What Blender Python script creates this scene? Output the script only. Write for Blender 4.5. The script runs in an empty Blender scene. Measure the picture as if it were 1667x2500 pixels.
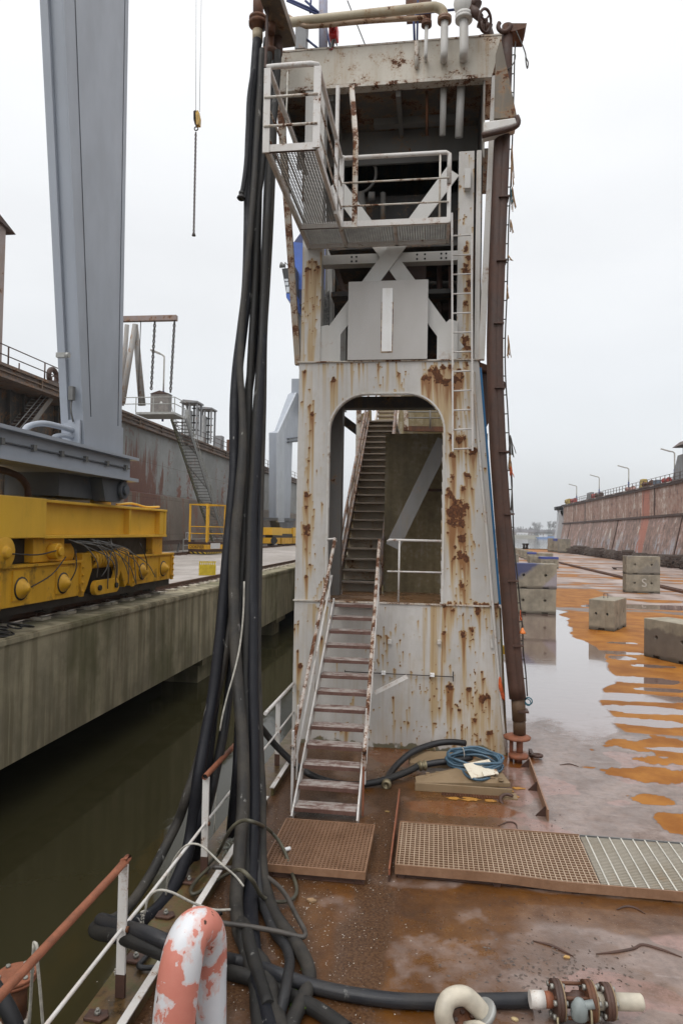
import bpy, math, random
import numpy as np
from mathutils import Vector, Matrix, noise as mnoise
random.seed(7); rng = np.random.default_rng(7)
S = bpy.context.scene; COL = S.collection
R_ = math.radians; PI = math.pi

# ---------------------------------------------------------------- camera
PW, PH, PF = 1667.0, 2500.0, 1667.0
def _ray0(px, py): return Vector(((px-PW/2)/PF, -(py-PH/2)/PF, -1.0))
_vy = _ray0(1060, 1302).normalized()
_n = _ray0(60, 1284).cross(_vy).normalized()
if _n.y < 0: _n = -_n
_vz = _n; _vx = _vy.cross(_vz)
ROT = Matrix((_vx, _vy, _vz))
CAM = Vector((0, 0, 3.5))
cam_data = bpy.data.cameras.new('camera'); cam = bpy.data.objects.new('camera', cam_data); COL.objects.link(cam)
cam.matrix_world = Matrix.Translation(CAM) @ ROT.to_4x4()
cam_data.sensor_fit = 'HORIZONTAL'; cam_data.sensor_width = 24.0; cam_data.lens = 24.0
cam_data.clip_start = 0.05; cam_data.clip_end = 9000
S.camera = cam
def _ray(px, py): return ROT @ _ray0(px, py)
def onX(px, py, X): d = _ray(px, py); return CAM + d*((X-CAM.x)/d.x)
def onY(px, py, Y): d = _ray(px, py); return CAM + d*((Y-CAM.y)/d.y)
def onZ(px, py, Z=0.0): d = _ray(px, py); return CAM + d*((Z-CAM.z)/d.z)

# ---------------------------------------------------------------- world, sun, exposure
W = bpy.data.worlds.new('World'); S.world = W; W.use_nodes = True
wt = W.node_tree; wn = wt.nodes; wl = wt.links; wn.clear()
wo = wn.new('ShaderNodeOutputWorld')
SUN_EL, SUN_AZ = 52.0, 205.0
sky = wn.new('ShaderNodeTexSky'); sky.sky_type = 'NISHITA'; sky.sun_disc = False
sky.sun_elevation = R_(SUN_EL); sky.sun_rotation = R_(SUN_AZ); sky.air_density = 1.0; sky.dust_density = 4.0
hs = wn.new('ShaderNodeHueSaturation'); hs.inputs['Saturation'].default_value = 0.25
wl.new(sky.outputs[0], hs.inputs['Color'])
b1 = wn.new('ShaderNodeBackground'); b1.inputs[1].default_value = 0.05
wl.new(hs.outputs[0], b1.inputs[0])
tc = wn.new('ShaderNodeTexCoord'); sp = wn.new('ShaderNodeSeparateXYZ'); wl.new(tc.outputs['Generated'], sp.inputs[0])
rp = wn.new('ShaderNodeValToRGB'); rp.color_ramp.interpolation = 'EASE'
e = rp.color_ramp.elements
e[0].position = 0.0; e[0].color = (0.64, 0.665, 0.69, 1)
e[1].position = 1.0; e[1].color = (1.85, 1.86, 1.87, 1)
m = rp.color_ramp.elements.new(0.16); m.color = (0.71, 0.735, 0.76, 1)
m = rp.color_ramp.elements.new(0.36); m.color = (0.81, 0.825, 0.84, 1)
m = rp.color_ramp.elements.new(0.62); m.color = (1.0, 1.01, 1.02, 1)
wl.new(sp.outputs['Z'], rp.inputs[0])
nz = wn.new('ShaderNodeTexNoise'); nz.inputs['Scale'].default_value = 2.2; nz.inputs['Detail'].default_value = 4
mp = wn.new('ShaderNodeMapping'); mp.inputs['Scale'].default_value = (1, 1, 2.6)
wl.new(tc.outputs['Generated'], mp.inputs[0]); wl.new(mp.outputs[0], nz.inputs['Vector'])
mr = wn.new('ShaderNodeMapRange'); mr.inputs[1].default_value = 0.3; mr.inputs[2].default_value = 0.7
mr.inputs[3].default_value = 0.94; mr.inputs[4].default_value = 1.05; wl.new(nz.outputs['Fac'], mr.inputs[0])
b2 = wn.new('ShaderNodeBackground'); wl.new(rp.outputs[0], b2.inputs[0]); wl.new(mr.outputs[0], b2.inputs[1])
ad = wn.new('ShaderNodeAddShader'); wl.new(b1.outputs[0], ad.inputs[0]); wl.new(b2.outputs[0], ad.inputs[1]); wl.new(ad.outputs[0], wo.inputs[0])
sd = bpy.data.lights.new('sun', 'SUN'); sd.energy = 0.75; sd.angle = R_(35); sd.color = (1.0, 0.97, 0.93)
sun = bpy.data.objects.new('sun', sd); COL.objects.link(sun)
# Nishita sun_rotation is measured clockwise from +Y
_sd = Vector((math.sin(R_(SUN_AZ))*math.cos(R_(SUN_EL)), math.cos(R_(SUN_AZ))*math.cos(R_(SUN_EL)), math.sin(R_(SUN_EL))))
sun.rotation_euler = _sd.to_track_quat('Z', 'Y').to_euler()
S.view_settings.view_transform = 'Standard'; S.view_settings.look = 'None'
S.view_settings.exposure = -0.06; S.view_settings.gamma = 1.0

# ---------------------------------------------------------------- mesh builder
class MB:
    def __init__(s): s.v = []; s.f = []; s.sm = []
    def add(s, vs, fs, smooth=False):
        o = len(s.v); s.v += [Vector(p) for p in vs]
        s.f += [tuple(i+o for i in f) for f in fs]; s.sm += [smooth]*len(fs); return s
    def box(s, x0, x1, y0, y1, z0, z1):
        if x0 > x1: x0, x1 = x1, x0
        if y0 > y1: y0, y1 = y1, y0
        if z0 > z1: z0, z1 = z1, z0
        return s.add([(x0,y0,z0),(x1,y0,z0),(x1,y1,z0),(x0,y1,z0),(x0,y0,z1),(x1,y0,z1),(x1,y1,z1),(x0,y1,z1)],
                     [(0,3,2,1),(4,5,6,7),(0,1,5,4),(1,2,6,5),(2,3,7,6),(3,0,4,7)])
    def bar(s, p, q, w, h=None, up=(0,0,1)):
        p = Vector(p); q = Vector(q); h = w if h is None else h
        d = (q-p).normalized(); up = Vector(up)
        if abs(d.dot(up)) > .98: up = Vector((0,1,0))
        a = d.cross(up).normalized()*(w/2); b = a.cross(d).normalized()*(h/2)
        return s.add([p-a-b,p+a-b,p+a+b,p-a+b,q-a-b,q+a-b,q+a+b,q-a+b],
                     [(0,3,2,1),(4,5,6,7),(0,1,5,4),(1,2,6,5),(2,3,7,6),(3,0,4,7)])
    def cyl(s, p, q, r, r2=None, n=14):
        p = Vector(p); q = Vector(q); r2 = r if r2 is None else r2
        return s.lathe(p, q-p, [(0,0),(r,0),(r2,(q-p).length),(0,(q-p).length)], n)
    def lathe(s, p, axis, prof, n=16):
        p = Vector(p); d = Vector(axis).normalized()
        a = d.orthogonal().normalized(); b = d.cross(a)
        rings = []
        o = len(s.v)
        for r, h in prof:
            if r < 1e-6: s.v.append(p+d*h); rings.append([len(s.v)-1])
            else:
                rr = []
                for k in range(n):
                    t = 2*PI*k/n; s.v.append(p+d*h+(a*math.cos(t)+b*math.sin(t))*r); rr.append(len(s.v)-1)
                rings.append(rr)
        for i in range(len(rings)-1):
            A, B = rings[i], rings[i+1]
            flat = abs(prof[i][1]-prof[i+1][1]) < 1e-6
            for k in range(n):
                k2 = (k+1) % n
                if len(A) == 1 and len(B) == 1: continue
                if len(A) == 1: s.f.append((A[0], B[k2], B[k]))
                elif len(B) == 1: s.f.append((A[k], A[k2], B[0]))
                else: s.f.append((A[k], A[k2], B[k2], B[k]))
                s.sm.append(not flat)
        return s
    def tube(s, pts, r, n=10, sub=0, caps=True):
        pts = [Vector(p) for p in pts]
        rs = list(r) if isinstance(r, (list, tuple)) else [r]*len(pts)
        if sub: pts, rs = crom(pts, rs, sub)
        t0 = (pts[1]-pts[0]).normalized(); a = t0.orthogonal().normalized(); o = len(s.v)
        m_ = len(pts)
        for i, p in enumerate(pts):
            t = (pts[min(i+1, m_-1)]-pts[max(i-1, 0)])
            if t.length < 1e-9: t = t0
            t = t.normalized(); a = (a-t*a.dot(t))
            a = a.normalized() if a.length > 1e-6 else t.orthogonal().normalized()
            b = t.cross(a)
            for k in range(n):
                g = 2*PI*k/n; s.v.append(p+(a*math.cos(g)+b*math.sin(g))*rs[i])
        for i in range(m_-1):
            for k in range(n):
                k2 = (k+1) % n
                s.f.append((o+i*n+k, o+i*n+k2, o+(i+1)*n+k2, o+(i+1)*n+k)); s.sm.append(True)
        if caps:
            s.f.append(tuple(o+k for k in range(n))[::-1]); s.sm.append(False)
            s.f.append(tuple(o+(m_-1)*n+k for k in range(n))); s.sm.append(False)
        return s
    def prism(s, poly, vec):
        poly = [Vector(p) for p in poly]; vec = Vector(vec); n = len(poly)
        return s.add(poly+[p+vec for p in poly],
            [tuple(range(n)), tuple(range(2*n-1, n-1, -1))]+[((i+1) % n, i, n+i, n+(i+1) % n) for i in range(n)])
    def torus(s, c, axis, R, r, n=24, k=8, a0=0, a1=2*PI):
        c = Vector(c); d = Vector(axis).normalized(); a = d.orthogonal().normalized(); b = d.cross(a)
        full = abs(a1-a0-2*PI) < 1e-4
        pts = [c+(a*math.cos(a0+(a1-a0)*i/n)+b*math.sin(a0+(a1-a0)*i/n))*R for i in range(n+1)]
        return s.tube(pts, r, k, caps=not full)
    def sphere(s, c, r, n=14, sq=(1,1,1)):
        c = Vector(c); o = len(s.v); m_ = n//2
        s.v.append(c+Vector((0,0,-r*sq[2])))
        for i in range(1, m_):
            t = -PI/2+PI*i/m_
            for k in range(n):
                g = 2*PI*k/n
                s.v.append(c+Vector((r*sq[0]*math.cos(t)*math.cos(g), r*sq[1]*math.cos(t)*math.sin(g), r*sq[2]*math.sin(t))))
        s.v.append(c+Vector((0,0,r*sq[2]))); top = len(s.v)-1
        for k in range(n):
            s.f.append((o, o+1+(k+1) % n, o+1+k)); s.sm.append(True)
            s.f.append((o+1+(m_-2)*n+k, o+1+(m_-2)*n+(k+1) % n, top)); s.sm.append(True)
        for i in range(m_-2):
            for k in range(n):
                k2 = (k+1) % n
                s.f.append((o+1+i*n+k, o+1+i*n+k2, o+1+(i+1)*n+k2, o+1+(i+1)*n+k)); s.sm.append(True)
        return s
    def build(s, name, mat, parent=None, bevel=0, attrs=None):
        base = root_of(parent).location if parent else Vector((0,0,0))
        me = bpy.data.meshes.new(name)
        me.from_pydata([tuple(p-base) for p in s.v], [], s.f)
        me.polygons.foreach_set('use_smooth', s.sm)
        me.materials.append(mat); me.update()
        if attrs:
            for k, a in attrs.items():
                at = me.attributes.new(k, 'FLOAT', 'POINT'); at.data.foreach_set('value', np.asarray(a, dtype=np.float32).ravel())
        o = bpy.data.objects.new(name, me); COL.objects.link(o)
        if parent: o.parent = parent
        if bevel:
            b = o.modifiers.new('bevel', 'BEVEL'); b.width = bevel; b.segments = 2; b.limit_method = 'ANGLE'; b.angle_limit = R_(40)
        return o
def build_each(mb, name, mat, parent=None, bevel=0):
    """one object per loose piece of the collected mesh"""
    par = list(range(len(mb.v)))
    def find(a):
        while par[a] != a: par[a] = par[par[a]]; a = par[a]
        return a
    for f in mb.f:
        r0 = find(f[0])
        for i in f[1:]:
            r1 = find(i)
            if r1 != r0: par[r1] = r0
    grp = {}
    for f, sm in zip(mb.f, mb.sm): grp.setdefault(find(f[0]), []).append((f, sm))
    out = []
    for fs in grp.values():
        ids = sorted({i for f, _ in fs for i in f}); mp_ = {k: n for n, k in enumerate(ids)}
        m2 = MB(); m2.v = [mb.v[i] for i in ids]; m2.f = [tuple(mp_[i] for i in f) for f, _ in fs]; m2.sm = [q for _, q in fs]
        out.append(m2.build(name, mat, parent, bevel))
    return out
MB.each = build_each
def root_of(o):
    while o.parent: o = o.parent
    return o
def crom(pts, rs, sub):
    P = [pts[0]*2-pts[1]]+pts+[pts[-1]*2-pts[-2]]; Q = [rs[0]]+rs+[rs[-1]]; op = []; orr = []
    for i in range(1, len(P)-2):
        for k in range(sub):
            t = k/sub
            op.append(0.5*((2*P[i])+(P[i+1]-P[i-1])*t+(2*P[i-1]-5*P[i]+4*P[i+1]-P[i+2])*t*t+(3*P[i]-P[i-1]-3*P[i+1]+P[i+2])*t**3))
            orr.append(Q[i]+(Q[i+1]-Q[i])*t)
    op.append(pts[-1]); orr.append(rs[-1]); return op, orr
def thing(name, label, cat, loc=(0,0,0), group=None):
    o = bpy.data.objects.new(name, None); COL.objects.link(o); o.location = loc; o.empty_display_size = .2
    o['label'] = label; o['category'] = cat
    if group: o['group'] = group
    return o
def tag(o, label, cat, group=None):
    o['label'] = label; o['category'] = cat
    if group: o['group'] = group
    return o
def struct(o, kind='structure'): o['kind'] = kind; return o
def dup(root, loc, label=None, rotz=0, group=None):
    r = root.copy(); COL.objects.link(r); r.location = loc; r.rotation_euler = (0,0,rotz)
    if label: r['label'] = label
    if group: r['group'] = group
    for ch in list(root.children):
        c = ch.copy(); COL.objects.link(c); c.parent = r
        for g in ch.children:
            d = g.copy(); COL.objects.link(d); d.parent = c
    return r
def text_mesh(name, body, size, mat, parent, loc, xdir, zdir, depth=0.004, xs=1.0):
    cu = bpy.data.curves.new(name, 'FONT'); cu.body = body; cu.size = size; cu.extrude = depth; cu.align_x = 'CENTER'; cu.align_y = 'CENTER'
    t = bpy.data.objects.new(name, cu); COL.objects.link(t)
    dg = bpy.context.evaluated_depsgraph_get()
    me = bpy.data.meshes.new_from_object(t.evaluated_get(dg))
    bpy.data.objects.remove(t); bpy.data.curves.remove(cu)
    x = Vector(xdir).normalized(); z = Vector(zdir).normalized(); nrm = x.cross(z)
    base = root_of(parent).location if parent else Vector((0,0,0))
    for v in me.vertices:
        p = v.co.copy(); v.co = Vector(loc)-base+x*p.x*xs+z*p.y+nrm*p.z
    me.name = name; me.materials.clear(); me.materials.append(mat)
    o = bpy.data.objects.new(name, me); COL.objects.link(o)
    if parent: o.parent = parent
    return o

# ---------------------------------------------------------------- numpy noise
def _hash(ix, iy, s):
    h = (ix.astype(np.int64)*374761393+iy.astype(np.int64)*668265263+s*974711) & 0x7fffffff
    h = ((h ^ (h >> 13))*1274126177) & 0x7fffffff
    return ((h ^ (h >> 16)) & 0xffff)/65535.0
def vnoise(x, y, s=0):
    ix = np.floor(x); iy = np.floor(y); fx = x-ix; fy = y-iy
    fx = fx*fx*(3-2*fx); fy = fy*fy*(3-2*fy)
    a = _hash(ix, iy, s); b = _hash(ix+1, iy, s); c = _hash(ix, iy+1, s); d = _hash(ix+1, iy+1, s)
    return (a*(1-fx)+b*fx)*(1-fy)+(c*(1-fx)+d*fx)*fy
def fbm(x, y, o=5, s=0, g=.5):
    t = 0; a = 1; w = 0
    for i in range(o): t = t+a*vnoise(x*2**i, y*2**i, s+i*17); w += a; a *= g
    return t/w
def sstep(a, b, x): t = np.clip((x-a)/(b-a), 0, 1); return t*t*(3-2*t)

# ---------------------------------------------------------------- materials
class NT:
    def __init__(s, name):
        s.m = bpy.data.materials.new(name); s.m.use_nodes = True; s.t = s.m.node_tree; s.n = s.t.nodes; s.l = s.t.links
        s.b = s.n['Principled BSDF']; s.tc = s.n.new('ShaderNodeTexCoord')
    def lk(s, a, b): s.l.new(a, b)
    def obj(s): return s.tc.outputs['Object']
    def map(s, sc, vec=None):
        n = s.n.new('ShaderNodeMapping'); n.inputs['Scale'].default_value = sc; s.lk(vec or s.obj(), n.inputs[0]); return n.outputs[0]
    def noise(s, scale, detail=5, rough=.55, vec=None, dist=0.0):
        n = s.n.new('ShaderNodeTexNoise'); n.inputs['Scale'].default_value = scale; n.inputs['Detail'].default_value = detail
        n.inputs['Roughness'].default_value = rough; n.inputs['Distortion'].default_value = dist
        s.lk(vec or s.obj(), n.inputs['Vector']); return n.outputs['Fac']
    def voro(s, scale, vec=None):
        n = s.n.new('ShaderNodeTexVoronoi'); n.inputs['Scale'].default_value = scale; s.lk(vec or s.obj(), n.inputs['Vector']); return n.outputs['Distance']
    def val(s, x, sock):
        if isinstance(x, (int, float)): sock.default_value = x
        elif isinstance(x, tuple): sock.default_value = (*x, 1) if len(x) == 3 else x
        else: s.lk(x, sock)
    def rng(s, f, a, b, c=0.0, d=1.0):
        n = s.n.new('ShaderNodeMapRange'); n.interpolation_type = 'SMOOTHSTEP'; s.val(f, n.inputs[0])
        for i, v in enumerate((a, b, c, d)): n.inputs[i+1].default_value = v
        return n.outputs[0]
    def math(s, op, a, b=0.0):
        n = s.n.new('ShaderNodeMath'); n.operation = op; s.val(a, n.inputs[0]); s.val(b, n.inputs[1]); return n.outputs[0]
    def mix(s, f, a, b):
        n = s.n.new('ShaderNodeMix'); n.data_type = 'RGBA'; s.val(f, n.inputs[0]); s.val(a, n.inputs[6]); s.val(b, n.inputs[7]); return n.outputs[2]
    def mixf(s, f, a, b):
        n = s.n.new('ShaderNodeMix'); n.data_type = 'FLOAT'; s.val(f, n.inputs[0]); s.val(a, n.inputs[2]); s.val(b, n.inputs[3]); return n.outputs[0]
    def ramp(s, f, stops):
        n = s.n.new('ShaderNodeValToRGB'); e = n.color_ramp.elements
        e[0].position, e[0].color = stops[0][0], (*stops[0][1], 1); e[1].position, e[1].color = stops[-1][0], (*stops[-1][1], 1)
        for p, c in stops[1:-1]: k = e.new(p); k.color = (*c, 1)
        s.lk(f, n.inputs[0]); return n.outputs[0]
    def attr(s, name):
        n = s.n.new('ShaderNodeAttribute'); n.attribute_name = name; return n.outputs['Fac']
    def sep(s, vec=None):
        n = s.n.new('ShaderNodeSeparateXYZ'); s.lk(vec or s.obj(), n.inputs[0]); return n.outputs
    def bump(s, h, strength=.3, dist=.02):
        n = s.n.new('ShaderNodeBump'); n.inputs['Strength'].default_value = strength; n.inputs['Distance'].default_value = dist
        s.lk(h, n.inputs['Height']); s.lk(n.outputs[0], s.b.inputs['Normal'])
    def out(s, col, rough=.6, metal=0.0, spec=None):
        s.val(col, s.b.inputs['Base Color']); s.val(rough, s.b.inputs['Roughness']); s.val(metal, s.b.inputs['Metallic'])
        if spec is not None: s.b.inputs['Specular IOR Level'].default_value = spec
        return s.m
RUST = [(0.25, (.022,.011,.007)), (.45, (.075,.028,.012)), (.62, (.16,.058,.02)), (.8, (.27,.105,.035))]
def rust_col(t, sc=9): return t.ramp(t.noise(sc, 7, .7), RUST)
def m_rusty(name, base, rust=.5, streak=.4, dirt=.35, rough=.5, sc=2.0, stain=(.33,.2,.085), var=.12, grease=0.0):
    """painted steel with rust spots, vertical brown runs and dirt"""
    t = NT(name)
    n1 = t.noise(sc, 9, .68); n3 = t.noise(sc*11, 5, .6)
    f = t.math('ADD', t.math('MULTIPLY', n1, .72), t.math('MULTIPLY', n3, .28))
    spots = t.rng(f, .66-.18*rust, .70-.18*rust)
    halo = t.rng(f, .58-.18*rust, .70-.18*rust)
    st = t.noise(1.0, 6, .6, t.map((7, 7, .45)))
    stf = t.math('MULTIPLY', t.rng(st, .5, .72), t.rng(t.noise(.9, 4), .38, .62))
    dn = t.noise(.8, 7, .62, t.map((1.6, 1.6, .7)))
    c = t.mix(t.rng(dn, .35, .7, 0, dirt), base, tuple(b*.62*k for b, k in zip(base, (1, .93, .8))))
    c = t.mix(t.rng(t.noise(37, 3), .4, .7, 0, var), c, tuple(b*.8 for b in base))
    c = t.mix(t.math('MULTIPLY', stf, streak), c, stain)
    if grease:
        gp = t.math('ADD', t.math('MULTIPLY', t.noise(2.3, 7, .62), .7), t.math('MULTIPLY', t.noise(1, 5, .6, t.map((5, 5, 1.2))), .3))
        c = t.mix(t.rng(gp, .53, .66, 0, grease), c, (.03,.022,.014))
    c = t.mix(t.math('MULTIPLY', halo, .55), c, (.3,.15,.05))
    c = t.mix(spots, c, rust_col(t, sc*6))
    t.bump(t.math('ADD', t.math('MULTIPLY', n3, .35), t.math('MULTIPLY', spots, .6)), .35, .012)
    return t.out(c, t.mixf(spots, t.rng(dn, .3, .7, rough, rough+.15), .9))
def m_rust(name, cols=RUST, sc=3.0, rough=.8, wet=0.0):
    t = NT(name); n = t.noise(sc, 9, .68); n2 = t.noise(sc*9, 5, .6); st = t.noise(1, 5, .6, t.map((8, 8, .6)))
    f = t.math('ADD', t.math('MULTIPLY', n, .55), t.math('ADD', t.math('MULTIPLY', n2, .2), t.math('MULTIPLY', st, .25)))
    c = t.ramp(f, cols); t.bump(n2, .4, .01)
    return t.out(c, t.rng(n, .3, .7, rough-.25-wet, rough))
def m_plain(name, base, rough=.5, var=.25, sc=5.0, metal=0.0, bump=.15, tint=None):
    t = NT(name); n = t.noise(sc, 6, .6); n2 = t.noise(sc*8, 4)
    c = t.mix(t.rng(n, .3, .7, 0, 1), tuple(b*(1-var) for b in base), tint or tuple(min(1, b*(1+var*.6)) for b in base))
    c = t.mix(t.rng(n2, .45, .75, 0, .25), c, tuple(b*.6 for b in base))
    t.bump(n2, bump, .006)
    return t.out(c, t.rng(n, .3, .7, rough-.08, rough+.12), metal)

WHITE = (.60, .585, .56)
M = {}
M['white'] = m_rusty('white_paint_worn', WHITE, .32, .55, .5)
M['white_clean'] = m_rusty('white_paint_clean', (.56,.55,.53), .02, .12, .3)
M['white_rusty'] = m_rusty('white_paint_rusty', (.58,.55,.5), .75, .8, .7, sc=3.5)
M['rail_white'] = m_rusty('white_rail_paint', (.62,.60,.58), .33, .3, .4, sc=6, stain=(.35,.17,.1))
M['grey_in'] = m_rusty('grey_inner_steel', (.17,.163,.155), .25, .3, .6)
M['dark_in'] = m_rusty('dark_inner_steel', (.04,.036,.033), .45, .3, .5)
M['grey_paint'] = m_rusty('grey_paint_steel', (.22,.225,.235), .18, .25, .4)
M['crane_grey'] = m_rusty('blue_grey_crane_paint', (.335,.365,.415), -.3, .05, .16, rough=.4, sc=1.0, stain=(.2,.2,.2), var=.06)
M['crane_grey_dark'] = m_rusty('dark_blue_grey_paint', (.09,.10,.115), .0, .05, .5, rough=.5)
M['yellow'] = m_rusty('yellow_machine_paint', (.72,.39,.02), .12, .25, .45, rough=.46, stain=(.07,.04,.012), sc=1.6, grease=.7)
M['yellow_clean'] = m_rusty('yellow_beam_paint', (.80,.47,.04), -.05, .12, .25, rough=.42, stain=(.3,.14,.02), sc=1.0, grease=.1)
M['black_grease_and_shade'] = m_plain('black_grease_and_shade', (.018,.016,.015), .5, .4)  # grease, and also the painted shade in the bogie gaps
M['rust'] = m_rust('rusted_steel')
M['rust_dark'] = m_rust('dark_rusted_steel', [(.25,(.02,.011,.009)),(.45,(.05,.024,.016)),(.62,(.085,.038,.024)),(.8,(.14,.06,.03))], 2.0, .7)
M['rust_rail'] = m_rust('rusted_rail_steel', [(.25,(.03,.015,.01)),(.5,(.085,.04,.024)),(.8,(.17,.09,.055))], 3.0, .7)
M['rust_orange'] = m_rust('orange_rusted_steel', [(.25,(.09,.03,.015)),(.45,(.19,.065,.03)),(.62,(.29,.10,.05)),(.8,(.36,.16,.09))], 9.0, .8)
M['rust_grate'] = m_rust('brown_grating_steel', [(.25,(.13,.065,.035)),(.5,(.23,.125,.07)),(.8,(.35,.21,.13))], 3.0, .65)
M['grate_bar_light'] = m_rust('pale_brown_grating_bar', [(.25,(.25,.16,.10)),(.5,(.40,.29,.20)),(.8,(.50,.39,.29))], 3.0, .6)
M['galv'] = m_plain('galvanised_steel', (.36,.36,.34), .45, .25, 6, .3)
M['galv_dark'] = m_plain('weathered_galvanised_steel', (.17,.17,.165), .5, .3, 4, .2)
M['rubber'] = m_plain('black_rubber', (.016,.016,.018), .42, .4, 4, bump=.3)
M['rubber_blue'] = m_plain('blue_black_rubber', (.009,.010,.014), .45, .4, 3, bump=.25)
M['blue_hose'] = m_plain('blue_hose_plastic', (.055,.105,.15), .35, .3, 6)
M['cable'] = m_plain('brown_cable_sheath', (.055,.047,.04), .5, .4, 5)
M['rope_white'] = m_plain('pale_rope', (.42,.40,.35), .8, .3, 20)
M['rope_tan'] = m_plain('tan_rope', (.33,.2,.10), .85, .4, 20)
M['rope_orange'] = m_plain('orange_rope', (.62,.12,.03), .8, .3, 20)
M['rope_blue'] = m_plain('teal_rope', (.03,.12,.16), .8, .3, 20)
M['orange_plastic'] = m_plain('orange_plastic', (.75,.2,.03), .5, .15)
M['red_plastic'] = m_plain('red_plastic', (.55,.02,.02), .35, .15)
M['brass'] = m_plain('old_brass', (.25,.21,.13), .4, .3, 12, .6)
M['blue_paint'] = m_plain('bright_blue_paint', (.04,.11,.42), .45, .18, .5)
M['blue_dark'] = m_plain('deep_blue_paint', (.02,.035,.13), .5, .2, .5)
M['blue_edge'] = m_plain('blue_edge_paint', (.015,.12,.27), .5, .2, 3)
M['glass'] = m_plain('pale_window_glass', (.55,.58,.62), .15, .1)
M['black_paint'] = m_plain('black_paint', (.012,.012,.013), .5, .3)
M['chain'] = m_plain('dark_chain_steel', (.07,.06,.055), .55, .3, 9, .5)
M['bolt'] = m_plain('dull_bolt_steel', (.3,.29,.26), .45, .3, 9, .5)
M['hatch'] = m_rusty('olive_beige_paint', (.25,.175,.10), .12, .35, .55, sc=3, stain=(.16,.09,.035))
M['cream_plate'] = m_rusty('cream_painted_plate', (.66,.60,.48), .25, .15, .2, sc=4)
M['pipe_white'] = m_rusty('white_pipe_paint', (.60,.59,.57), -.1, .1, .35, sc=3)
M['pipe_cream'] = m_rusty('cream_pipe_paint', (.46,.40,.29), .35, .5, .6, sc=4)
M['lamp_grey'] = m_plain('lamp_housing', (.42,.40,.37), .5, .2)
M['beige_metal'] = m_plain('beige_painted_pipe', (.50,.45,.36), .5, .25, 8)
# ================================================================ SETTING
# ---------------- river
def m_river():
    t = NT('river_water')
    w = t.noise(1.0, 6, .6, t.map((.55, .35, 1))); w2 = t.noise(.12, 3)
    t.bump(w, .05, .2)
    c = t.mix(w2, (.026,.023,.010), (.042,.037,.017))
    t.b.inputs['IOR'].default_value = 1.33
    return t.out(c, .07, spec=.35)
mb = MB(); mb.add([(-2500,-300,-1.8),(3500,-300,-1.8),(3500,4500,-1.8),(-2500,4500,-1.8)], [(0,1,2,3)])
struct(mb.build('river', m_river()))

# ---------------- dock deck (pontoon floor), one sheet with wetness / rust masks
xs = np.concatenate([np.arange(-2.09, 9.0, .04), 9+np.cumsum(np.geomspace(.045, 1.2, 62))]); xs = xs[xs < 34.0]; xs = np.append(xs, 34.0)
ys = [1.5]
while ys[-1] < 172: ys.append(ys[-1]+.032*max(1, (ys[-1]/7)**1.35))
ys = np.array(ys); ys[-1] = 172
X, Y = np.meshgrid(xs, ys); ny, nx = X.shape
n1 = fbm(X*.7+3, Y*.7, 6, 1); n2 = fbm(X*2.3, Y*2.3+9, 6, 5); n3 = fbm(X*7, Y*7, 4, 9); nst = fbm(X*.25, Y*.9, 5, 21)
# water edge along the right side of the big puddle: bays between the stiffened floor plates
xb = np.interp(Y, [9, 11.8, 12.9, 14, 16, 18, 21, 24, 28, 33, 35], [2.6, 2.9, 3.5, 3.75, 4.2, 4.75, 5.0, 5.2, 5.6, 6.2, 6.4])
ph = Y+.25*np.sin(Y*.7)
bay = (.5+.5*np.cos(2*PI*ph/1.02))
amp = np.interp(Y, [11, 13, 16, 20, 24, 34], [.5, 1.0, 1.15, .9, .35, .1])*(.4+1.2*vnoise(Y/1.02, Y*0, 4))
edge = xb-.25+.35*(vnoise(Y*.8, Y*0, 3)-.5)*2+.7*(n1-.5)
water = sstep(.12, -.12, X-edge)*(.12+.88*sstep(11.2, 15.2, Y+(n1-.5)*3+(n2-.5)*1.5))*sstep(10.6, 12.2, Y+(n1-.5)*2)*sstep(34.2, 32.8, Y+(n1-.5)*2)*sstep(1.0, 1.5, X)
for i, yc in enumerate(np.arange(12.75, 23.5, .98)):
    yc = yc+rng.uniform(-.18, .18); xc = float(np.interp(yc, [12.9, 14, 16, 18, 21, 24], [3.7, 4.0, 4.5, 4.95, 5.1, 5.2])); a = rng.uniform(.5, 1.25); b = rng.uniform(.3, .42)
    if rng.random() < .25: continue
    a *= rng.choice([.6, 1.0, 1.25]); xc += rng.uniform(-.3, .35); d = np.hypot((X-xc-.1)/a, (Y-yc)/b)+(n2-.5)*.55+(n3-.5)*.25; water = np.maximum(water, sstep(1.12, .9, d))
# lone elongated puddles in the orange floor
for (cx, cy, a, b) in [(5.35,13.0,.75,.17),(5.2,16.6,.6,.2),(4.9,12.0,1.3,.17),(5.9,15.6,.5,.14),(6.9,17.9,.75,.22),(7.3,17.0,.6,.18),(7.0,16.2,.85,.2),(7.3,15.3,.5,.15),(5.9,19.6,.55,.22),(6.2,23.6,.5,.2),(11.2,36.0,2.6,1.3),(8.6,35.6,1.3,.8),(13.5,33.5,1.6,.7),(11,30.5,1.4,.25),(9.3,28.9,1.0,.22),(6.6,12.4,.9,.16)]:
    d = np.sqrt(((X-cx)/a)**2+((Y-cy)/b)**2)+(n2-.5)*.5
    water = np.maximum(water, sstep(1.12, .9, d))
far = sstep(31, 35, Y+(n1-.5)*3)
ochre = sstep(-.25, .25, X-edge)*sstep(12.6, 13.4, Y+(n1-.5)*.6)*(1-far)
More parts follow.
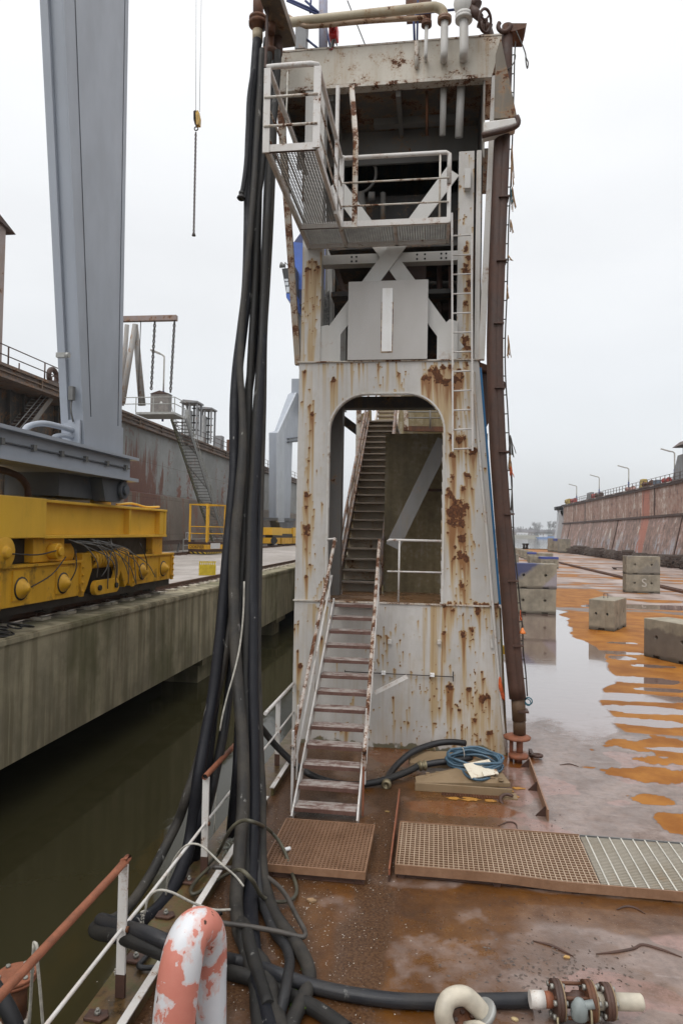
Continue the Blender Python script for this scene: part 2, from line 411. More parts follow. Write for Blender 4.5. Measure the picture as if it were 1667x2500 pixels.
# orange pools nearer
for (cx, cy, a, b) in [(4.6,11.7,1.25,.5),(3.95,12.15,.9,.45),(3.05,10.65,.62,.28),(2.95,9.7,.26,.2),(3.55,8.95,1.0,.35),(4.1,9.4,.6,.5),(5.6,11.5,1.4,.8),(5.0,9.2,1.2,.6)]:
    d = np.sqrt(((X-cx)/a)**2+((Y-cy)/b)**2)+(n2-.5)*1.9+(n3-.5)*.6
    ochre = np.maximum(ochre, sstep(1.1, .85, d))
ochre = np.maximum(ochre, far*sstep(.52, .66, nst)*.75)
ochre = np.maximum(ochre, sstep(2.6, 1.2, np.abs((X-8.0)-(Y-40)*.12))*sstep(33, 36, Y)*sstep(50, 44, Y)*sstep(.3, .6, n1+.25))
ochre = np.maximum(ochre, sstep(135, 160, Y)*.9)
# brown rust wetness by tower foot and in front
brown = sstep(1.45, .8, X+(n1-.5)*1.2)*sstep(6.9, 7.3, Y+(n2-.5))*sstep(13, 12, Y)*(1-.45*sstep(.55,.65,n2))
front = sstep(7.1, 6.7, Y+(n2-.5)*.3)
bf = sstep(1.0, .45, X+(n1-.5)*1.3+(n2-.5)*.6)*front
bf = np.maximum(bf, front*sstep(6.45, 6.75, Y+(n2-.5)*.25))
sheen_mask = .75*sstep(.50, .68, n2*.6+n1*.15+n3*.25)  # pale patches painting sky reflection into the wet brown deck colour
brown = np.maximum(brown, bf*(1-.8*sheen_mask)); brown = np.maximum(brown, .5*front*sstep(.45,.6,n2)*sstep(3.2,1.2,X))
rustpool = sstep(.95, .55, np.sqrt(((X-1.15)/.65)**2+((Y-11.05)/.55)**2)+(n2-.5)*.8)
rustpool = np.maximum(rustpool, sstep(.95, .6, np.sqrt(((X+.35)/.9)**2+((Y-10.75)/.6)**2)+(n2-.5)*.7))
rustpool = np.maximum(rustpool, sstep(1, .5, np.sqrt(((X-.4)/1.1)**2+((Y-8.95)/.3)**2)+(n2-.5)*.8)*.8)
grit = sstep(-1.0, -1.35, X+(n2-.5)*.9)*sstep(11.5, 10.5, Y)*.9
grit = np.maximum(grit, sstep(.35, .1, np.abs(X+.52)+(n2-.5)*.35)*sstep(9.9, 9.3, Y))
grit = np.maximum(grit, sstep(-.6, -1.1, X+(n1-.5)*1.4+(n2-.5)*.8)*front*.55)
brown = np.maximum(brown, sstep(.42, .1, np.abs(Y-6.72)+(n2-.5)*.5)); grit = np.maximum(grit, sstep(.28, .08, np.abs(Y-6.75)+(n2-.5)*.4)*.38)
grit = np.maximum(grit, sstep(.62, .7, n2)*sstep(.5, 2, X)*sstep(9.5, 8.3, Y)*.5)
pink = sstep(.5, .62, fbm(X*.9+7, Y*.9, 4, 33))*sstep(.6, 1.2, X)*sstep(13.5, 12.5, Y)
wet = np.clip(.75-.7*grit+.25*(n1-.5)+.2*brown, 0, 1)*(1-far*.75)
bmp = n2
mb = MB(); mb.v = [Vector(p) for p in np.stack([X, Y, X*0], -1).reshape(-1, 3)]
idx = np.arange(ny*nx).reshape(ny, nx)
mb.f = list(map(tuple, np.stack([idx[:-1,:-1], idx[:-1,1:], idx[1:,1:], idx[1:,:-1]], -1).reshape(-1, 4).tolist())); mb.sm = [False]*len(mb.f)
def m_deck():
    t = NT('wet_rusty_deck')
    A = {k: t.attr(k) for k in ('water','ochre','brown','pool','grit','pink','wet','far')}
    nf = t.noise(6, 8, .65); ng = t.noise(38, 5, .65); nsp = t.noise(85, 2, .5); nb = t.noise(1.3, 7, .62)
    def j(a, k=.5, lo=.38, hi=.62, n=None): return t.rng(t.math('ADD', a, t.math('MULTIPLY', t.math('SUBTRACT', n or nf, .5), k)), lo, hi)
    wat = t.rng(t.math('ADD', A['water'], t.math('MULTIPLY', t.math('SUBTRACT', nf, .5), .6)), .28, .82)
    lil = t.mix(t.rng(nb, .35, .65), (.15,.098,.075), (.25,.18,.15))
    c = t.mix(t.math('MULTIPLY', j(A['pink'], .6), .7), lil, (.30,.17,.14))
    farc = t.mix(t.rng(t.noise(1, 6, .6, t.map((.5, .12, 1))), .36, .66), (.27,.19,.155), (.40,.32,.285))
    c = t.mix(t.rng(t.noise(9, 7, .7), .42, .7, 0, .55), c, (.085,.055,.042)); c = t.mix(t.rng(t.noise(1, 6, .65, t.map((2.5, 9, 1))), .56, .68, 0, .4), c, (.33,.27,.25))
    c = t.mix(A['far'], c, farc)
    br = t.ramp(t.math('ADD', t.math('MULTIPLY', nb, .6), t.math('MULTIPLY', nf, .4)), [(.3,(.034,.012,.003)),(.5,(.092,.033,.004)),(.68,(.165,.066,.011))])
    c = t.mix(j(A['brown'], .8, .18, .78), c, br)
    c = t.mix(j(A['pool'], .4), c, t.mix(nf, (.115,.034,.005), (.185,.062,.010)))
    gr = t.mix(t.rng(ng, .35, .65), (.032,.014,.006), (.10,.052,.026))
    c = t.mix(t.math('MULTIPLY', j(A['grit'], 1.2, .3, .8, ng), .8), c, gr)
    oc = t.mix(t.rng(nb, .35, .65), (.24,.085,.012), (.36,.15,.026))
    oc = t.mix(t.rng(ng, .5, .72, 0, .5), oc, (.25,.10,.03))
    oa = t.math('ADD', A['ochre'], t.math('MULTIPLY', t.math('SUBTRACT', nf, .5), .5))
    c = t.mix(t.math('MULTIPLY', t.rng(oa, .05, .4), t.math('SUBTRACT', .75, t.math('MULTIPLY', A['water'], .75))), c, (.075,.042,.024))
    c = t.mix(t.rng(oa, .38, .62), c, oc)
    # white and dark grit specks
    spk = t.math('MULTIPLY', t.rng(nsp, .71, .74), t.math('ADD', t.math('MULTIPLY', A['grit'], .9), t.math('MULTIPLY', A['brown'], .35)))
    c = t.mix(spk, c, (.5,.47,.43))
    dk = t.math('MULTIPLY', t.rng(t.noise(22, 4, .7), .66, .72), t.math('SUBTRACT', 1.0, A['far']))
    c = t.mix(t.math('MULTIPLY', dk, .75), c, (.025,.018,.014))
    c = t.mix(wat, c, t.mix(nb, (.15,.088,.068), (.235,.155,.14)))
    wet = t.math('MULTIPLY', A['wet'], t.rng(nf, .3, .62, .45, 1))
    r = t.mixf(wet, .62, .22); r = t.mixf(j(A['ochre'], .4), r, .6); r = t.mixf(wat, r, .04)
    h = t.math('ADD', t.math('MULTIPLY', ng, .5), t.math('MULTIPLY', nsp, .25)); hw = t.noise(1, 4, .6, t.map((2.2, 5, 1)))
    h = t.mixf(wat, h, t.math('MULTIPLY', hw, .7)); h = t.mixf(t.math('MULTIPLY', A['pool'], .8), h, .3)
    t.bump(h, .35, .018)
    t.val(t.math('MAXIMUM', t.math('MULTIPLY', wat, .92), t.math('MULTIPLY', t.math('MULTIPLY', wet, .5), t.math('SUBTRACT', 1.0, j(A['ochre'], .4)))), t.b.inputs['Coat Weight'])
    t.b.inputs['Coat IOR'].default_value = 1.58
    t.val(t.mixf(wat, .10, .04), t.b.inputs['Coat Roughness'])
    t.val(t.mixf(t.math('MAXIMUM', j(A['ochre'], .4), t.math('MULTIPLY', A['grit'], .9)), .5, .12), t.b.inputs['Specular IOR Level'])
    return t.out(c, r)
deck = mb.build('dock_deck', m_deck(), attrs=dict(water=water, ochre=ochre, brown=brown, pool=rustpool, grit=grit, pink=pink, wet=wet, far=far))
struct(deck)
# deck edge strip on the water side with lower side plate
M['edge'] = m_rust('mossy_rusted_edge', [(.3,(.016,.011,.006)),(.43,(.05,.03,.012)),(.5,(.105,.06,.022)),(.57,(.075,.066,.02)),(.64,(.15,.10,.045)),(.85,(.10,.10,.03))], 3.2, .6, wet=.1)
mb = MB(); mb.box(-2.46, -2.09, 1.0, 160, -.16, -.004); mb.box(-2.44, -2.40, 1.0, 160, -2.6, -.16); mb.box(-2.40, 34, 1.0, 1.4, -2.6, -.01); mb.box(-2.4, 34, 172, 172.6, -2.6, .18)
struct(mb.build('deck_edge', M['edge']))
# angle bar kerb, painted white on its top edge
k = thing('kerb_bar', 'long angle bar kerb with white painted top along the deck edge above the water', 'kerb', (-2.07, 4, 0))
MB().box(-2.085, -2.055, 1.2, 8.6, 0, .10).build('angle_bar', M['edge'], k); 
MB().box(-2.10, -2.04, 1.2, 8.6, .10, .112).build('painted_edge', M['rail_white'], k)
k = thing('kerb_bar', 'short angle bar kerb with white painted top beside the tower stair', 'kerb', (-2.07, 9, 0))
MB().box(-2.085, -2.055, 8.9, 10.15, 0, .10).build('angle_bar', M['edge'], k)
MB().box(-2.10, -2.04, 8.9, 10.15, .10, .112).build('painted_edge', M['rail_white'], k)
# bolted lugs on the edge
for i, (px, py) in enumerate([(238,2485),(332,2345),(405,2238),(462,2155)]):
    p = onZ(px, py, 0)
    l = thing('bolted_lug', ['rusty lug plate with bolt on the deck edge nearest the picture bottom','rusty lug plate with bolt beside the near rail post','rusty lug plate with bolt by the pink paint-flaked vent top','rusty lug plate with bolt just below the second rail post'][i], 'lug plate', (p.x, p.y, 0), 'bolted lugs along the deck edge')
    MB().prism([(p.x-.085,p.y-.05,0),(p.x+.05,p.y-.06,0),(p.x+.085,p.y,0),(p.x+.05,p.y+.06,0),(p.x-.085,p.y+.05,0)], (0,0,.022)).build('plate', M['rust_dark'], l, bevel=.006)
    MB().cyl((p.x,p.y,.022), (p.x,p.y,.045), .022, n=6).cyl((p.x,p.y,.045), (p.x,p.y,.062), .013, n=8).build('bolt', M['bolt'], l)

# ---------------- quay on the left
def m_concrete(name, base, moss=.5, streak=.5, sc=1.0):
    t = NT(name); n = t.noise(1.1*sc, 8, .62); ng = t.noise(45, 4, .6)
    st = t.noise(1, 6, .6, t.map((2.4, 2.4, .16))); st2 = t.noise(1, 4, .6, t.map((6, 6, .22)))
    c = t.mix(t.rng(n, .32, .68), tuple(b*.72 for b in base), tuple(min(1, b*1.2) for b in base))
    c = t.mix(t.math('MULTIPLY', t.rng(st, .42, .6), streak), c, tuple(b*.42*k for b, k in zip(base, (1,.95,.8))))
    c = t.mix(t.math('MULTIPLY', t.rng(st2, .58, .72), streak*.6), c, tuple(min(1, b*1.55) for b in base))
    mo = t.math('MULTIPLY', t.rng(t.noise(1, 5, .6, t.map((.5, .35, .25))), .46, .62), moss)
    c = t.mix(mo, c, (.075,.072,.02))
    c = t.mix(t.rng(t.voro(26), .0, .1, .6, 0), c, tuple(b*.5 for b in base))
    t.bump(ng, .3, .01)
    return t.out(c, .85)
M['quay_face'] = m_concrete('stained_quay_concrete', (.30,.262,.175), .62, .72)
def m_quaytop():
    t = NT('quay_paving'); n = t.noise(.35, 7, .6); n2 = t.noise(3, 6, .6); g = t.noise(60, 3)
    c = t.mix(t.rng(n, .35, .65), (.30,.265,.235), (.43,.39,.36)); c = t.mix(t.rng(n2, .52, .7, 0, .45), c, (.20,.165,.14))
    v = t.n.new('ShaderNodeTexBrick'); v.inputs['Scale'].default_value = .2; v.inputs['Mortar Size'].default_value = .004
    v.inputs['Color1'].default_value = v.inputs['Color2'].default_value = (1,1,1,1); v.inputs['Mortar'].default_value = (.5,.5,.5,1); t.lk(t.obj(), v.inputs[0])
    mm = t.n.new('ShaderNodeMix'); mm.data_type = 'RGBA'; mm.blend_type = 'MULTIPLY'; mm.inputs[0].default_value = 1; t.lk(c, mm.inputs[6]); t.lk(v.outputs[0], mm.inputs[7])
    t.bump(g, .25, .008); return t.out(mm.outputs[2], t.rng(n2, .4, .65, .8, .5))
mb = MB(); mb.box(-8.35, -7.5, -20, 170, -.8, 1.5); mb.box(-7.5, -7.47, -20, 170, 1.38, 1.47)
struct(mb.build('quay_edge', M['quay_face']))
mb = MB(); mb.box(-23.2, -8.35, -20, 170, .4, 1.494)
struct(mb.build('quay', m_quaytop()))
for i, (px, py) in enumerate([(478,1590),(693,1560)]):
    Yq = 23.5 if i == 0 else 34.5
    mb = MB(); mb.box(-9.3, -8.0, Yq-.7, Yq+.7, -4, .4); mb.box(-9.6, -7.75, Yq-1.0, Yq+1.0, -1.15, -.8)
    o = mb.build('quay_pillar', M['quay_face']); tag(o, ['mossy concrete pillar standing in dark water under the quay, in front of the hoses','dark concrete pillar under the quay, directly left of the tower'][i], 'pillar', 'pillars under the quay')
mb = MB(); mb.box(-23, -22.6, -20, 170, -4, .4)
tag(mb.build('retaining_wall', M['dark_in']), 'dark back wall in the shade underneath the quay slab', 'wall')

# rails with their clips and pads
def rail(x, y0, y1, label, pads):
    r = thing('crane_rail', label, 'rail', (x, y0, 1.5), 'crane rails on the quay')
    prof = [(-.075,0),(.075,0),(.075,.02),(.018,.035),(.018,.11),(.038,.12),(.038,.155),(-.038,.155),(-.038,.12),(-.018,.11),(-.018,.035),(-.075,.02)]
    MB().prism([(x+a, y0, 1.54+b) for a, b in prof], (0, y1-y0, 0)).build('rail_head', M['rust_rail'], r)
    p = MB(); q = MB()
    yy = y0+.35
    while yy < y1:
        p.box(x-.25, x+.36, yy-.17, yy+.17, 1.497, 1.56)
        for sx in (-1, 1): q.bar((x+sx*.07, yy, 1.57), (x+sx*.2, yy, 1.555), .1, .03); q.cyl((x+sx*.15, yy, 1.545), (x+sx*.15, yy, 1.63), .018, n=6)
        yy += pads
    a = p.build('sole_plates', M['beige_metal'] if x > -10 else M['rust_rail'], r); b_ = q.build('rail_clips', M['rust_dark'], r)
    a['kind'] = 'stuff'; b_['kind'] = 'stuff'
    return r
rail(-8.55, 6, 165, 'rusty crane rail on beige pads along the quay edge above the water', 1.05)
rail(-19.2, 6, 165, 'rusty crane rail at the far side of the quay below the grey wall', 1.3)

# ---------------- left dock wall (grey wing wall beyond the quay)
def m_leftwall():
    t = NT('grey_wall_paint'); s = t.sep(); n = t.noise(.35, 7, .62); st = t.noise(1, 6, .62, t.map((.6, .6, .12))); n3 = t.noise(3, 6, .65)
    up = t.mix(t.rng(n, .35, .65), (.17,.172,.165), (.235,.24,.235)); lo = t.mix(t.rng(n, .35, .65), (.105,.083,.063), (.16,.128,.10))
    edge = t.rng(t.math('ADD', s['Z'], t.math('MULTIPLY', t.math('SUBTRACT', n3, .5), .25)), 6.3, 6.6)
    c = t.mix(edge, lo, up)
    a = t.rng(t.math('ADD', t.math('MULTIPLY', st, .6), t.math('MULTIPLY', n3, .4)), .54, .6)
    c = t.mix(t.math('MULTIPLY', a, t.rng(t.noise(.06, 3), .4, .56)), c, t.mix(n3, (.10,.035,.02), (.19,.075,.045)))
    # rust burst below the davit frame, around Y=50
    dy = t.math('ABSOLUTE', t.math('SUBTRACT', s['Y'], 53.0-45.0)); blob = t.math('SUBTRACT', 1.0, t.math('DIVIDE', dy, 5.5))
    stb = t.noise(1, 7, .65, t.map((1.6, 1.6, .22))); blob = t.math('MULTIPLY', t.rng(t.math('ADD', t.math('MULTIPLY', blob, .9), t.math('MULTIPLY', t.math('SUBTRACT', stb, .5), 3.4)), .30, .42), t.rng(t.math('ADD', s['Z'], t.math('MULTIPLY', t.math('SUBTRACT', stb, .5), -9)), 10.6, 8.9))
    c = t.mix(blob, c, t.mix(n3, (.085,.03,.018), (.16,.065,.04)))
    c = t.mix(t.math('MULTIPLY', t.rng(n3, .66, .7), .8), c, (.42,.40,.37))
    v = t.n.new('ShaderNodeTexBrick'); v.offset = 0; v.inputs['Scale'].default_value = 1; v.inputs['Brick Width'].default_value = 6; v.inputs['Row Height'].default_value = 3; v.inputs['Mortar Size'].default_value = .02
    v.inputs['Color1'].default_value = v.inputs['Color2'].default_value = (1,1,1,1); v.inputs['Mortar'].default_value = (.6,.55,.5,1)
    cm = t.n.new('ShaderNodeCombineXYZ'); t.lk(s['Y'], cm.inputs[0]); t.lk(s['Z'], cm.inputs[1]); t.lk(cm.outputs[0], v.inputs[0])
    mm = t.n.new('ShaderNodeMix'); mm.data_type = 'RGBA'; mm.blend_type = 'MULTIPLY'; mm.inputs[0].default_value = 1; t.lk(c, mm.inputs[6]); t.lk(v.outputs[0], mm.inputs[7])
    t.bump(n3, .2, .03); return t.out(mm.outputs[2], .6)
w = thing('dock_wall', 'long grey wall of the neighbouring dock with rust patches beyond the quay', 'dock wall', (-23.5, 45, 0))
mb = MB(); prof = [(-23.9,11.7),(-23.9,6.45),(-23.3,6.3),(-23.0,-3),(-29,-3),(-29,11.7)]
mb.prism([(a, 44.0, b) for a, b in prof], (0, 125, 0)); mb.box(-29, -25.6, -10, 44, -3, 11.7); mb.box(-25.6, -24.2, -10, 32.5, -3, 11.7)
mb.build('wall_plating', m_leftwall(), w)
mb = MB(); mb.box(-29, -23.45, -10, 170, 12.25, 12.42); mb.box(-23.75, -23.62, -10, 170, 11.75, 12.25); mb.box(-29, -23.45, -10, 170, 11.62, 11.75)
mb.box(-23.62, -23.50, -10, 170, 11.98, 12.05)
yy = -8
while yy < 168: mb.box(-23.64, -23.48, yy, yy+.1, 11.75, 12.25); yy += 4.6
mb.build('edge_girder', m_rusty('brown_girder_paint', (.105,.075,.06), .55, .5, .6), w)
MB().box(-25.58, -25.4, -10, 44, 1.5, 11.6).build('recess_panel', M['dark_in'], w)
mb = MB()
for yy in (34.2, 37.4, 38.8, 42.6): mb.box(-25.4, -25.1, yy, yy+.14, 1.5, 11.6)
mb.each('stiffener', M['dark_in'], w)
text_mesh('lettering', '.IZO.', 1.15, m_plain('worn_white_marking', (.46,.46,.46), .6, .2), w, (-22.98+.02, 62.0, 2.75), (0,1,0), (0,0,1), .012, xs=.85)
text_mesh('lettering', 'Y.R.', .75, m_plain('chalk_white_marking', (.55,.55,.53), .8, .3), w, (-25.37, 36.0, 10.35), (0,1,0), (0,0,1), .01)
# access stair in the recess
st = thing('steel_stair', 'dark rusty stair rising in the recess left of the big grey crane leg', 'stairs', (-24.5, 36, 7))
a = onX(40, 1070, -24.4); b = onX(122, 966, -24.4)
mb = MB(); n = 15
for i in range(n):
    f_ = i/(n-1); p = a.lerp(b, f_); mb.box(-25.35, -24.2, p.y-.17, p.y+.17, p.z-.03, p.z+.03)
mb.each('tread', M['rust_dark'], st)
for x in (-24.18, -25.36): MB().bar((x, a.y-.9, a.z-1.0), (x, b.y+.3, b.z+.3), .05, .34).build('stringer', M['grey_in'], st)
for dz in (.95, .5): MB().tube([(-24.18, a.y-2.4, a.z-2.1+dz), (-24.18, b.y, b.z+dz)], .035, 8).build('handrail', M['galv_dark'], st)
# railing on top at left
rl = thing('guard_rail', 'dark red railing on the wall top at the left picture edge', 'railing', (-23.7, 34, 12.4), 'guard rails on the dock walls')
mb = MB(); y0, y1 = 20.0, 42.2
for zz in (13.5, 12.95): mb.tube([(-23.7, y0, zz), (-23.7, y1, zz)], .035, 8)
mb.tube([(-23.7, y1, 12.95), (-23.7, 47.5, 12.9)], .03, 8)
mb.tube([(-25.4, y1, 13.5), (-23.7, y1, 13.5)], .035, 8); mb.tube([(-25.4, y1, 12.95), (-23.7, y1, 12.95)], .03, 8)
mb.each('rail', M['rust_dark'], rl)
for yy in (25, 31.0, 35.0, 38.6, 42.2): MB().tube([(-23.7, yy, 12.4), (-23.7, yy, 13.5)], .045, 8).build('post', M['rust_dark'], rl)
for yy in (38.6, 42.2): MB().tube([(-25.4, yy, 12.4), (-25.4, yy, 13.5)], .045, 8).build('post', M['rust_dark'], rl)
# capped post at picture edge
mb = MB(); p = onX(0, 640, -24.6)
cp = thing('capped_mast', 'pinkish rusted mast with a small flat roof at the left picture edge', 'mast', (-24.6, p.y-.2, 12.4))
zt = onX(0, 545, -24.6).z
MB().box(-24.8, -24.4, p.y-.5, p.y+.14, 12.42, zt-.1).build('column', m_rusty('pink_grey_paint', (.3,.24,.22), .4, .5, .5), cp)
MB().prism([(-24.9, p.y-.9, zt-.1), (-24.9, p.y+.75, zt-.28), (-24.9, p.y+.75, zt-.24), (-24.9, p.y-.9, zt+.3)], (.7,0,0)).build('cap', M['rust_dark'], cp)
# fairlead on wall top
fl = thing('fairlead', 'rounded steel fairlead on the wall top just left of the crane leg', 'fairlead', (-23.8, 45.5, 12.42))
y_ = onX(133, 900, -23.8).y; zt = onX(133, 895, -23.8).z
MB().torus((-23.9, y_, zt-.62), (1,0,0), .46, .16, 14, 8, 0, 2*PI).build('ring', M['rust_dark'], fl)
MB().box(-24.3, -23.5, y_-.75, y_+.75, 12.42, zt-1.0).build('base', M['rust_dark'], fl)
# long railing with posts on the wall top, right part
rl = thing('guard_rail', 'thin dark railing along the far top of the grey wall behind the hoses', 'railing', (-23.7, 80, 12.4), 'guard rails on the dock walls')
mb = MB()
for zz in (13.45, 12.95): mb.tube([(-23.7, 60, zz), (-23.7, 168, zz)], .03, 6)
mb.each('rail', M['rust_dark'], rl)
yy = 60
while yy < 168: MB().bar((-23.7, yy, 12.4), (-23.7, yy, 13.45), .07).build('post', M['rust_dark'], rl); yy += 2.7

# davit A-frame with chains
af = thing('davit_frame', 'rusty A-frame with a top beam and two chains over the wall platform', 'lifting frame', (-22.8, 50, 12.4))
q = lambda px, py, Yv=50: onY(px, py, Yv)
MB().bar(q(296, 779, 50.0), q(432, 776, 50.0), .38, .42).build('beam', m_rusty('pink_rust_beam', (.26,.2,.185), .6, .5, .5, sc=3), af, bevel=.02)
leg = m_rusty('grey_rust_leg', (.3,.29,.28), .45, .5, .4)
MB().cyl(q(330, 792, 50.0), q(298, 985, 49.2), .20, .24).build('leg', leg, af)
MB().cyl(q(330, 792, 50.2), q(347, 990, 51.0), .22, .28).build('leg', leg, af)
MB().cyl(q(310, 792, 51.8), q(296, 990, 52.6), .18, .22).build('leg', leg, af)
MB().tube([q(344,782), q(341,850), q(338,990)], .035, 6).build('hoist_rope', M['chain'], af)
def chain_mb(p, q_, size, wire):
    mb = MB(); p = Vector(p); q_ = Vector(q_); L = (q_-p).length; n = int(L/(size*.78)); d = (q_-p).normalized(); a = d.orthogonal().normalized(); b = d.cross(a)
    for i in range(n):
        c = p+d*(i+.5)*size*.78; s_ = a if i % 2 else b
        pts = [c+d*math.sin(g)*size*.5+s_*math.cos(g)*size*.3 for g in [2*PI*k/8 for k in range(9)]]
        mb.tube(pts, wire, 5, caps=False)
    return mb
chain_mb(q(378,785), q(369,955), .26, .05).build('chain', M['chain'], af)
chain_mb(q(426,785), q(416,960), .26, .05).build('chain', M['chain'], af)
# platform and long stair
pl = thing('stair_platform', 'small railed steel platform with cabinet at the top of the long stair', 'platform', (-21.5, 50, 12.3))
a = q(343, 1012); b = q(436, 1010)
MB().box(a.x, b.x, 49.1, 51.4, 12.15, 12.32).build('deck', M['galv'], pl)
zt = 13.45
for x in (a.x, (a.x*.55+b.x*.45), b.x):
    MB().bar((x, 49.15, 12.3), (x, 49.15, zt), .06).build('post', M['galv'], pl)
mb = MB()
for zz in (zt, 12.95): mb.tube([(a.x-2.2, 49.15, zz-.02), (a.x, 49.15, zz), (b.x, 49.15, zz), (b.x, 51.4, zz)], .035, 6)
mb.each('rail', M['galv'], pl)
c0 = q(368, 1000, 50.6); c1 = q(412, 1000, 50.6)
MB().box(c0.x, c1.x, 50.5, 51.2, 12.32, 14.0).build('cabinet', m_plain('dull_cabinet', (.2,.18,.165), .6, .3), pl, bevel=.02)
MB().prism([(c0.x-.05, 50.45, 14.0), (c1.x+.05, 50.45, 14.0), ((c0.x+c1.x)/2, 50.45, 14.25)], (0, .8, 0)).build('cabinet_roof', M['rust_dark'], pl)
MB().cyl((c0.x*.4+c1.x*.6, 50.5, 13.3), (c0.x*.4+c1.x*.6, 50.47, 13.3), .1).build('gauge', m_plain('white_gauge', (.7,.7,.68), .4, .1), pl)
ls = thing('steel_stair', 'long galvanised open stair from the quay up to the wall platform', 'stairs', (-20, 56, 1.5))
T = Vector((b.x-1.15, 51.5, 12.2)); Bt = Vector((-20.25, 61.8, 1.55)); n = 46; wv = Vector((1.15, 0, 0))
mb = MB()
for i in range(n):
    p = T.lerp(Bt, i/(n-1)); mb.add([p+Vector((0,-.13,0)), p+wv+Vector((0,-.13,0)), p+wv+Vector((0,.13,0)), p+Vector((0,.13,0)), p+Vector((0,-.13,-.04)), p+wv+Vector((0,-.13,-.04)), p+wv+Vector((0,.13,-.04)), p+Vector((0,.13,-.04))], [(0,1,2,3),(7,6,5,4),(0,4,5,1),(1,5,6,2),(2,6,7,3),(3,7,4,0)])
mb.each('tread', M['galv_dark'], ls)
for dx in (-.03, 1.18): MB().bar(T+Vector((dx,0,0)), Bt+Vector((dx,0,0)), .06, .32).build('stringer', M['galv_dark'] if dx > 0 else m_plain('mossy_galv', (.11,.105,.05), .7, .3), ls)
mb = MB()
for dx in (-.03, 1.18):
    for dz in (1.0, .55): mb.tube([T+Vector((dx, -.1, dz)), Bt+Vector((dx, 0, dz))], .03, 6)
mb.each('handrail', M['galv'], ls)
mb = MB()
for i in range(8):
    p = T.lerp(Bt, (i+.4)/8)
    for dx in (-.03, 1.18): mb.bar(p+Vector((dx, .25, -.05)), p+Vector((dx, -.15, 1.0)), .07, .03)
mb.each('baluster', M['galv'], ls)
mb = MB()
for i in range(4):
    p = T.lerp(Bt, i/4+.03)+Vector((0,0,-.2)); q2 = T.lerp(Bt, i/4+.22)+Vector((1.15,0,-.2)); mb.bar(p, q2, .06); 
mb.each('under_brace', M['galv_dark'], ls)
# lamp post behind the platform
def lamp_post(name, base, h, arm, r, label, group, hd):
    t = thing('lamp_post', label, 'lamp post', base, group)
    x, y, z = base; s_ = math.copysign(1, arm)
    MB().tube([(x,y,z), (x,y,z+h*.45)], r*1.3, 8).build('lower_pole', M['blue_dark'] if r > .06 else M['lamp_grey'], t)
    MB().tube([(x,y,z+h*.45), (x,y,z+h-.5), (x+s_*.05,y,z+h-.18), (x+s_*.3,y,z+h), (x+arm*.35,y,z+h+.04)], r, 8, sub=3).build('upper_pole', M['lamp_grey'], t)
    MB().bar((x+arm*.3,y,z+h+.03), (x+arm,y,z+h+.12+hd), .3, .16).build('lamp_head', M['lamp_grey'], t, bevel=.04)
p = q(398, 990, 54.0)
lamp_post('l', (p.x, 54.0, 12.4), onY(398, 864, 54).z-12.4, -1.2, .07, 'curved lamp post behind the stair platform, pale lamp head to the left', 'lamp posts along the dock walls', .25)
# grey cabinets on wall top
for i, (x0, x1, yt, yb, Yd) in enumerate([(445, 481, 981, 1058, 62.0), (483, 516, 997, 1075, 68.0)]):
    a = onY(x0, yb, Yd); b = onY(x1, yt, Yd)
    c = thing('grey_cabinet', ['left of two tall grey framed cabinets on the dock wall','right of two tall grey framed cabinets on the dock wall'][i], 'cabinet', (a.x, Yd, a.z), 'framed cabinets on the dock wall')
    z1 = b.z; z0 = 12.4; m_ = (a.x+b.x)/2
    fr = MB()
    for x in (a.x, m_, b.x):
        for dy in (0, 1.2): fr.box(x-.08, x+.08, Yd+dy-.08, Yd+dy+.08, z0, z1-.1)
    fr.each('frame_post', M['grey_paint'], c)
    MB().prism([(a.x-.25, Yd-.3, z1-.1), (b.x+.15, Yd-.3, z1-.1), (b.x+.15, Yd-.3, z1+.05), (a.x+.1, Yd-.3, z1+.2)], (0, 1.8, 0)).build('roof', M['grey_paint'], c)
    MB().box(a.x+.12, m_-.1, Yd+.1, Yd+1.1, z0, z1-.7).build('housing', m_plain('pale_cabinet', (.4,.41,.41), .5, .15), c)
    mb = MB()
    for k in range(4): mb.box(m_, b.x, Yd+.5, Yd+.6, z0+.5+k*.7, z0+.62+k*.7)
    mb.each('shelf_bar', M['black_paint'], c)
for i, (x0, x1, yt, Yd, lb) in enumerate([(521, 541, 1063, 74, 'low grey chest on the wall top right of the tall cabinets'), (553, 566, 1073, 90, 'rusty bollard box on the wall top behind the hoses')]):
    a = onY(x0, 1085, Yd); b = onY(x1, yt, Yd)
    o = MB().box(a.x, b.x, Yd, Yd+1.0, 12.4, b.z).build('storage_chest', M['grey_paint'] if i == 0 else M['rust'], bevel=.03); tag(o, lb, 'chest')

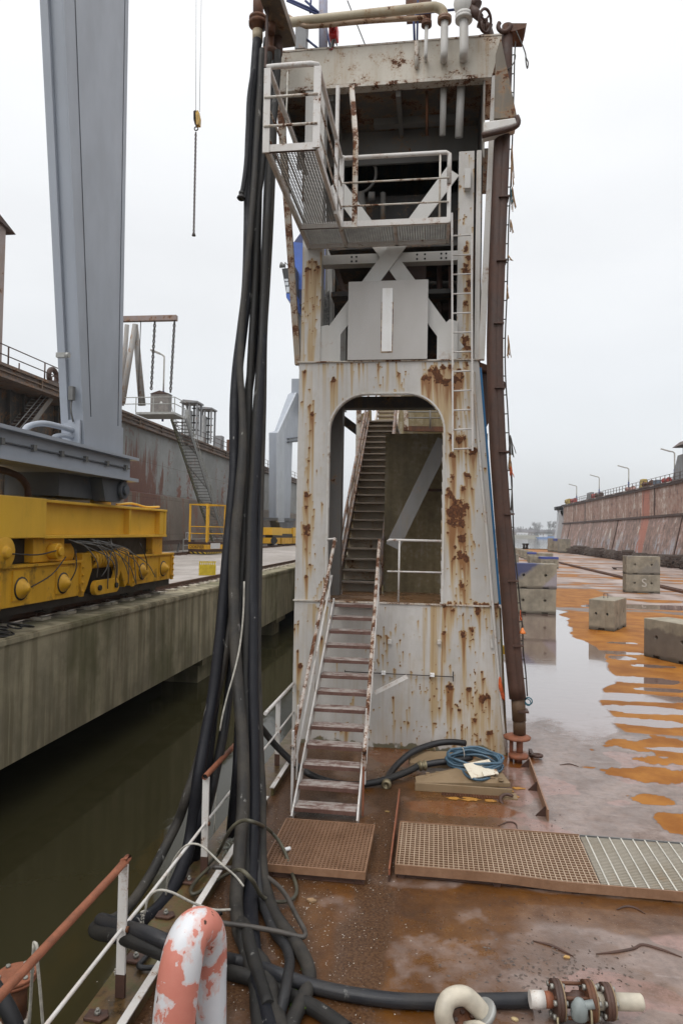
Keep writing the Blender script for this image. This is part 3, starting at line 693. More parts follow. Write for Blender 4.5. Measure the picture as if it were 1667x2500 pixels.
# yellow gate cage at the foot of the long stair
A_, B_, C_, D_ = Vector((-19.25,52.2,1.5)), Vector((-17.65,51.6,1.5)), Vector((-16.95,54.0,1.5)), Vector((-18.55,54.6,1.5))
cg = thing('stair_cage', 'yellow tubular cage with a striped skirt at the foot of the long stair', 'cage', A_)
U = Vector((0,0,1)); mb = MB(); H = 4.0
for P_ in (A_, B_, C_, D_): MB().bar(P_+U*.95, P_+U*H, .13).build('post', M['yellow'], cg)
for zz in (H-.05, 2.2, 1.65): 
    for P_, Q_ in ((A_,B_),(B_,C_),(C_,D_),(D_,A_)): mb.bar(P_+U*zz, Q_+U*zz, .09 if zz > 3 else .07)
mb.each('rail', M['yellow'], cg)
def skirt(z0, z1, mat, nm, grow=0.0):
    c = (A_+B_+C_+D_)/4; mb = MB(); ps = [P_+(P_-c).normalized()*grow for P_ in (A_,B_,C_,D_)]
    mb.add([p+U*z0 for p in ps]+[p+U*z1 for p in ps], [(0,1,5,4),(1,2,6,5),(2,3,7,6),(3,0,4,7),(4,5,6,7),(3,2,1,0)]); return mb.build(nm, mat, cg)
skirt(.78, .98, M['rust_dark'], 'upper_band', .1); skirt(.42, .778, M['yellow'], 'name_band', .1); skirt(.2, .418, M['rust_dark'], 'lower_band', .1)
def m_hazard():
    t = NT('hazard_stripes'); w = t.n.new('ShaderNodeTexWave'); w.bands_direction = 'DIAGONAL'; w.inputs['Scale'].default_value = 2.2; t.lk(t.map((1,1,1)), w.inputs[0])
    return t.out(t.mix(t.rng(w.outputs['Fac'], .45, .55), (.03,.025,.02), (.55,.36,.03)), .6)
skirt(.06, .198, m_hazard(), 'hazard_band', .1)
mid = A_.lerp(B_, .5); fd = (B_-A_).normalized(); nr = Vector((fd.y, -fd.x, 0))
text_mesh('lettering', 'DOKPIER', .36, m_plain('faded_black_lettering', (.1,.06,.02), .7, .2), cg, mid+nr*.135+U*.59, fd, U, .004)
fd2 = (C_-B_).normalized(); nr2 = Vector((fd2.y, -fd2.x, 0)); p = B_.lerp(C_, .42)+nr2*.125
mb = MB(); mb.add([p-fd2*.65+U*.45, p+fd2*.65+U*.45, p+fd2*.65+U*.9, p-fd2*.65+U*.9, p-fd2*.65+U*.45-nr2*.02, p+fd2*.65+U*.45-nr2*.02, p+fd2*.65+U*.9-nr2*.02, p-fd2*.65+U*.9-nr2*.02], [(0,1,2,3),(7,6,5,4),(0,4,5,1),(1,5,6,2),(2,6,7,3),(3,7,4,0)])
mb.build('notice_board', m_plain('white_notice', (.62,.62,.62), .5, .2, 14), cg)
# small yellow rail-stop sign
p = onZ(485, 1405, 1.5); p2 = onZ(521, 1398, 1.5); p2.y = p.y+.35; p2.x = p.x+.64
sg = thing('yellow_sign_plate', 'low yellow plate with a row of notches standing beside the quay rail', 'plate', p)
d = (p2-p).normalized(); w_ = (p2-p).length; nr = Vector((d.y,-d.x,0))*.02; h = .58
mb = MB(); mb.prism([p, p2, p2+U*h*.8, p+U*h*.8], nr)
for k in range(8): a = p.lerp(p2, k/8+.02); b = p.lerp(p2, k/8+.082); mb.prism([a+U*h*.8, b+U*h*.8, b+U*h*.95, a+U*h*.95], nr)
mb.prism([p+U*h*.95, p2+U*h*.95, p2+U*h*1.05, p+U*h*1.05], nr)
mb.build('plate', m_plain('olive_yellow_paint', (.5,.37,.02), .5, .2), sg)
# thin rail on the quay in front of the wall
fr = thing('guard_rail', 'thin pale handrail on the quay at the foot of the grey wall', 'railing', (-20.6, 62, 1.5), 'guard rails on the dock walls')
mb = MB()
for zz in (2.6, 2.05): mb.tube([(-21.2, 56, zz), (-21.2, 82, zz)], .035, 6)
mb.each('rail', M['galv'], fr)
for yy in (56, 62, 68.5, 75, 82): MB().bar((-21.2, yy, 1.5), (-21.2, yy, 2.6), .08).build('post', M['galv'], fr)
rb = thing('guard_beam', 'low rusty barrier beam beside the far crane rail', 'barrier', (-21.6, 48, 1.5))
MB().bar((-21.7, 34, 2.35), (-21.7, 60, 2.35), .12, .35).build('beam', M['rust_dark'], rb)
for yy in (36, 43, 49.5, 56): MB().bar((-21.7, yy, 1.5), (-21.7, yy+.35, 2.3), .14).build('post', M['galv_dark'], rb)
# ================================================================ CRANES
cr = thing('gantry_crane', 'big blue-grey gantry crane leg on yellow wheel bogies at the quay edge', 'crane', (-8.5, 15, 1.655))
g = M['crane_grey']; gd = M['crane_grey_dark']; ye = M['yellow']; yc = M['yellow_clean']
def yz(X, pts): return [Vector((X, y, z)) for y, z in pts]
# leg: tapered thin box, wider towards the top along the rail, with flange strips on its near face
def taper(mb, x0, x1, ya0, yb0, z0, ya1, yb1, z1, dx=0.0):
    mb.add([(x0,ya0,z0),(x1,ya0,z0),(x1,yb0,z0),(x0,yb0,z0),(x0-dx,ya1,z1),(x1,ya1,z1),(x1,yb1,z1),(x0-dx,yb1,z1)],
           [(0,3,2,1),(4,5,6,7),(0,1,5,4),(1,2,6,5),(2,3,7,6),(3,0,4,7)])
mb = MB(); taper(mb, -8.12, -7.7, 14.15, 15.98, 5.25, 12.1, 15.66, 19)
mb.build('leg', g, cr, bevel=.03)
mb = MB(); taper(mb, -8.17, -7.99, 14.06, 14.15, 5.25, 12.0, 12.1, 19); mb.build('leg_flange', g, cr, bevel=.01)
mb = MB(); taper(mb, -7.71, -7.685, 14.13, 14.16, 5.25, 12.08, 12.11, 19); mb.build('leg_edge', g, cr)
mb = MB(); mb.bar((-7.694, 14.50, 5.3), (-7.694, 12.65, 19), .012, .016); mb.bar((-7.694, 15.75, 5.3), (-7.694, 15.43, 19), .012, .01); mb.each('weld_seam', gd, cr)
mb = MB(); taper(mb, -8.13, -7.68, 14.13, 16.0, 5.26, 14.02, 15.99, 5.98); mb.build('leg_foot', g, cr)
# sill beam
mb = MB(); mb.box(-9.3, -7.62, 2, 16.3, 4.74, 5.2); mb.box(-9.35, -7.45, 2, 16.45, 5.2, 5.27); mb.box(-9.35, -7.45, 2, 16.45, 4.66, 4.74)
mb.build('sill_beam', g, cr)
MB().tube([(-7.585, 2, 4.98), (-7.585, 16.2, 4.98)], .02, 8).build('cable', gd, cr)
for k in range(9): MB().box(-7.63, -7.55, 8.1+k*.98, 8.2+k*.98, 4.93, 5.05).build('cable_clip', M['galv_dark'], cr)
mb = MB(); mb.tube([(-7.9,14.06,5.62),(-7.9,13.4,5.62),(-7.9,12.8,5.58),(-7.9,12.3,5.42),(-7.9,12.2,5.2)], .06, 10, sub=4); mb.tube([(-7.9,14.06,5.46),(-7.9,13.7,5.46),(-7.9,13.3,5.38),(-7.9,13.15,5.2)], .05, 10, sub=4)
mb.each('conduit', g, cr)
MB().box(-8.1, -7.72, 13.98, 14.04, 5.32, 5.85).build('conduit_plate', g, cr)
mb = MB(); mb.box(-7.9, -7.8, 13.78, 13.9, 6.25, 6.55); mb.tube([(-7.85,13.85,6.27),(-7.87,13.85,6.05),(-7.86,13.95,5.8)], .02, 6, sub=3); mb.build('junction_box', M['galv_dark'], cr)
mb = MB(); mb.box(-8.02, -7.82, 13.45, 13.56, 7.1, 7.2); mb.cyl((-7.82,13.5,7.15), (-7.74,13.5,7.15), .06); mb.build('bracket_light', M['galv'], cr)
# pivot under the sill
mb = MB(); mb.box(-9.2, -7.95, 13.6, 16.0, 4.16, 4.66); mb.build('pivot_housing', gd, cr)
mb = MB(); mb.prism(yz(-7.95, [(14.9,4.66),(16.2,4.66),(16.15,4.3),(15.8,4.12),(15.1,4.12)]), (.3,0,0)); mb.cyl((-7.66,15.9,4.42), (-7.55,15.9,4.42), .22); mb.cyl((-7.55,15.9,4.42), (-7.48,15.9,4.42), .12)
mb.build('pivot_bracket', gd, cr)
# yellow balance beam
mb = MB(); mb.box(-9.2, -8.0, 12.95, 19.15, 3.32, 4.0); mb.box(-9.3, -7.82, 12.9, 19.3, 3.99, 4.05); mb.box(-9.3, -7.82, 12.9, 19.3, 3.25, 3.32); mb.box(-9.3, -7.84, 19.15, 19.3, 3.32, 3.99)
mb.build('balance_beam', yc, cr, bevel=.01)
MB().box(-9.3, -7.80, 6, 12.93, 3.26, 4.06).build('balance_box', yc, cr, bevel=.02)
MB().box(-8.0, -7.86, 16.85, 16.97, 3.33, 3.98).box(-8.0, -7.86, 18.85, 19.14, 3.33, 3.98).build('web_stiffener', yc, cr)
mb = MB(); mb.prism([(-8.1,15.4,4.05),(-8.1,16.3,4.05),(-8.1,16.25,4.42),(-8.1,15.5,4.42)], (-.1,0,0)); mb.tube([(-8.0,16.4,4.08),(-8.0,17.3,4.15),(-8.0,18.2,4.09),(-8.0,19.1,4.13)], .03, 6, sub=3)
mb.build('hose_bracket', yc, cr)
# hanging pipe end left above
mb = MB(); mb.tube([(-8.2,10,4.6),(-8.2,12.2,4.55),(-8.2,12.8,4.35),(-8.2,12.9,4.1)], .07, 8, sub=3); mb.build('drain_pipe', M['rust_dark'], cr)
# bogies
XF = -7.9
def bogie(y0, y1, z0, z1, wheels, name='bogie_frame'):
    b = MB().box(XF-.75, XF, y0, y1, z0, z1).build(name, ye, cr, bevel=.015)
    mb = MB(); 
    for yy in (y0, y1-.14): mb.box(XF, XF+.05, yy, yy+.14, z0-.02, z1+.05)
    mb.box(XF-.8, XF+.06, y0-.02, y1+.02, z1, z1+.045); mb.build('frame_flange', ye, b)
    mb = MB()
    for yy in (y0+.07, y1-.07):
        for k in range(4): mb.cyl((XF+.05, yy, z0+.1+k*(z1-z0-.2)/3), (XF+.085, yy, z0+.1+k*(z1-z0-.2)/3), .035, n=6)
    mb.each('bolt', ye, b)
    for yw in wheels:
        w = MB().lathe((XF-.52, yw, 1.655+.31), (1,0,0), [(0,0),(.33,0),(.33,.04),(.31,.05),(.31,.2),(.33,.21),(.33,.25),(0,.25)], 20).build('wheel', M['black_grease_and_shade'], cr)
        pl = MB().box(XF, XF+.03, yw-.26, yw+.26, z0+.12, z1-.06).build('axle_plate', ye, b)
        MB().lathe((XF+.03, yw, z0+.34), (1,0,0), [(0,0),(.2,0),(.19,.03),(.13,.045),(.12,.12),(.07,.125),(.06,.16),(0,.165)], 16).build('axle_hub', ye, b)
        MB().lathe((XF+.028, yw, z0+.34), (1,0,0), [(.17,0),(.23,.001),(.23,.014),(.17,.015)], 16).build('grease_ring', M['black_grease_and_shade'], b)
    return b
b1_ = bogie(11.45, 14.6, 1.95, 2.7, (12.25, 13.75)); b2_ = bogie(17.1, 19.95, 1.98, 2.72, (17.75, 19.2)); 
bogie(7.0, 10.6, 1.95, 2.7, (8, 9.6))
MB().box(XF-.6, XF-.1, 11.4, 20, 1.78, 1.96).build('under_frame', M['black_grease_and_shade'], cr)
# equaliser, gearbox, spring
mb = MB(); mb.prism(yz(XF-.1, [(10.0,2.78),(10.0,3.25),(11.6,3.28),(11.9,3.0),(12.0,2.78)]), (-.6,0,0)); mb.lathe((XF-.12,11.62,3.0), (1,0,0), [(0,0),(.34,0),(.34,.1),(.31,.13),(.31,.22),(.12,.23),(.1,.3),(0,.31)], 20)
mb.build('drive_motor', ye, cr, bevel=.02)
mb = MB(); mb.box(XF-.5, XF-.05, 12.75, 13.9, 2.76, 3.26); mb.cyl((XF-.05,13.35,2.98), (XF+.16,13.35,2.98), .17); mb.cyl((XF+.16,13.35,2.98), (XF+.22,13.35,2.98), .1)
mb.build('equaliser_pin', ye, cr, bevel=.02)
mb = MB(); mb.box(XF-.5, XF-.05, 18.6, 19.3, 2.76, 3.26); mb.build('equaliser_pin', ye, cr, bevel=.02)
mb = MB(); mb.lathe((XF-.45, 13.3, 2.9), (0,1,0), [(0,0),(.3,0),(.3,1.2),(.24,1.3),(0,1.3)], 18); mb.build('gearbox', ye, cr)
mb = MB(); mb.prism(yz(XF-.05, [(14.7,2.9),(15.1,2.9),(15.15,2.5),(14.95,2.15),(14.75,1.9),(14.65,2.2)]), (-.35,0,0)); mb.prism(yz(XF-.05, [(16.35,2.85),(16.8,3.0),(17.1,2.9),(17.1,2.1),(16.9,1.95),(16.7,2.3)]), (-.35,0,0)); mb.prism(yz(XF+.02, [(16.1,2.15),(16.35,2.15),(16.75,2.85),(16.5,2.85)]), (-.1,0,0))
mb.each('clamp_lever', ye, cr, bevel=.015)
mb = MB(); pts = [(XF-.16+.17*math.cos(a), 15.15+1.25*a/(2*PI*9), 2.72+.17*math.sin(a)) for a in np.linspace(0, 2*PI*9, 130)]; mb.tube(pts, .042, 7)
mb.build('spring', ye, cr)
mb = MB(); mb.prism([Vector((XF+.08, y, z)) for y, z in [(15.2+.16*math.cos(a), 2.07+.17*math.sin(a)) for a in np.linspace(PI/2, 1.5*PI, 9)]+[(16.15+.16*math.cos(a), 2.07+.17*math.sin(a)) for a in np.linspace(-PI/2, PI/2, 9)]], (-.12,0,0))
mb.build('clamp_link', ye, cr, bevel=.01)
mb = MB()
for yy in (15.25, 16.1): mb.cyl((XF+.08,yy,2.07), (XF+.13,yy,2.07), .07, n=6)
mb.each('link_pin', M['black_grease_and_shade'], cr)
MB().box(XF-.8, XF-.3, 14.4, 17.3, 2.0, 2.75).build('gap_shade_frame', M['black_grease_and_shade'], cr)  # black fill, paints a dark gap between the bogie frames
mb = MB(); mb.box(XF-.7, XF-.25, 9.5, 19.6, 2.75, 3.24); mb.build('gap_shade_gear', M['black_grease_and_shade'], cr)  # black box filling the gap below the balance beam as painted shade
mb = MB()
for k in range(13):
    ya = 13.6+rng.random()*2.4; yb = 14.2+rng.random()*4.5; 
    mb.tube([(XF+.02, ya, 3.16+rng.random()*.08), (XF+.1+rng.random()*.1, ya*.6+yb*.4, 3.1-rng.random()*.15), (XF+.14+rng.random()*.06, yb*.8+ya*.2, 2.85-rng.random()*.3), (XF+.1, yb, 2.5-rng.random()*.5)], .013, 5, sub=5)
mb.build('cable_bundle', M['galv_dark'], cr)
mb = MB()
for a in ((12.25,2.29,13.7,2.85),(13.75,2.29,14.1,3.0),(13.2,3.0,11.7,2.98),(17.75,2.3,17.4,3.1)): mb.tube([(XF+.17,a[0],a[1]),(XF+.22,(a[0]+a[2])/2,(a[1]+a[3])/2-.05),(XF+.1,a[2],a[3])], .014, 6, sub=4)
mb.each('grease_line', M['black_grease_and_shade'], cr)
# tool clutter and cable heap on the quay edge
o = MB()
for k in range(8):
    cx, cy = -7.85+rng.random()*.12, 11.2+rng.random()*1.3; o.torus((cx, cy, 1.52+.02*k), (rng.random()*.3, rng.random()*.3, 1), .12+.1*rng.random(), .016, 18, 6)
tag(o.build('cable_heap', M['black_grease_and_shade']), 'small heap of black cable lying on the quay edge under the near bogie', 'cable')

# second crane on the far rail: leg, blue cab, bogie
XC = -19.4
c2 = thing('gantry_crane', 'distant second grey gantry crane with blue cab, partly behind the white tower', 'crane', (XC, 85, 1.66))
F = lambda px, py, dx=0.0: onX(px, py, XC+dx)
def fp_(mb, pts, w, dx=0.0): mb.prism([F(px, py, dx) for px, py in pts], (-w, 0, 0))
mb = MB(); fp_(mb, [(681,1275),(681,1056),(694,1052),(725,962),(780,930),(780,1075),(714,1080),(708,1275)], 1.3); mb.build('leg', g, c2, bevel=.04)
mb = MB(); fp_(mb, [(679,1275),(679,1056),(724,958),(729,962),(694,1052),(694,1275)], .25, .2); mb.build('leg_flange', m_rusty('light_crane_grey', (.38,.41,.45), -.3, .05, .2, rough=.4), c2)
mb = MB(); fp_(mb, [(706,1070),(740,1065),(740,1068),(706,1073)], .3, .3); fp_(mb, [(706,1078),(740,1074),(740,1077),(706,1081)], .3, .3); mb.each('cross_tie', gd, c2)
mb = MB(); fp_(mb, [(677,1264),(722,1266),(722,1272),(677,1271)], 1.8, .2); fp_(mb, [(681,1272),(718,1273),(716,1290),(684,1289)], 1.2, .1); mb.each('pivot', gd, c2)
mb = MB(); fp_(mb, [(664,1288),(689,1288),(689,1307),(664,1306)], 1.5, .3); fp_(mb, [(689,1289),(716,1290),(714,1304),(689,1303)], 1.4, .1); fp_(mb, [(716,1288),(745,1289),(745,1310),(716,1310)], 1.5, .3); mb.each('balance_beam', yc, c2)
mb = MB(); fp_(mb, [(661,1313),(684,1313),(684,1328),(661,1327)], 1.2, .4); fp_(mb, [(688,1313),(713,1313),(713,1327),(688,1328)], 1.2, .4); fp_(mb, [(716,1312),(745,1312),(745,1326),(716,1327)], 1.2, .4); mb.each('bogie_frame', ye, c2)
mb = MB(); fp_(mb, [(666,1304),(740,1304),(740,1314),(666,1314)], .9, .2); 
for px in (670, 694, 708, 722): q_ = F(px, 1327, .2); mb.cyl(q_+Vector((-.1,0,0)), q_+Vector((-.8,0,0)), .42, n=16)
mb.cyl(F(669,1320,.45), F(669,1320,.8), .4, n=14)
mb.each('wheel', M['black_grease_and_shade'], c2)
# blue slewing house up on the portal
Yb = 92.0
def P4(mb, pts, Yv, dy): mb.prism([onY(px, py, Yv) for px, py in pts], (0, dy, 0))
mb = MB(); P4(mb, [(716,590),(806,600),(806,706),(712,706)], Yb, 12); mb.build('machine_house', M['blue_paint'], c2)
mb = MB(); P4(mb, [(712,706),(800,706),(786,742),(716,742)], Yb+.4, 10); mb.build('house_underside', M['blue_dark'], c2)
cab = MB(); P4(cab, [(688,655),(722,652),(722,716),(699,716)], Yb-2.0, 4.4); cabo = cab.build('driver_cab', M['black_paint'], c2)
mb = MB()
for (x0, x1, y0, y1) in ((694,703,680,686),(705,716,680,686),(695,704,688,696),(706,717,688,696),(698,706,699,713),(708,718,699,713)): P4(mb, [(x0,y0),(x1,y0),(x1,y1),(x0+1,y1)], Yb-2.08, .06)
mb.each('cab_window', M['glass'], cabo)
mb = MB(); P4(mb, [(698,716),(722,716),(722,748),(699,726)], Yb-2.0, 4.4); mb.build('cab_floor', M['blue_paint'], c2)
mb = MB(); mb.bar(onY(696,655,Yb-2), onY(696,640,Yb-2), .12); mb.bar(onY(696,640,Yb-2), onY(706,650,Yb-2), .1); mb.cyl(onY(695,649,Yb-2), onY(685,646,Yb-2), .2, .42); mb.build('floodlight', M['galv_dark'], c2)
mb = MB(); P4(mb, [(716,592),(806,602),(790,560),(742,556)], Yb+2, 8); mb.build('house_roof', M['blue_dark'], c2)
mb = MB(); P4(mb, [(716,742),(786,742),(790,935),(735,955)], Yb+2, 5); mb.build('slewing_column', gd, c2)
zp = F(740, 940).z; MB().box(-20.6, -13.5, 95.5, 103, zp-3.2, zp+.4).build('cross_girder', g, c2, bevel=.05)
# lattice parts of that crane, seen above the tower roof
ml = thing('lattice_mast', 'blue and rust lattice mast with walkway seen behind the tower roof', 'mast', (-4.2, 30, 12))
zq = lambda px, py: onY(px, py, 30.0)
MB().tube([zq(789,130), zq(789,-30)], .20, 10).build('mast_tube', m_rusty('blue_grey_mast', (.28,.29,.38), .4, .5, .3, sc=4), ml)
mb = MB(); 
for a, b in (((700,0),(800,45)),((700,-6),(800,38)),((745,92),(790,128)),((735,118),(790,148)),((745,0),(790,40)),((795,60),(808,125)),((760,-20),(757,30))): mb.tube([zq(*a), zq(*b)], .05, 6)
mb.build('brace', M['blue_dark'], ml)
MB().bar(zq(735,125), zq(738,55), .5).build('ladder_box', M['grey_paint'], ml)
st_ = MB().tube([onY(848,0,26), onY(895,118,26), onY(900,135,26)], .022, 6); tag(st_.build('stay_wire', M['chain']), 'thin dark stay wire slanting behind the tower roof', 'wire')
MB_ = MB().box(onY(990,10,24).x, onY(1052,10,24).x, 24, 25, onY(990,8,24).z, onY(990,-60,24).z); tag(MB_.build('rusty_box', M['rust']), 'rusty brown steel box at the top picture edge behind the tower roof', 'box')

# hanging hook block with chain
hk = thing('crane_hook', 'yellow hook block hanging on two thin wires with a long chain below', 'hook block', onY(479, 330, 30))
h_ = lambda px, py: onY(px, py, 30.0)
for dx in (0, 13): MB().tube([h_(478+dx*.7,272), h_(479+dx,-40)], .013, 6).build('wire_rope', M['galv'], hk)
mb = MB(); mb.prism([h_(474,270), h_(483,267), h_(487,285), h_(486,303), h_(477,303), h_(473,290)], (0,.25,0)); mb.build('block', m_plain('worn_yellow_paint', (.5,.3,.05), .5, .5, 8), hk, bevel=.02)
mb = MB(); mb.prism([h_(472,270), h_(477,267), h_(479,303), h_(475,302), h_(472,290)], (0,.3,0)); mb.build('side_plate', M['rust_dark'], hk)
c = h_(479, 313); mb = MB(); mb.torus(c, (0,1,0), .085, .028, 16, 8, .6, 5.4); mb.cyl(h_(479,303), h_(479,309), .03); mb.build('hook', M['chain'], hk)
chain_mb(h_(478,322), h_(473,570), .12, .026).build('chain', m_plain('brown_chain', (.11,.085,.08), .6, .3), hk)
MB().cyl(h_(473,568), h_(473,575), .06, .09).build('chain_end', M['chain'], hk)

# ================================================================ RIGHT DOCK WALL
def m_rightwall():
    t = NT('faded_rust_wall'); s = t.sep(); n = t.noise(.16, 7, .65); st = t.noise(1, 7, .68, t.map((.3, .42, .06))); st2 = t.noise(1, 6, .6, t.map((.8, .5, .16))); n3 = t.noise(1.3, 7, .68)
    up = t.rng(s['Z'], 6.2, 6.7)
    f = t.math('ADD', t.math('MULTIPLY', st, .5), t.math('MULTIPLY', n3, .5))
    cu = t.ramp(f, [(.38,(.085,.05,.04)),(.44,(.22,.14,.11)),(.48,(.335,.18,.135)),(.52,(.31,.23,.185)),(.56,(.40,.265,.21)),(.61,(.56,.5,.45))])
    cl = t.ramp(f, [(.36,(.12,.075,.06)),(.46,(.21,.14,.112)),(.52,(.26,.17,.14)),(.555,(.38,.225,.175)),(.60,(.36,.33,.33)),(.65,(.55,.5,.47))])
    c = t.mix(up, cl, cu)
    y = t.math('ADD', s['Y'], 110.0)
    band = t.math('MULTIPLY', t.rng(y, 108.3, 108.8), t.rng(y, 112.6, 112.1)); c = t.mix(t.math('MULTIPLY', band, t.rng(n3, .3, .5, .45, .95)), c, (.40,.15,.10))
    low = t.rng(t.math('ADD', s['Z'], t.math('MULTIPLY', t.math('SUBTRACT', st2, .5), 9)), 5.0, 3.0)
    c = t.mix(t.math('MULTIPLY', low, t.rng(st2, .52, .58)), c, t.mix(n3, (.24,.26,.34), (.46,.43,.40)))
    c = t.mix(t.math('MULTIPLY', t.rng(st2, .63, .66), .85), c, (.55,.50,.44))
    c = t.mix(t.math('MULTIPLY', t.rng(t.noise(1, 6, .6, t.map((1.2, .8, .1)), 1.5), .6, .65), .8), c, (.06,.035,.025))
    v = t.n.new('ShaderNodeTexBrick'); v.offset = 0; v.inputs['Scale'].default_value = 1; v.inputs['Brick Width'].default_value = 7.5; v.inputs['Row Height'].default_value = 2.35; v.inputs['Mortar Size'].default_value = .035
    v.inputs['Color1'].default_value = v.inputs['Color2'].default_value = (1,1,1,1); v.inputs['Mortar'].default_value = (.55,.48,.45,1)
    cm = t.n.new('ShaderNodeCombineXYZ'); t.lk(y, cm.inputs[0]); t.lk(s['Z'], cm.inputs[1]); t.lk(cm.outputs[0], v.inputs[0])
    mm = t.n.new('ShaderNodeMix'); mm.data_type = 'RGBA'; mm.blend_type = 'MULTIPLY'; mm.inputs[0].default_value = .4; t.lk(c, mm.inputs[6]); t.lk(v.outputs[0], mm.inputs[7])
    t.bump(n3, .15, .05); return t.out(mm.outputs[2], .65)
rw = thing('dock_wall', 'long pinkish rust dock wall on the right with patchy faded paint', 'dock wall', (32, 110, 0))
mb = MB(); prof = [(32.2,11.0),(32.2,6.5),(30.9,0),(36,0),(36,11.0)]
mb.prism([(a, 20, b) for a, b in prof], (0, 158, 0)); mb.build('wall_plating', m_rightwall(), rw)
mb = MB(); mb.box(31.75, 36.2, 19, 179, 11.02, 11.22); mb.box(31.9, 32.15, 19, 179, 10.72, 11.02); mb.box(31.95, 32.2, 19, 178.6, 6.4, 6.72)
mb.build('edge_girder', M['rust_dark'], rw)
mb = MB(); yy = 62
while yy < 176: mb.box(31.72, 31.86, yy, yy+1.7, 11.02, 11.14); yy += 7.2
mb.each('fender_pad', m_plain('pale_fender', (.42,.36,.32), .7, .3), rw)
mb = MB()
for yy in (94.5, 126, 168.5):
    mb.bar((32.15, yy, 6.4), (30.82, yy, 0), .14)
for yy in (106, 165, 92): mb.box(32.1, 32.24, yy, yy+.12, 6.6, 10.9)
mb.build('pipe_run', M['rust_dark'], rw)
mb = MB()
for k in range(22): mb.bar((32.12, 153-.25, 10.6-k*.28), (32.12, 153+.25, 10.6-k*.28), .06)
mb.bar((32.12,152.7,10.8), (32.12,152.7,4.6), .06); mb.bar((32.12,153.3,10.8), (32.12,153.3,4.6), .06); mb.build('wall_ladder', M['galv_dark'], rw)
e9 = lambda px, py: onY(px, py, 180.0)
mb = MB(); mb.prism([e9(1366,1238), e9(1384,1240), e9(1384,1274), e9(1370,1345), e9(1346,1345), e9(1357,1318), e9(1364,1270)], (0,3,0))
tag(mb.build('end_plate', m_plain('white_end_paint', (.50,.51,.53), .6, .2)), 'white sloping steel end plate beyond the far end of the right dock wall', 'steel plate')
mb = MB(); mb.prism([e9(1357,1237), e9(1375,1234), e9(1375,1246), e9(1358,1245)], (0,3,0)); mb.prism([e9(1367,1246.2), e9(1375,1246.2), e9(1375,1256), e9(1372,1261), e9(1369,1255)], (0,2,0))
tag(mb.build('end_bracket', M['black_paint']), 'dark overhanging bracket at the far top end of the right dock wall', 'bracket')
rl = thing('guard_rail', 'long thin dark railing along the top of the right rust dock wall', 'railing', (32.3, 110, 11.2), 'guard rails on the dock walls')
mb = MB()
for zz in (12.3, 11.8): mb.tube([(32.3, 24, zz), (32.3, 178, zz)], .035, 6)
mb.each('rail', M['rust_dark'], rl)
mb = MB(); yy = 60.0
while yy < 178: mb.bar((32.3, yy, 11.2), (32.3, yy, 12.3), .08); yy += 2.0
mb.each('post', M['rust_dark'], rl)
for i, (px, pt) in enumerate([(1407, 1185), (1462, 1163), (1534, 1141), (1646, 1101)]):
    p = onX(px, 1236, 34.0); pz = onX(px, pt, 34.0)
    lamp_post('l', (34.0, p.y, 11.2), pz.z-11.2-.1, -1.9, .1 if i else .11, ['farthest and leftmost lamp post on the right dock wall','second lamp post from the far end of the right dock wall','third lamp post, above red machinery on the right dock wall','tallest nearest lamp post, beside the dark roofed house on the right dock wall'][i], 'lamp posts along the dock walls', .3)
# deck gear on the wall
red = m_plain('faded_red_paint', (.35,.06,.05), .6, .3); yel = m_plain('dull_yellow_paint', (.45,.33,.08), .6, .3); bl = m_plain('grey_blue_paint', (.12,.15,.19), .6, .3); pin = m_plain('dull_pink_paint', (.42,.25,.22), .6, .3)
gear = [('winch',1392,1404,1218,1226,red,'small red winch at the far end of the right dock wall top','winch'),('drum',1384,1390,1218,1228,yel,'small yellow drum at the far end of the right dock wall top','drum'),
 ('control_hut',1430,1444,1203,1222,M['grey_paint'],'grey framed control box between the two far lamp posts','cabinet'),('winch',1448,1456,1205,1216,red,'red winch right of the grey control box on the dock wall','winch'),
 ('winch',1456,1468,1203,1214,M['rust_dark'],'dark winch below the second lamp post on the dock wall','winch'),('capstan',1526,1546,1188,1200,pin,'pink and red capstan below the third lamp post','capstan'),
 ('valve_stand',1564,1572,1170,1190,yel,'yellow valve stand right of the third lamp post on the dock wall','valve'),('pump',1572,1592,1174,1188,M['rust'],'brown pump next to the yellow valve stand on the dock wall','pump'),
 ('storage_bin',1596,1606,1172,1184,bl,'blue-grey bin on the right dock wall by the railing','bin'),('winch',1620,1634,1166,1178,red,'bright red winch left of the dark roofed house','winch')]
for nm, x0, x1, yt, yb, mt, lb, ct in gear:
    a = onX(x0, yb, 33.2); b = onX(x1, yb, 33.2); t_ = onX((x0+x1)/2, yt, 33.2)
    th = thing(nm, lb, ct, (33.2, a.y, 11.2)); h = max(.5, t_.z-11.2); y0_, y1_ = sorted((a.y, b.y)); y1_ = min(y1_, y0_+4)
    MB().box(32.9, 33.9, y0_, y1_, 11.2, 11.2+h*.35).build('base', mt, th)
    if ct in ('winch', 'capstan', 'drum', 'pump'):
        MB().lathe((33.2, y0_+.15, 11.2+h*.6), (0,1,0), [(0,0),(h*.42,0),(h*.42,.1),(h*.28,.12),(h*.28,(y1_-y0_)-.45),(h*.42,(y1_-y0_)-.43),(h*.42,(y1_-y0_)-.3),(0,(y1_-y0_)-.3)], 14).build('drum', mt, th)
    else:
        MB().box(33.0, 33.7, y0_+.1, y1_-.1, 11.2+h*.35, 11.2+h).build('housing', mt, th, bevel=.05)
hs_ = thing('deck_house', 'dark house with overhanging roof at the right picture edge on the dock wall', 'building', (34, 92, 11.2))
yA = onX(1638, 1160, 33.6).y
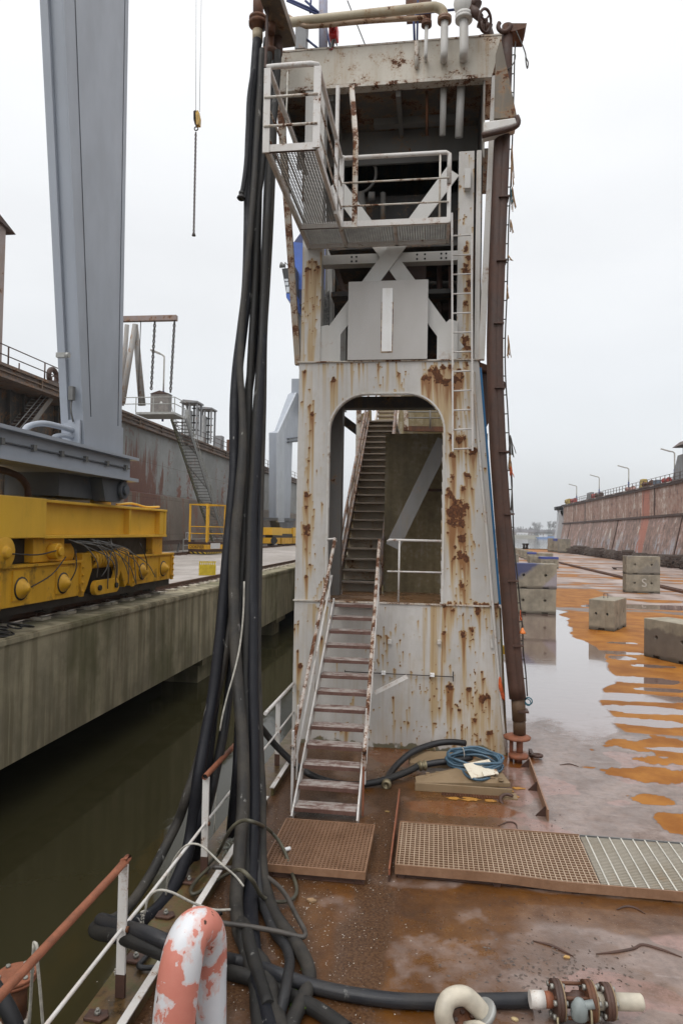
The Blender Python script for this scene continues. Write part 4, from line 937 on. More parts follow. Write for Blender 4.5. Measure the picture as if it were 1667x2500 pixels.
MB().prism([(33.6,yA,11.2),(33.6,yA-5,11.2),(33.6,yA-5,15.0),(33.6,yA-2.6,15.0)], (2.2,0,0)).build('side_tower', M['grey_paint'], hs_)
MB().box(33.5, 36, 60, yA-4.9, 11.2, 15.9).build('wall', m_plain('mauve_grey_wall', (.2,.18,.19), .7, .25), hs_)
MB().prism([(32.4,60,15.9),(36.5,60,15.9),(36.5,60,16.7),(33.4,60,16.7)], (0,yA-64.0,0)).build('roof', M['rust_dark'], hs_)
MB().box(33.45, 33.5, 72, yA-6.5, 13.6, 15.0).build('window', M['glass'], hs_)

# ================================================================ KEEL BLOCKS, CONCRETE BLOCKS, FLOOR RAIL
def keel_proto(n):
    r = thing('keel_block', '', 'keel block', (0,0,0), 'timber keel blocks along the dock wall')
    r_ = random.Random(n*11+3); mb = MB(); mb.box(-.55,.6,-.5,.5,0,.35); mb.build('base', M['rust_dark'], r)
    mb = MB()
    for d in (-.5, -.1, .3, .62): mb.box(d-.07,d+.07,-.55-r_.random()*.15,-.35,.3,1.15+r_.random()*.3)
    for k in range(3+n % 2):
        z = .35+k*.3
        for d in (-.45, .0, .45):
            if k % 2 == 0: mb.box(-.8-r_.random()*.3,.8+r_.random()*.25,d-.13,d+.13,z,z+.2+r_.random()*.08)
            else: mb.box(d*1.5-.15,d*1.5+.15,-.6-r_.random()*.25,.6,z,z+.2+r_.random()*.08)
    mb.box(-.75,.7,-.45,.4,1.3,1.3+.12+.1*n); mb.build('timbers', M['keel'][n % 2], r); return r
def m_timber(nm, a, b):
    t = NT(nm); n = t.noise(4, 6, .65); w = t.noise(1, 5, .6, t.map((2, 14, 14)))
    return t.out(t.mix(t.math('ADD', t.math('MULTIPLY', n, .5), t.math('MULTIPLY', w, .5)), a, b), .85)
M['keel'] = [m_timber('dark_timber', (.015,.01,.008), (.13,.085,.065)), m_timber('grey_timber', (.03,.024,.02), (.21,.165,.14))]
protos = [keel_proto(k) for k in range(4)]
kp = []
for k in range(72):
    kp.append((28.6-1.1*(k % 2)+rng.uniform(-.3,.3)-(.5 if k > 45 else 0), 68+k*1.36, int(rng.integers(0, 4)), rng.uniform(.75,1.12)))
for i, (x, y, n, sc) in enumerate(kp):
    lab = 'dark timber keel block in the row at the foot of the right dock wall' if n % 2 == 0 else 'greyer timber keel block in the row at the foot of the right dock wall'
    o = dup(protos[n], (x, y, 0), lab, rng.random()*.3-.15); o.scale = (1, 1, sc*.85)
for p_ in protos:
    for ch in list(p_.children): bpy.data.objects.remove(ch)
    bpy.data.objects.remove(p_)
pl_ = thing('timber_rack', 'low grey rack of stacked beams on the dock floor at the right picture edge', 'rack', (24.5, 66, 0))
mb = MB()
for k in range(4): mb.box(22.7, 26.5, 64.5+.1*k, 65.3+.1*k, .15+k*.27, .32+k*.27)
mb.build('beams', M['keel'][1], pl_)
for x in (22.9, 24.0, 25.1, 26.2): MB().box(x, x+.15, 64.4, 65.6, 0, 1.2).build('upright', M['galv_dark'], pl_)
pa = thing('pallet', 'small dark pallet lying on the dock floor left of the right block stack', 'pallet', (onZ(1525,1391).x, onZ(1525,1391).y, 0))
x, y, _ = pa.location; mb = MB(); mb.box(x-1.2, x+1.2, y-.5, y+.5, .14, .22)
mb.build('top', M['keel'][0], pa)
for dx in (-1.1, 0, 1.0): MB().box(x+dx, x+dx+.14, y-.5, y+.5, 0, .14).build('runner', M['keel'][0], pa)

# toothed floor rail strip
fr = thing('floor_rail', 'low rusty toothed rail strip running along the dock floor', 'rail', (15.6, 60, 0))
mb = MB(); mb.box(15.45, 15.55, 34, 165, .0, .16); mb.box(15.85, 15.95, 34, 165, 0, .16); mb.build('strips', M['rust'], fr)
mb = MB(); yy = 34
while yy < 150: mb.box(15.56, 15.84, yy, yy+.16, 0, .14); yy += .42
o = mb.build('teeth', M['rust_dark'], fr); o['kind'] = 'stuff'

def m_block(nm, base, spray=None):
    t = NT(nm); s = t.sep(); n = t.noise(2.0, 8, .62); st = t.noise(1, 5, .6, t.map((5, 5, .5))); g = t.noise(40, 4)
    c = t.mix(t.rng(n, .3, .7), tuple(b*.72 for b in base), tuple(b*1.2 for b in base))
    c = t.mix(t.rng(st, .55, .7, 0, .45), c, tuple(b*.5*k for b, k in zip(base, (1.1,.95,.75))))
    if spray == 'blue':
        d = t.math('ADD', t.math('MULTIPLY', t.math('SUBTRACT', n, .5), .9), t.math('SUBTRACT', s['Z'], t.math('MULTIPLY', s['X'], .75)))
        c = t.mix(t.math('MULTIPLY', t.rng(d, .80, 1.1), .85), c, (.04,.055,.16)); c = t.mix(t.math('MULTIPLY', t.rng(t.math('SUBTRACT', t.math('ADD', s['X'], t.math('MULTIPLY', n, .5)), s['Z']), .42, .6), .5), c, (.33,.31,.42))
    if spray == 'blue_top': c = t.mix(t.rng(t.math('ADD', s['Z'], t.math('MULTIPLY', n, .2)), .95, 1.03), c, (.05,.07,.25))
    if spray == 'grey': c = t.mix(t.math('MULTIPLY', t.rng(t.noise(1.2, 4), .45, .6), .6), c, (.16,.15,.14))
    if spray == 'dark': c = t.mix(t.math('MULTIPLY', t.rng(t.math('ADD', s['Z'], t.math('MULTIPLY', t.math('SUBTRACT', t.noise(1.3, 4), .5), .9)), .82, .7), .75), c, (.13,.105,.09))
    c = t.mix(t.rng(t.math('SUBTRACT', s['Z'], t.math('MULTIPLY', n, .22)), .06, -.06, 0, .75), c, (.06,.048,.036))
    c = t.mix(t.rng(t.voro(17), .0, .09, .7, 0), c, tuple(b*.4 for b in base))
    t.bump(t.math('ADD', t.math('MULTIPLY', g, .5), n), .5, .03); return t.out(c, .85)
def block_mesh():
    m = MB().box(-.93,.93,-.46,.46,0,1.1).build('block_tmp', M['galv'], bevel=.022)
    cut = MB()
    for sy in (-1, 1):
        for x in (-.46, .46):
            cut.cyl((x, sy*.60, .60), (x, sy*.30, .60), .062, n=16); cut.box(x-.13, x+.13, sy*.6, sy*.38, -.1, .085)
    for sx in (-1, 1):
        for y in (-.2, .2): cut.cyl((sx*1.1, y, .6), (sx*.75, y, .6), .05, n=14)
        cut.box(sx*1.1, sx*.84, -.12, .12, -.1, .085)
    cutter = cut.build('cut_tmp', M['galv'])
    md = m.modifiers.new('b', 'BOOLEAN'); md.operation = 'DIFFERENCE'; md.object = cutter; md.solver = 'EXACT'
    dg = bpy.context.evaluated_depsgraph_get(); me = bpy.data.meshes.new_from_object(m.evaluated_get(dg))
    for o in (m, cutter): bpy.data.objects.remove(o)
    return me
BM = block_mesh()
CB = (.27,.24,.185)
bmats = {k: m_block('concrete_block_'+(k or 'plain'), CB if k != 'dark' else (.30,.265,.20), k) for k in (None, 'blue', 'blue_top', 'grey', 'dark')}
def blk(x, y, z, rz, spray, label, sc=(1,1,1), grp='concrete ballast blocks on the dock floor'):
    me = BM.copy(); me.materials.clear(); me.materials.append(bmats[spray])
    o = bpy.data.objects.new('concrete_block', me); COL.objects.link(o); o.location = (x, y, z); o.rotation_euler = (0,0,rz); o.scale = sc
    tag(o, label, 'concrete block', grp); return o
blk(4.42, 31.75, 0, 0, None, 'plain grey concrete block at the bottom of the left stack standing in the puddle', (1.03,1,1))
blk(4.44, 31.75, 1.105, .01, 'blue', 'concrete block with blue spray paint on top of the left stack in the puddle', (1.03,1,1.02))
b_ = blk(12.95, 45.3, 0, -.02, None, 'lower block of the right two-block stack with a chalk mark on its face', (1.08,1,1.04))
blk(12.95, 45.3, 1.15, .0, 'grey', 'grey stained upper block of the right two-block stack', (1.08,1,1.04))
text_mesh('chalk_mark', 'S', .75, m_plain('chalk_mark', (.5,.47,.42), .8, .2), None, (13.0, 44.818, .62), (1,0,0), (0,0,1), .002)
o = bpy.data.objects['chalk_mark']; o.parent = b_; o.matrix_parent_inverse = Matrix.LocRotScale(b_.location, b_.rotation_euler, b_.scale).inverted()
o = blk(6.62, 27.35, 0, R_(62), None, 'single pale concrete block standing turned at the puddle edge with a wire loop on top', (.98,1,1.03))
e_ = MB().tube([(6.45,27.3,1.12),(6.45,27.3,1.3),(6.62,27.4,1.3),(6.62,27.4,1.12)], .012, 6).build('lifting_loop', M['chain']); e_.parent = o; e_.matrix_parent_inverse = Matrix.LocRotScale(o.location, o.rotation_euler, o.scale).inverted()
blk(7.0, 20.62, 0, R_(-62), 'dark', 'brown stained concrete block cut by the right picture edge', (1,1.02,1.02))
far = [(1264,1357,None,'first weathered block at the near end of the far left row'),(1272,1360,None,'plain block in the far left row, second from the pipe'),(1281,1363,'grey','greyish block in the middle of the far left row'),(1290,1366,None,'plain block in the far left row just behind the paired front block'),
       (1299,1371,'blue_top','block with a blue painted top at the right end of the far left row'),(1313,1385,None,'squat pale block standing in front of the far left row'),(1331,1374,None,'wide pale block behind the blue-topped front block'),(1340,1388,'blue_top','blue-topped block just above the left stack, in front'),
       (1253,1354,None,'farthest block seen just right of the rope ladder'),(1254,1378,'grey','low block seen between brown pipe and rope ladder'),(1216,1398,None,'pale block partly hidden behind the tower edge and brown pipe')]
for px, py, s_, lb in far:
    p = onZ(px, py); blk(p.x, p.y+.5, 0, R_(85 if px < 1300 else 4), s_, lb, (1.0,1.3,1.1))
for px, py, s_, lb in [(1351,1347,None,'pale end block at the far tip of the keel block row'),(1364,1348,'blue_top','blue-topped block at the far tip of the keel block row'),(1376,1350,'grey','grey block near the far tip of the keel block row')]:
    p = onZ(px, py); blk(p.x, min(p.y, 160), 0, R_(90), s_, lb, (1.6,2.2,2.6))

# ================================================================ FAR BANK
bk = MB(); bk.add([(-600,1150,-1.8),(1200,1150,-1.8),(1200,1165,3),(-600,1165,3),(-600,1700,4),(1200,1700,4)], [(0,1,2,3),(3,2,5,4)])
struct(bk.build('far_bank', m_plain('dull_winter_grass', (.145,.135,.10), .9, .3, .05)))
mt = m_plain('grey_brown_twigs', (.095,.085,.085), .9, .25, .3)
def bare_tree(x, y, z, h, spread, label, seed):
    r_ = random.Random(seed); t = thing('bare_tree', label, 'tree', (x, y, z), 'bare trees on the far bank')
    tr = MB(); cr_ = MB()
    tr.tube([(x,y,z),(x+r_.uniform(-.3,.3),y,z+h*.3),(x,y,z+h*.6)], [h*.028,h*.022,h*.01], 6); tr.build('trunk', mt, t)
    def br(p, d, L, w, k):
        q_ = p+d*L; cr_.bar(p, q_, w, w)
        if k == 0: return
        for i in range(4 if k > 1 else 3):
            v = Vector((r_.gauss(0,1), r_.gauss(0,1), r_.gauss(0,.6))).normalized(); br(p.lerp(q_, r_.uniform(.5,1)), (d*.9+v*.75*spread+Vector((0,0,.25))).normalized(), L*r_.uniform(.55,.75), w*.62, k-1)
    for i in range(9):
        a = r_.uniform(0, 2*PI); br(Vector((x, y, z+h*r_.uniform(.22,.55))), Vector((math.cos(a)*spread, math.sin(a)*spread, r_.uniform(.5,1.3))).normalized(), h*.24, h*.012, 3)
    cr_.build('crown', mt, t)
def bp(px): return onY(px, 1300, 1190.0).x
for i, (px, top, sp, lb) in enumerate([(1312,1266,1.0,'large round bare tree on the far river bank'),(1342,1270,.55,'narrow upright bare tree right of the round one on the far bank'),(1349,1271,.6,'second narrow bare tree standing close beside another on the far bank'),(1363,1270,.6,'bare tree on the far bank just left of the white dock end'),(1268,1287,1.1,'low bare tree on the far bank at the left end of the gap')]):
    zt = onY(px, top, 1190).z; bare_tree(bp(px), 1190, 3, zt-3, sp, lb, i+3)
# low wood and hedge behind: a mass
hb = MB()
for k in range(1500):
    x = rng.uniform(-250, 700); y = rng.uniform(1230, 1330); h = 5+13*fbm(np.array(x*.02), np.array(.5), 3, 4)*rng.uniform(.5,1.1); 
    for j in range(4):
        a = Vector((x+rng.uniform(-3,3), y, 3+h*rng.uniform(0,.5))); hb.bar(a, a+Vector((rng.uniform(-4,4), rng.uniform(-2,2), h*.55)), .9, .9)
struct(hb.build('far_wood', m_plain('hazy_wood', (.19,.185,.195), .95, .25, .05)), 'stuff')
hm = m_plain('house_brick', (.16,.125,.115), .9, .2, .2); hr = m_plain('house_roof_tile', (.11,.10,.11), .9, .2, .2); hw_ = m_plain('white_gable', (.6,.6,.62), .7, .1)
for i, (px, w_, lb) in enumerate([(1228,26,'low brick house at the far left on the opposite bank'),(1262,20,'small dark-roofed house on the opposite bank left of the white one'),(1272,18,'white low building on the opposite bank near the water'),(1298,34,'long brick row house on the opposite bank below the round tree'),(1332,30,'brick row house on the opposite bank right of the round tree'),(1352,22,'house with a pale gable on the opposite bank near the white dock end')]):
    x = bp(px); y = 1215 if i != 2 else 1172; t = thing('house', lb, 'house', (x, y, 3), 'houses on the opposite bank'); h = 6 if i != 2 else 3
    MB().box(x-w_/2, x+w_/2, y, y+9, 2.5, 3+h).build('wall', hw_ if i in (2,) else hm, t)
    MB().prism([(x-w_/2-.5,y-.6,3+h),(x-w_/2-.5,y+9.6,3+h),(x-w_/2-.5,y+4.5,3+h+(3.6 if i != 2 else 1))], (w_+1,0,0)).build('roof', hr if i != 2 else hw_, t)
    mb = MB()
    for k in range(int(w_/5)): mb.box(x-w_/2+1.5+k*5, x-w_/2+3.2+k*5, y-.1, y, 4, 5.8 if i != 2 else 4.8)
    mb.each('window', M['glass'] if i != 2 else M['black_paint'], t)
# barge
bx0 = onY(1314, 1315, 1030).x; bx1 = onY(1395, 1315, 1030).x
bg = thing('barge', 'long blue river barge with small white wheelhouse and a mast on the far water', 'boat', (bx0, 1030, -1.8))
MB().prism([(bx0-4,1030,0.6),(bx0,1030,-1.9),(bx1,1030,-1.9),(bx1+4,1030,.8),(bx1+4,1030,2.2),(bx0+14,1030,2.2),(bx0+12,1030,.8)], (0,10,0)).build('hull', m_plain('barge_blue', (.06,.16,.40), .5, .1), bg)
MB().box(bx0+2, bx0+7, 1032, 1038, .8, 3.6).box(bx0+9, bx0+13, 1031, 1039, .8, 4.4).build('wheelhouse', hw_, bg)
MB().cyl((bx0+12,1034,3), (bx0+12,1034,12), .3, .12, 6).build('mast', M['galv'], bg)
for k, px in enumerate((1274, 1280)):
    p = onZ(px, 1340); x = p.x; b_ = thing('bollard', ['left of two small dark bollards at the far dock edge','right of two small dark bollards at the far dock edge'][k], 'bollard', (x, 171.8, 0), 'bollards at the far dock edge')
    MB().lathe((x,171.8,.15), (0,0,1), [(0,0),(.35,0),(.28,.5),(.3,.9),(.5,1.0),(.5,1.25),(0,1.3)], 12).build('post', M['black_paint'], b_)
# ================================================================ TOWER
YT = 11.21
tw = thing('stair_tower', 'tall white rust-stained steel tower with rounded opening and white bar on a grey panel', 'tower', (-.6, YT, 0))
def m_tower():
    t = NT('white_tower_paint'); R = t.attr('rust'); Sn = t.attr('stain'); Mo = t.attr('moss')
    n = t.noise(1.0, 7, .62, t.map((1.2, 1.2, .5))); nf = t.noise(26, 6, .68); n6 = t.noise(6, 6, .65); st = t.noise(1, 6, .62, t.map((14, 14, .6)))
    c = t.mix(t.rng(n, .34, .66), (.43,.41,.385), (.56,.54,.515))
    c = t.mix(t.rng(n6, .5, .7, 0, .35), c, (.42,.38,.31))
    c = t.mix(t.math('MULTIPLY', t.rng(st, .52, .7), .22), c, (.33,.25,.15))
    sf = t.math('MULTIPLY', Sn, t.rng(st, .3, .62, .55, 1.15))
    c = t.mix(t.rng(sf, .03, .5, 0, .85), c, (.42,.29,.13)); c = t.mix(t.rng(sf, .42, 1.0, 0, .9), c, (.22,.085,.02))
    rf = t.math('ADD', R, t.math('MULTIPLY', t.math('SUBTRACT', nf, .5), 1.1))
    c = t.mix(t.rng(rf, .25, .55, 0, .7), c, (.30,.14,.045))
    rr = t.rng(rf, .5, .66); c = t.mix(rr, c, t.ramp(t.noise(22, 6, .7), RUST))
    c = t.mix(t.rng(t.math('ADD', Mo, t.math('MULTIPLY', t.math('SUBTRACT', n6, .5), .9)), .45, .75, 0, .85), c, t.mix(n6, (.055,.042,.018), (.105,.095,.03)))
    t.bump(t.math('ADD', t.math('MULTIPLY', nf, .3), t.math('MULTIPLY', rr, .8)), .5, .012)
    return t.out(c, t.mixf(rr, t.rng(n, .3, .7, .42, .58), .9))
M['tower'] = m_tower()
def xz(px, py): p = onY(px, py, YT); return p.x, p.z
seeds = []
def sd(px, py, rpx, L, w=1.0): x, z = xz(px, py); seeds.append((x, z, rpx*.0067, L, w))
for a in [(1045,922,11,.7),(1062,910,13,.5),(1080,900,12,.45),(1072,917,14,.9),(1098,893,8,.4),(1095,915,7,.6),(1110,925,14,1.2),(1090,930,12,.9),(1125,918,8,.4),(1138,890,8,.3),(1120,905,9,.5),(1050,905,8,.5),(1035,925,7,.6),(813,928,7,.35),(744,908,6,.25),(766,978,6,.3),(761,1010,5,.5),(757,1052,5,.3),
          (752,1118,8,.3),(750,1140,7,.5),(755,1093,5,.3),(748,1205,9,.6),(747,1237,7,.5),(750,1290,10,.5),(748,1300,8,.6),(746,1340,4,.3),(748,1408,5,.3),(755,990,5,.2),(752,1172,5,.2),
          (1100,1066,7,.35),(1127,1072,14,.4),(1105,1108,10,.5),(1154,1106,11,.45),(1120,1100,6,.3),(1104,1166,9,.5),(1139,1160,10,.35),(1096,1205,10,.7),(1130,1190,9,.5),(1150,1194,8,.5),(1108,1222,13,.6),(1119,1250,26,.9),(1110,1268,20,.8),(1125,1278,18,.7),(1135,1240,15,.5),(1095,1298,8,.5),(1128,1312,12,.4),(1112,1335,7,.6),(1122,1355,16,.7),(1105,1362,8,.5),(1135,1363,9,.5),(1127,1432,11,.4),(1159,1100,7,.3),(1150,1310,4,.3),
          (1132,1548,9,.55),(1155,1537,10,.3),(1083,1545,6,.9),(1030,1600,5,.3),(1095,1680,8,.6),(1178,1708,12,.3),(1190,1702,8,.3),(1182,1658,5,.5),(1093,1690,6,.5),(785,1558,6,.25),(733,1628,6,.2),(727,1590,4,.2),(1145,1683,5,.4),(1200,1790,9,.25),(1085,1480,5,.6),(1120,1735,6,.3),(1160,1760,7,.35),(1175,1640,4,.3),(1200,1540,4,.2),(1165,1490,8,.25),(1105,1490,5,.2),(850,1775,9,.15),(960,1705,4,.2),(975,1600,4,.3)]:
    sd(*a)
for k in range(30):
    u = rng.random(); x = -2.2+3.3*u**.6; z = rng.random()**1.6*2.3; seeds.append((x, z, .005+.02*rng.random()**3, .02+.25*rng.random()**4, .4+.5*rng.random()))
for k in range(90):
    x = -2.25+2.9*rng.random(); z = 2.4+3.8*rng.random(); seeds.append((x, z, .006+.014*rng.random()**2, .05+.2*rng.random()**2, .5+.4*rng.random()))
for k in range(26): x = .2+.85*rng.random(); seeds.append((x, 2.37, .02+.02*rng.random(), .15+.4*rng.random(), .7))
for k in range(40): seeds.append((-2.25+2.9*rng.random(), 6.3, .015, .15+.3*rng.random(), .5))
def masks(x, z, extra=None):
    rust = np.zeros_like(x); stain = np.zeros_like(x); Lm = .03+.22*vnoise(x*9, z*5, 77)**2
    nz = .55*fbm(x*24, z*24, 5, 3, .65)+.45*fbm(x*9, z*9, 4, 13)
    for i, (sx, sz, r, L, w) in enumerate(seeds):
        m_ = (np.abs(x-sx) < r*2.6+.02) & (np.abs(z-sz) < r*2.6+.02)
        if not m_.any(): continue
        xx = x[m_]; zz = z[m_]; d = np.hypot((xx-sx)/r, (zz-sz)/(r*1.15))+(nz[m_]-.5)*4.2
        f = (.35+.65*w)*sstep(1.15, .2, d); up = f > rust[m_]
        rust[m_] = np.maximum(rust[m_], f); t_ = Lm[m_]; t_[up] = L; Lm[m_] = t_
    # fine flaking, denser to the right and the bottom of the lower plate
    den = np.where(z < 2.35, .15+.85*sstep(-.6, .9, x)*sstep(2.6, .5, z)+.3*sstep(.8, .2, z), .16+.3*sstep(.1, .6, x))
    fl = fbm(x*25, z*16, 5, 41, .62); big = fbm(x*2.2, z*2.2, 4, 43)
    flake = sstep(.762-.075*den-.24*(big-.5), .80-.075*den-.24*(big-.5), fl); rust = np.maximum(rust, flake*.85)
    # runs: carry every patch downwards with a column-dependent length
    col = vnoise(x*75, x*0, 5)**2*2.2+.12; s_ = np.zeros(x.shape[1]); Lc = np.full(x.shape[1], .05); dz = z[1,0]-z[0,0]
    for k in range(x.shape[0]-1, -1, -1):
        s_ = s_*np.exp(-dz/np.maximum(Lc*col[k]*1.7, .012)); nw = rust[k]*1.2; up = nw > s_
        Lc = np.where(up, Lm[k], Lc); s_ = np.maximum(s_, nw); stain[k] = s_
    ks = np.array([.2,.6,.2]); stain = np.apply_along_axis(lambda r_: np.convolve(r_, ks, 'same'), 1, stain)
    for (bx, hw, z0, z1, a) in [(.02,.17,.2,2.35,.5),(.16,.035,.3,2.3,.75),(-.12,.07,.3,2.3,.3),(.07,.02,.3,2.3,.6),(-2.12,.07,.3,6.2,.22),(-2.0,.12,1.6,2.3,.35),(-1.15,.02,6.33,6.5,.2),(-.82,.04,5.5,6.33,.55),(.5,.2,.2,1.2,.2),(-2.12,.2,2.4,4.4,.12)]:
        stain = np.maximum(stain, a*sstep(1, .3, np.abs(x-bx)/hw+(vnoise(x*30, z*.6, 8)-.5)*.9)*sstep(z0, z0+.5, z)*sstep(z1+.02, z1-.02, z)*(.45+.85*vnoise(x*60, z*.8, 5)))
    stain = np.maximum(stain, (.22*sstep(.40,.7, fbm(x*1.3, z*.7, 5, 31))*sstep(2.35,1.2,z)+.16*sstep(-.4,1.0,x)*sstep(2.0,.6,z)+.10*sstep(.5,.7,fbm(x*4,z*1.2,5,37)))*(.6+.6*fbm(x*12,z*2,3,9)))
    moss = sstep(.17, .0, z+(fbm(x*7, z*7, 5, 7)-.5)*.3)*.9
    moss = np.maximum(moss, .5*sstep(.85, 1.15, x)*sstep(.9, .1, z))
    return rust, stain, moss
def right_edge(z): return np.interp(z, [0, 2.35, 6.33], [1.17, 1.04, .675])
def plate(name, z0, z1, yoff, hole=None, res=.0155):
    nz_ = int((z1-z0)/res); nx_ = int(3.4/res); u = np.linspace(0, 1, nx_); zz = np.linspace(z0, z1, nz_)
    Z = np.repeat(zz[:, None], nx_, 1); Xg = -2.29+(right_edge(Z)+2.29)*u[None]; dy = .006*(fbm(Xg*1.1, Z*1.1, 3, 2)-.5)
    mb = MB(); mb.v = [Vector(p) for p in np.stack([Xg, YT+yoff+dy, Z], -1).reshape(-1, 3)]
    idx = np.arange(nx_*nz_).reshape(nz_, nx_); F = np.stack([idx[:-1,:-1], idx[:-1,1:], idx[1:,1:], idx[1:,:-1]], -1).reshape(-1, 4)
    if hole is not None:
        inside = hole(Xg, Z); keep = ~(inside.ravel()[F].all(1)); F = F[keep]
    mb.f = list(map(tuple, F.tolist())); mb.sm = [True]*len(mb.f)
    r, s_, m_ = masks(Xg, Z)
    return mb.build(name, M['tower'], tw, attrs=dict(rust=r, stain=s_, moss=m_))
HX0, HX1, HZ1, HR = -1.755, .128, 5.79, .62
def hole(x, z):
    ins = (x > HX0+.006) & (x < HX1-.006) & (z < HZ1-.006) & (z > 2.3)
    cx = np.where(x < (HX0+HX1)/2, HX0+HR, HX1-HR); cz = HZ1-HR
    corner = (z > cz) & (((x < HX0+HR) | (x > HX1-HR))) & (np.hypot(x-cx, z-cz) > HR-.004)
    return ins & ~corner
plate('lower_plate', 0, 2.35, -.012); plate('upper_plate', 2.355, 6.33, 0.0, hole)
wh = M['white']; whc = M['white_clean']; gi = M['grey_in']; di = M['dark_in']
# rim of the opening
pts = [(HX0, 2.36)]+[(HX0+HR-HR*math.cos(a), HZ1-HR+HR*math.sin(a)) for a in np.linspace(0, PI/2, 12)]+[(HX1-HR+HR*math.sin(a), HZ1-HR+HR*math.cos(a)) for a in np.linspace(0, PI/2, 12)]+[(HX1, 2.36)]
mb = MB(); w_ = .028
ctr = Vector(((HX0+HX1)/2, 0, 4.2)); ring = []
for i, (x, z) in enumerate(pts):
    a = Vector(pts[max(0, i-1)]); b = Vector(pts[min(len(pts)-1, i+1)]); d = (b-a).normalized(); n_ = Vector((-d.y, d.x))
    ring.append(((x, z), (x+n_.x*w_, z+n_.y*w_)))
vs = []; fs = []
for (p0, p1) in ring:
    vs += [(p0[0], YT-.016, p0[1]), (p1[0], YT-.016, p1[1]), (p0[0], YT+.14, p0[1]), (p1[0], YT+.004, p1[1])]
for i in range(len(ring)-1):
    o = i*4; q = o+4; fs += [(o, q, q+1, o+1), (o, o+2, q+2, q), (o+1, q+1, q+3, o+3)]
mb.add(vs, fs); mb.build('opening_rim', wh, tw)
# seams, sides
MB().box(-2.31, 1.06, YT-.035, YT+.01, 2.335, 2.358).build('seam_ledge', M['white_rusty'], tw)
MB().box(-2.31, .70, YT-.03, YT+.01, 6.325, 6.345).build('seam_ledge', M['white_rusty'], tw)
def slab(mb, x0f, x1f, zs, y0, y1):
    for a, b in zip(zs[:-1], zs[1:]):
        mb.add([(x0f(a),y0,a),(x1f(a),y0,a),(x1f(a),y1,a),(x0f(a),y1,a),(x0f(b),y0,b),(x1f(b),y0,b),(x1f(b),y1,b),(x0f(b),y1,b)], [(0,3,2,1),(4,5,6,7),(0,1,5,4),(1,2,6,5),(2,3,7,6),(3,0,4,7)])
re_ = lambda z: float(right_edge(z))
mb = MB(); slab(mb, lambda z: re_(z)-.03, re_, [0, 2.35, 6.33], YT+.012, 13.4); slab(mb, lambda z: -2.29, lambda z: -2.25, [0, 2.35, 6.33], YT+.012, 12.4); mb.box(-2.25, 1.0, 13.3, 13.4, 0, 2.3)
mb.build('side_plate', wh, tw)
mb = MB(); slab(mb, lambda z: re_(z)+.002, lambda z: re_(z)+.034, [2.38, 6.2], YT-.03, YT+.22); mb.build('edge_guard', M['blue_edge'], tw)
mb = MB(); slab(mb, lambda z: re_(z)+.002, lambda z: re_(z)+.03, [0, 2.33], YT-.05, YT+.16); mb.build('edge_guard', M['edge'], tw)
M['landing'] = m_rust('rusty_wet_landing', [(.25,(.07,.032,.012)),(.5,(.19,.095,.04)),(.8,(.27,.17,.10))], 1.6, .5, wet=.12)
MB().box(-2.25, .98, YT+.02, 13.3, 2.30, 2.352).build('landing', M['landing'], tw)
MB().box(-2.2, .66, YT+.15, 13.4, 6.24, 6.31).build('light_block_deck', di, tw)  # deck plate added to block light and darken the storey above
mb = MB(); a = onY(806, 1200, 12.3); b = onY(835, 1200, 12.3); mb.box(a.x, b.x, 12.2, 12.45, 2.352, 6.24); mb.build('inner_column', gi, tw)
mb = MB(); mb.prism([onY(835,1010,12.6), onY(868,1035,12.6), onY(868,1060,12.6), onY(835,1035,12.6)], (0,.12,0)); mb.build('corner_gusset', di, tw)
mb = MB(); a = onY(815, 985, 12.5); b = onY(1085, 984, 12.5); mb.bar(a, b, .25, .21); mb.build('inner_crossbeam', m_rusty('dark_grey_beam', (.10,.10,.105), .1, .3, .8), tw)
M['moss_wall'] = m_rust('mossy_tank_wall', [(.28,(.055,.04,.018)),(.42,(.13,.098,.042)),(.52,(.20,.155,.078)),(.60,(.28,.25,.19)),(.8,(.38,.36,.31))], 1.3, .7)
MB().box(-.98, 1.0, 13.42, 21, 2.0, 5.45).build('tank_wall', M['moss_wall'], tw)
mb = MB(); mb.bar(onY(958,1335,12.6), onY(1084,1075,12.6), .26, .05, up=(0,1,0)); mb.build('diagonal_brace', m_rusty('grey_brace_paint', (.27,.265,.26), .15, .3, .6), tw)
mb = MB(); mb.bar(onY(1024,1196,13.1), onY(1090,1197,13.1), .06, .05); mb.build('small_bar', M['rust_dark'], tw)
# bulkheads of the wing wall further back
ww = thing('dock_wall', 'mossy end wall of the near dock wing seen through the tower opening', 'dock wall', (-.5, 25, 0))
mb = MB(); mb.prism([onY(*p, 21.5) for p in ((836,1345),(870,1110),(882,1010),(905,1000),(905,1345))], (0,.3,0)); mb.build('side_bulkhead', m_rust('ochre_wall', [(.25,(.06,.045,.02)),(.5,(.17,.12,.05)),(.8,(.25,.18,.08))], .8, .8), ww)
mb = MB(); mb.prism([onY(*p, 22) for p in ((985,940),(1120,940),(1120,1345),(985,1345))], (0,.3,0)); mb.build('front_bulkhead', M['moss_wall'], ww)
MB().box(-2.6, 1.4, 31, 168, 0, 11).build('wall_plating', M['moss_wall'], ww)
mb = MB(); mb.bar(onY(985,1046,21.8), onY(1090,1048,21.8), .12, .16); mb.build('rust_band', M['rust'], ww)
mb = MB()
for py in (1005, 1020): mb.tube([onY(985,py,21.2), onY(1085,py,21.2)], .02, 6)
mb.tube([onY(1050,995,21.2), onY(1050,1045,21.2)], .03, 6); mb.build('rail', gi, ww)
mb = MB(); mb.bar(onY(990,990,20), onY(992,1050,20), .12); mb.bar(onY(876,1000,20), onY(874,1110,20), .14); mb.each('column', M['white_rusty'], ww)
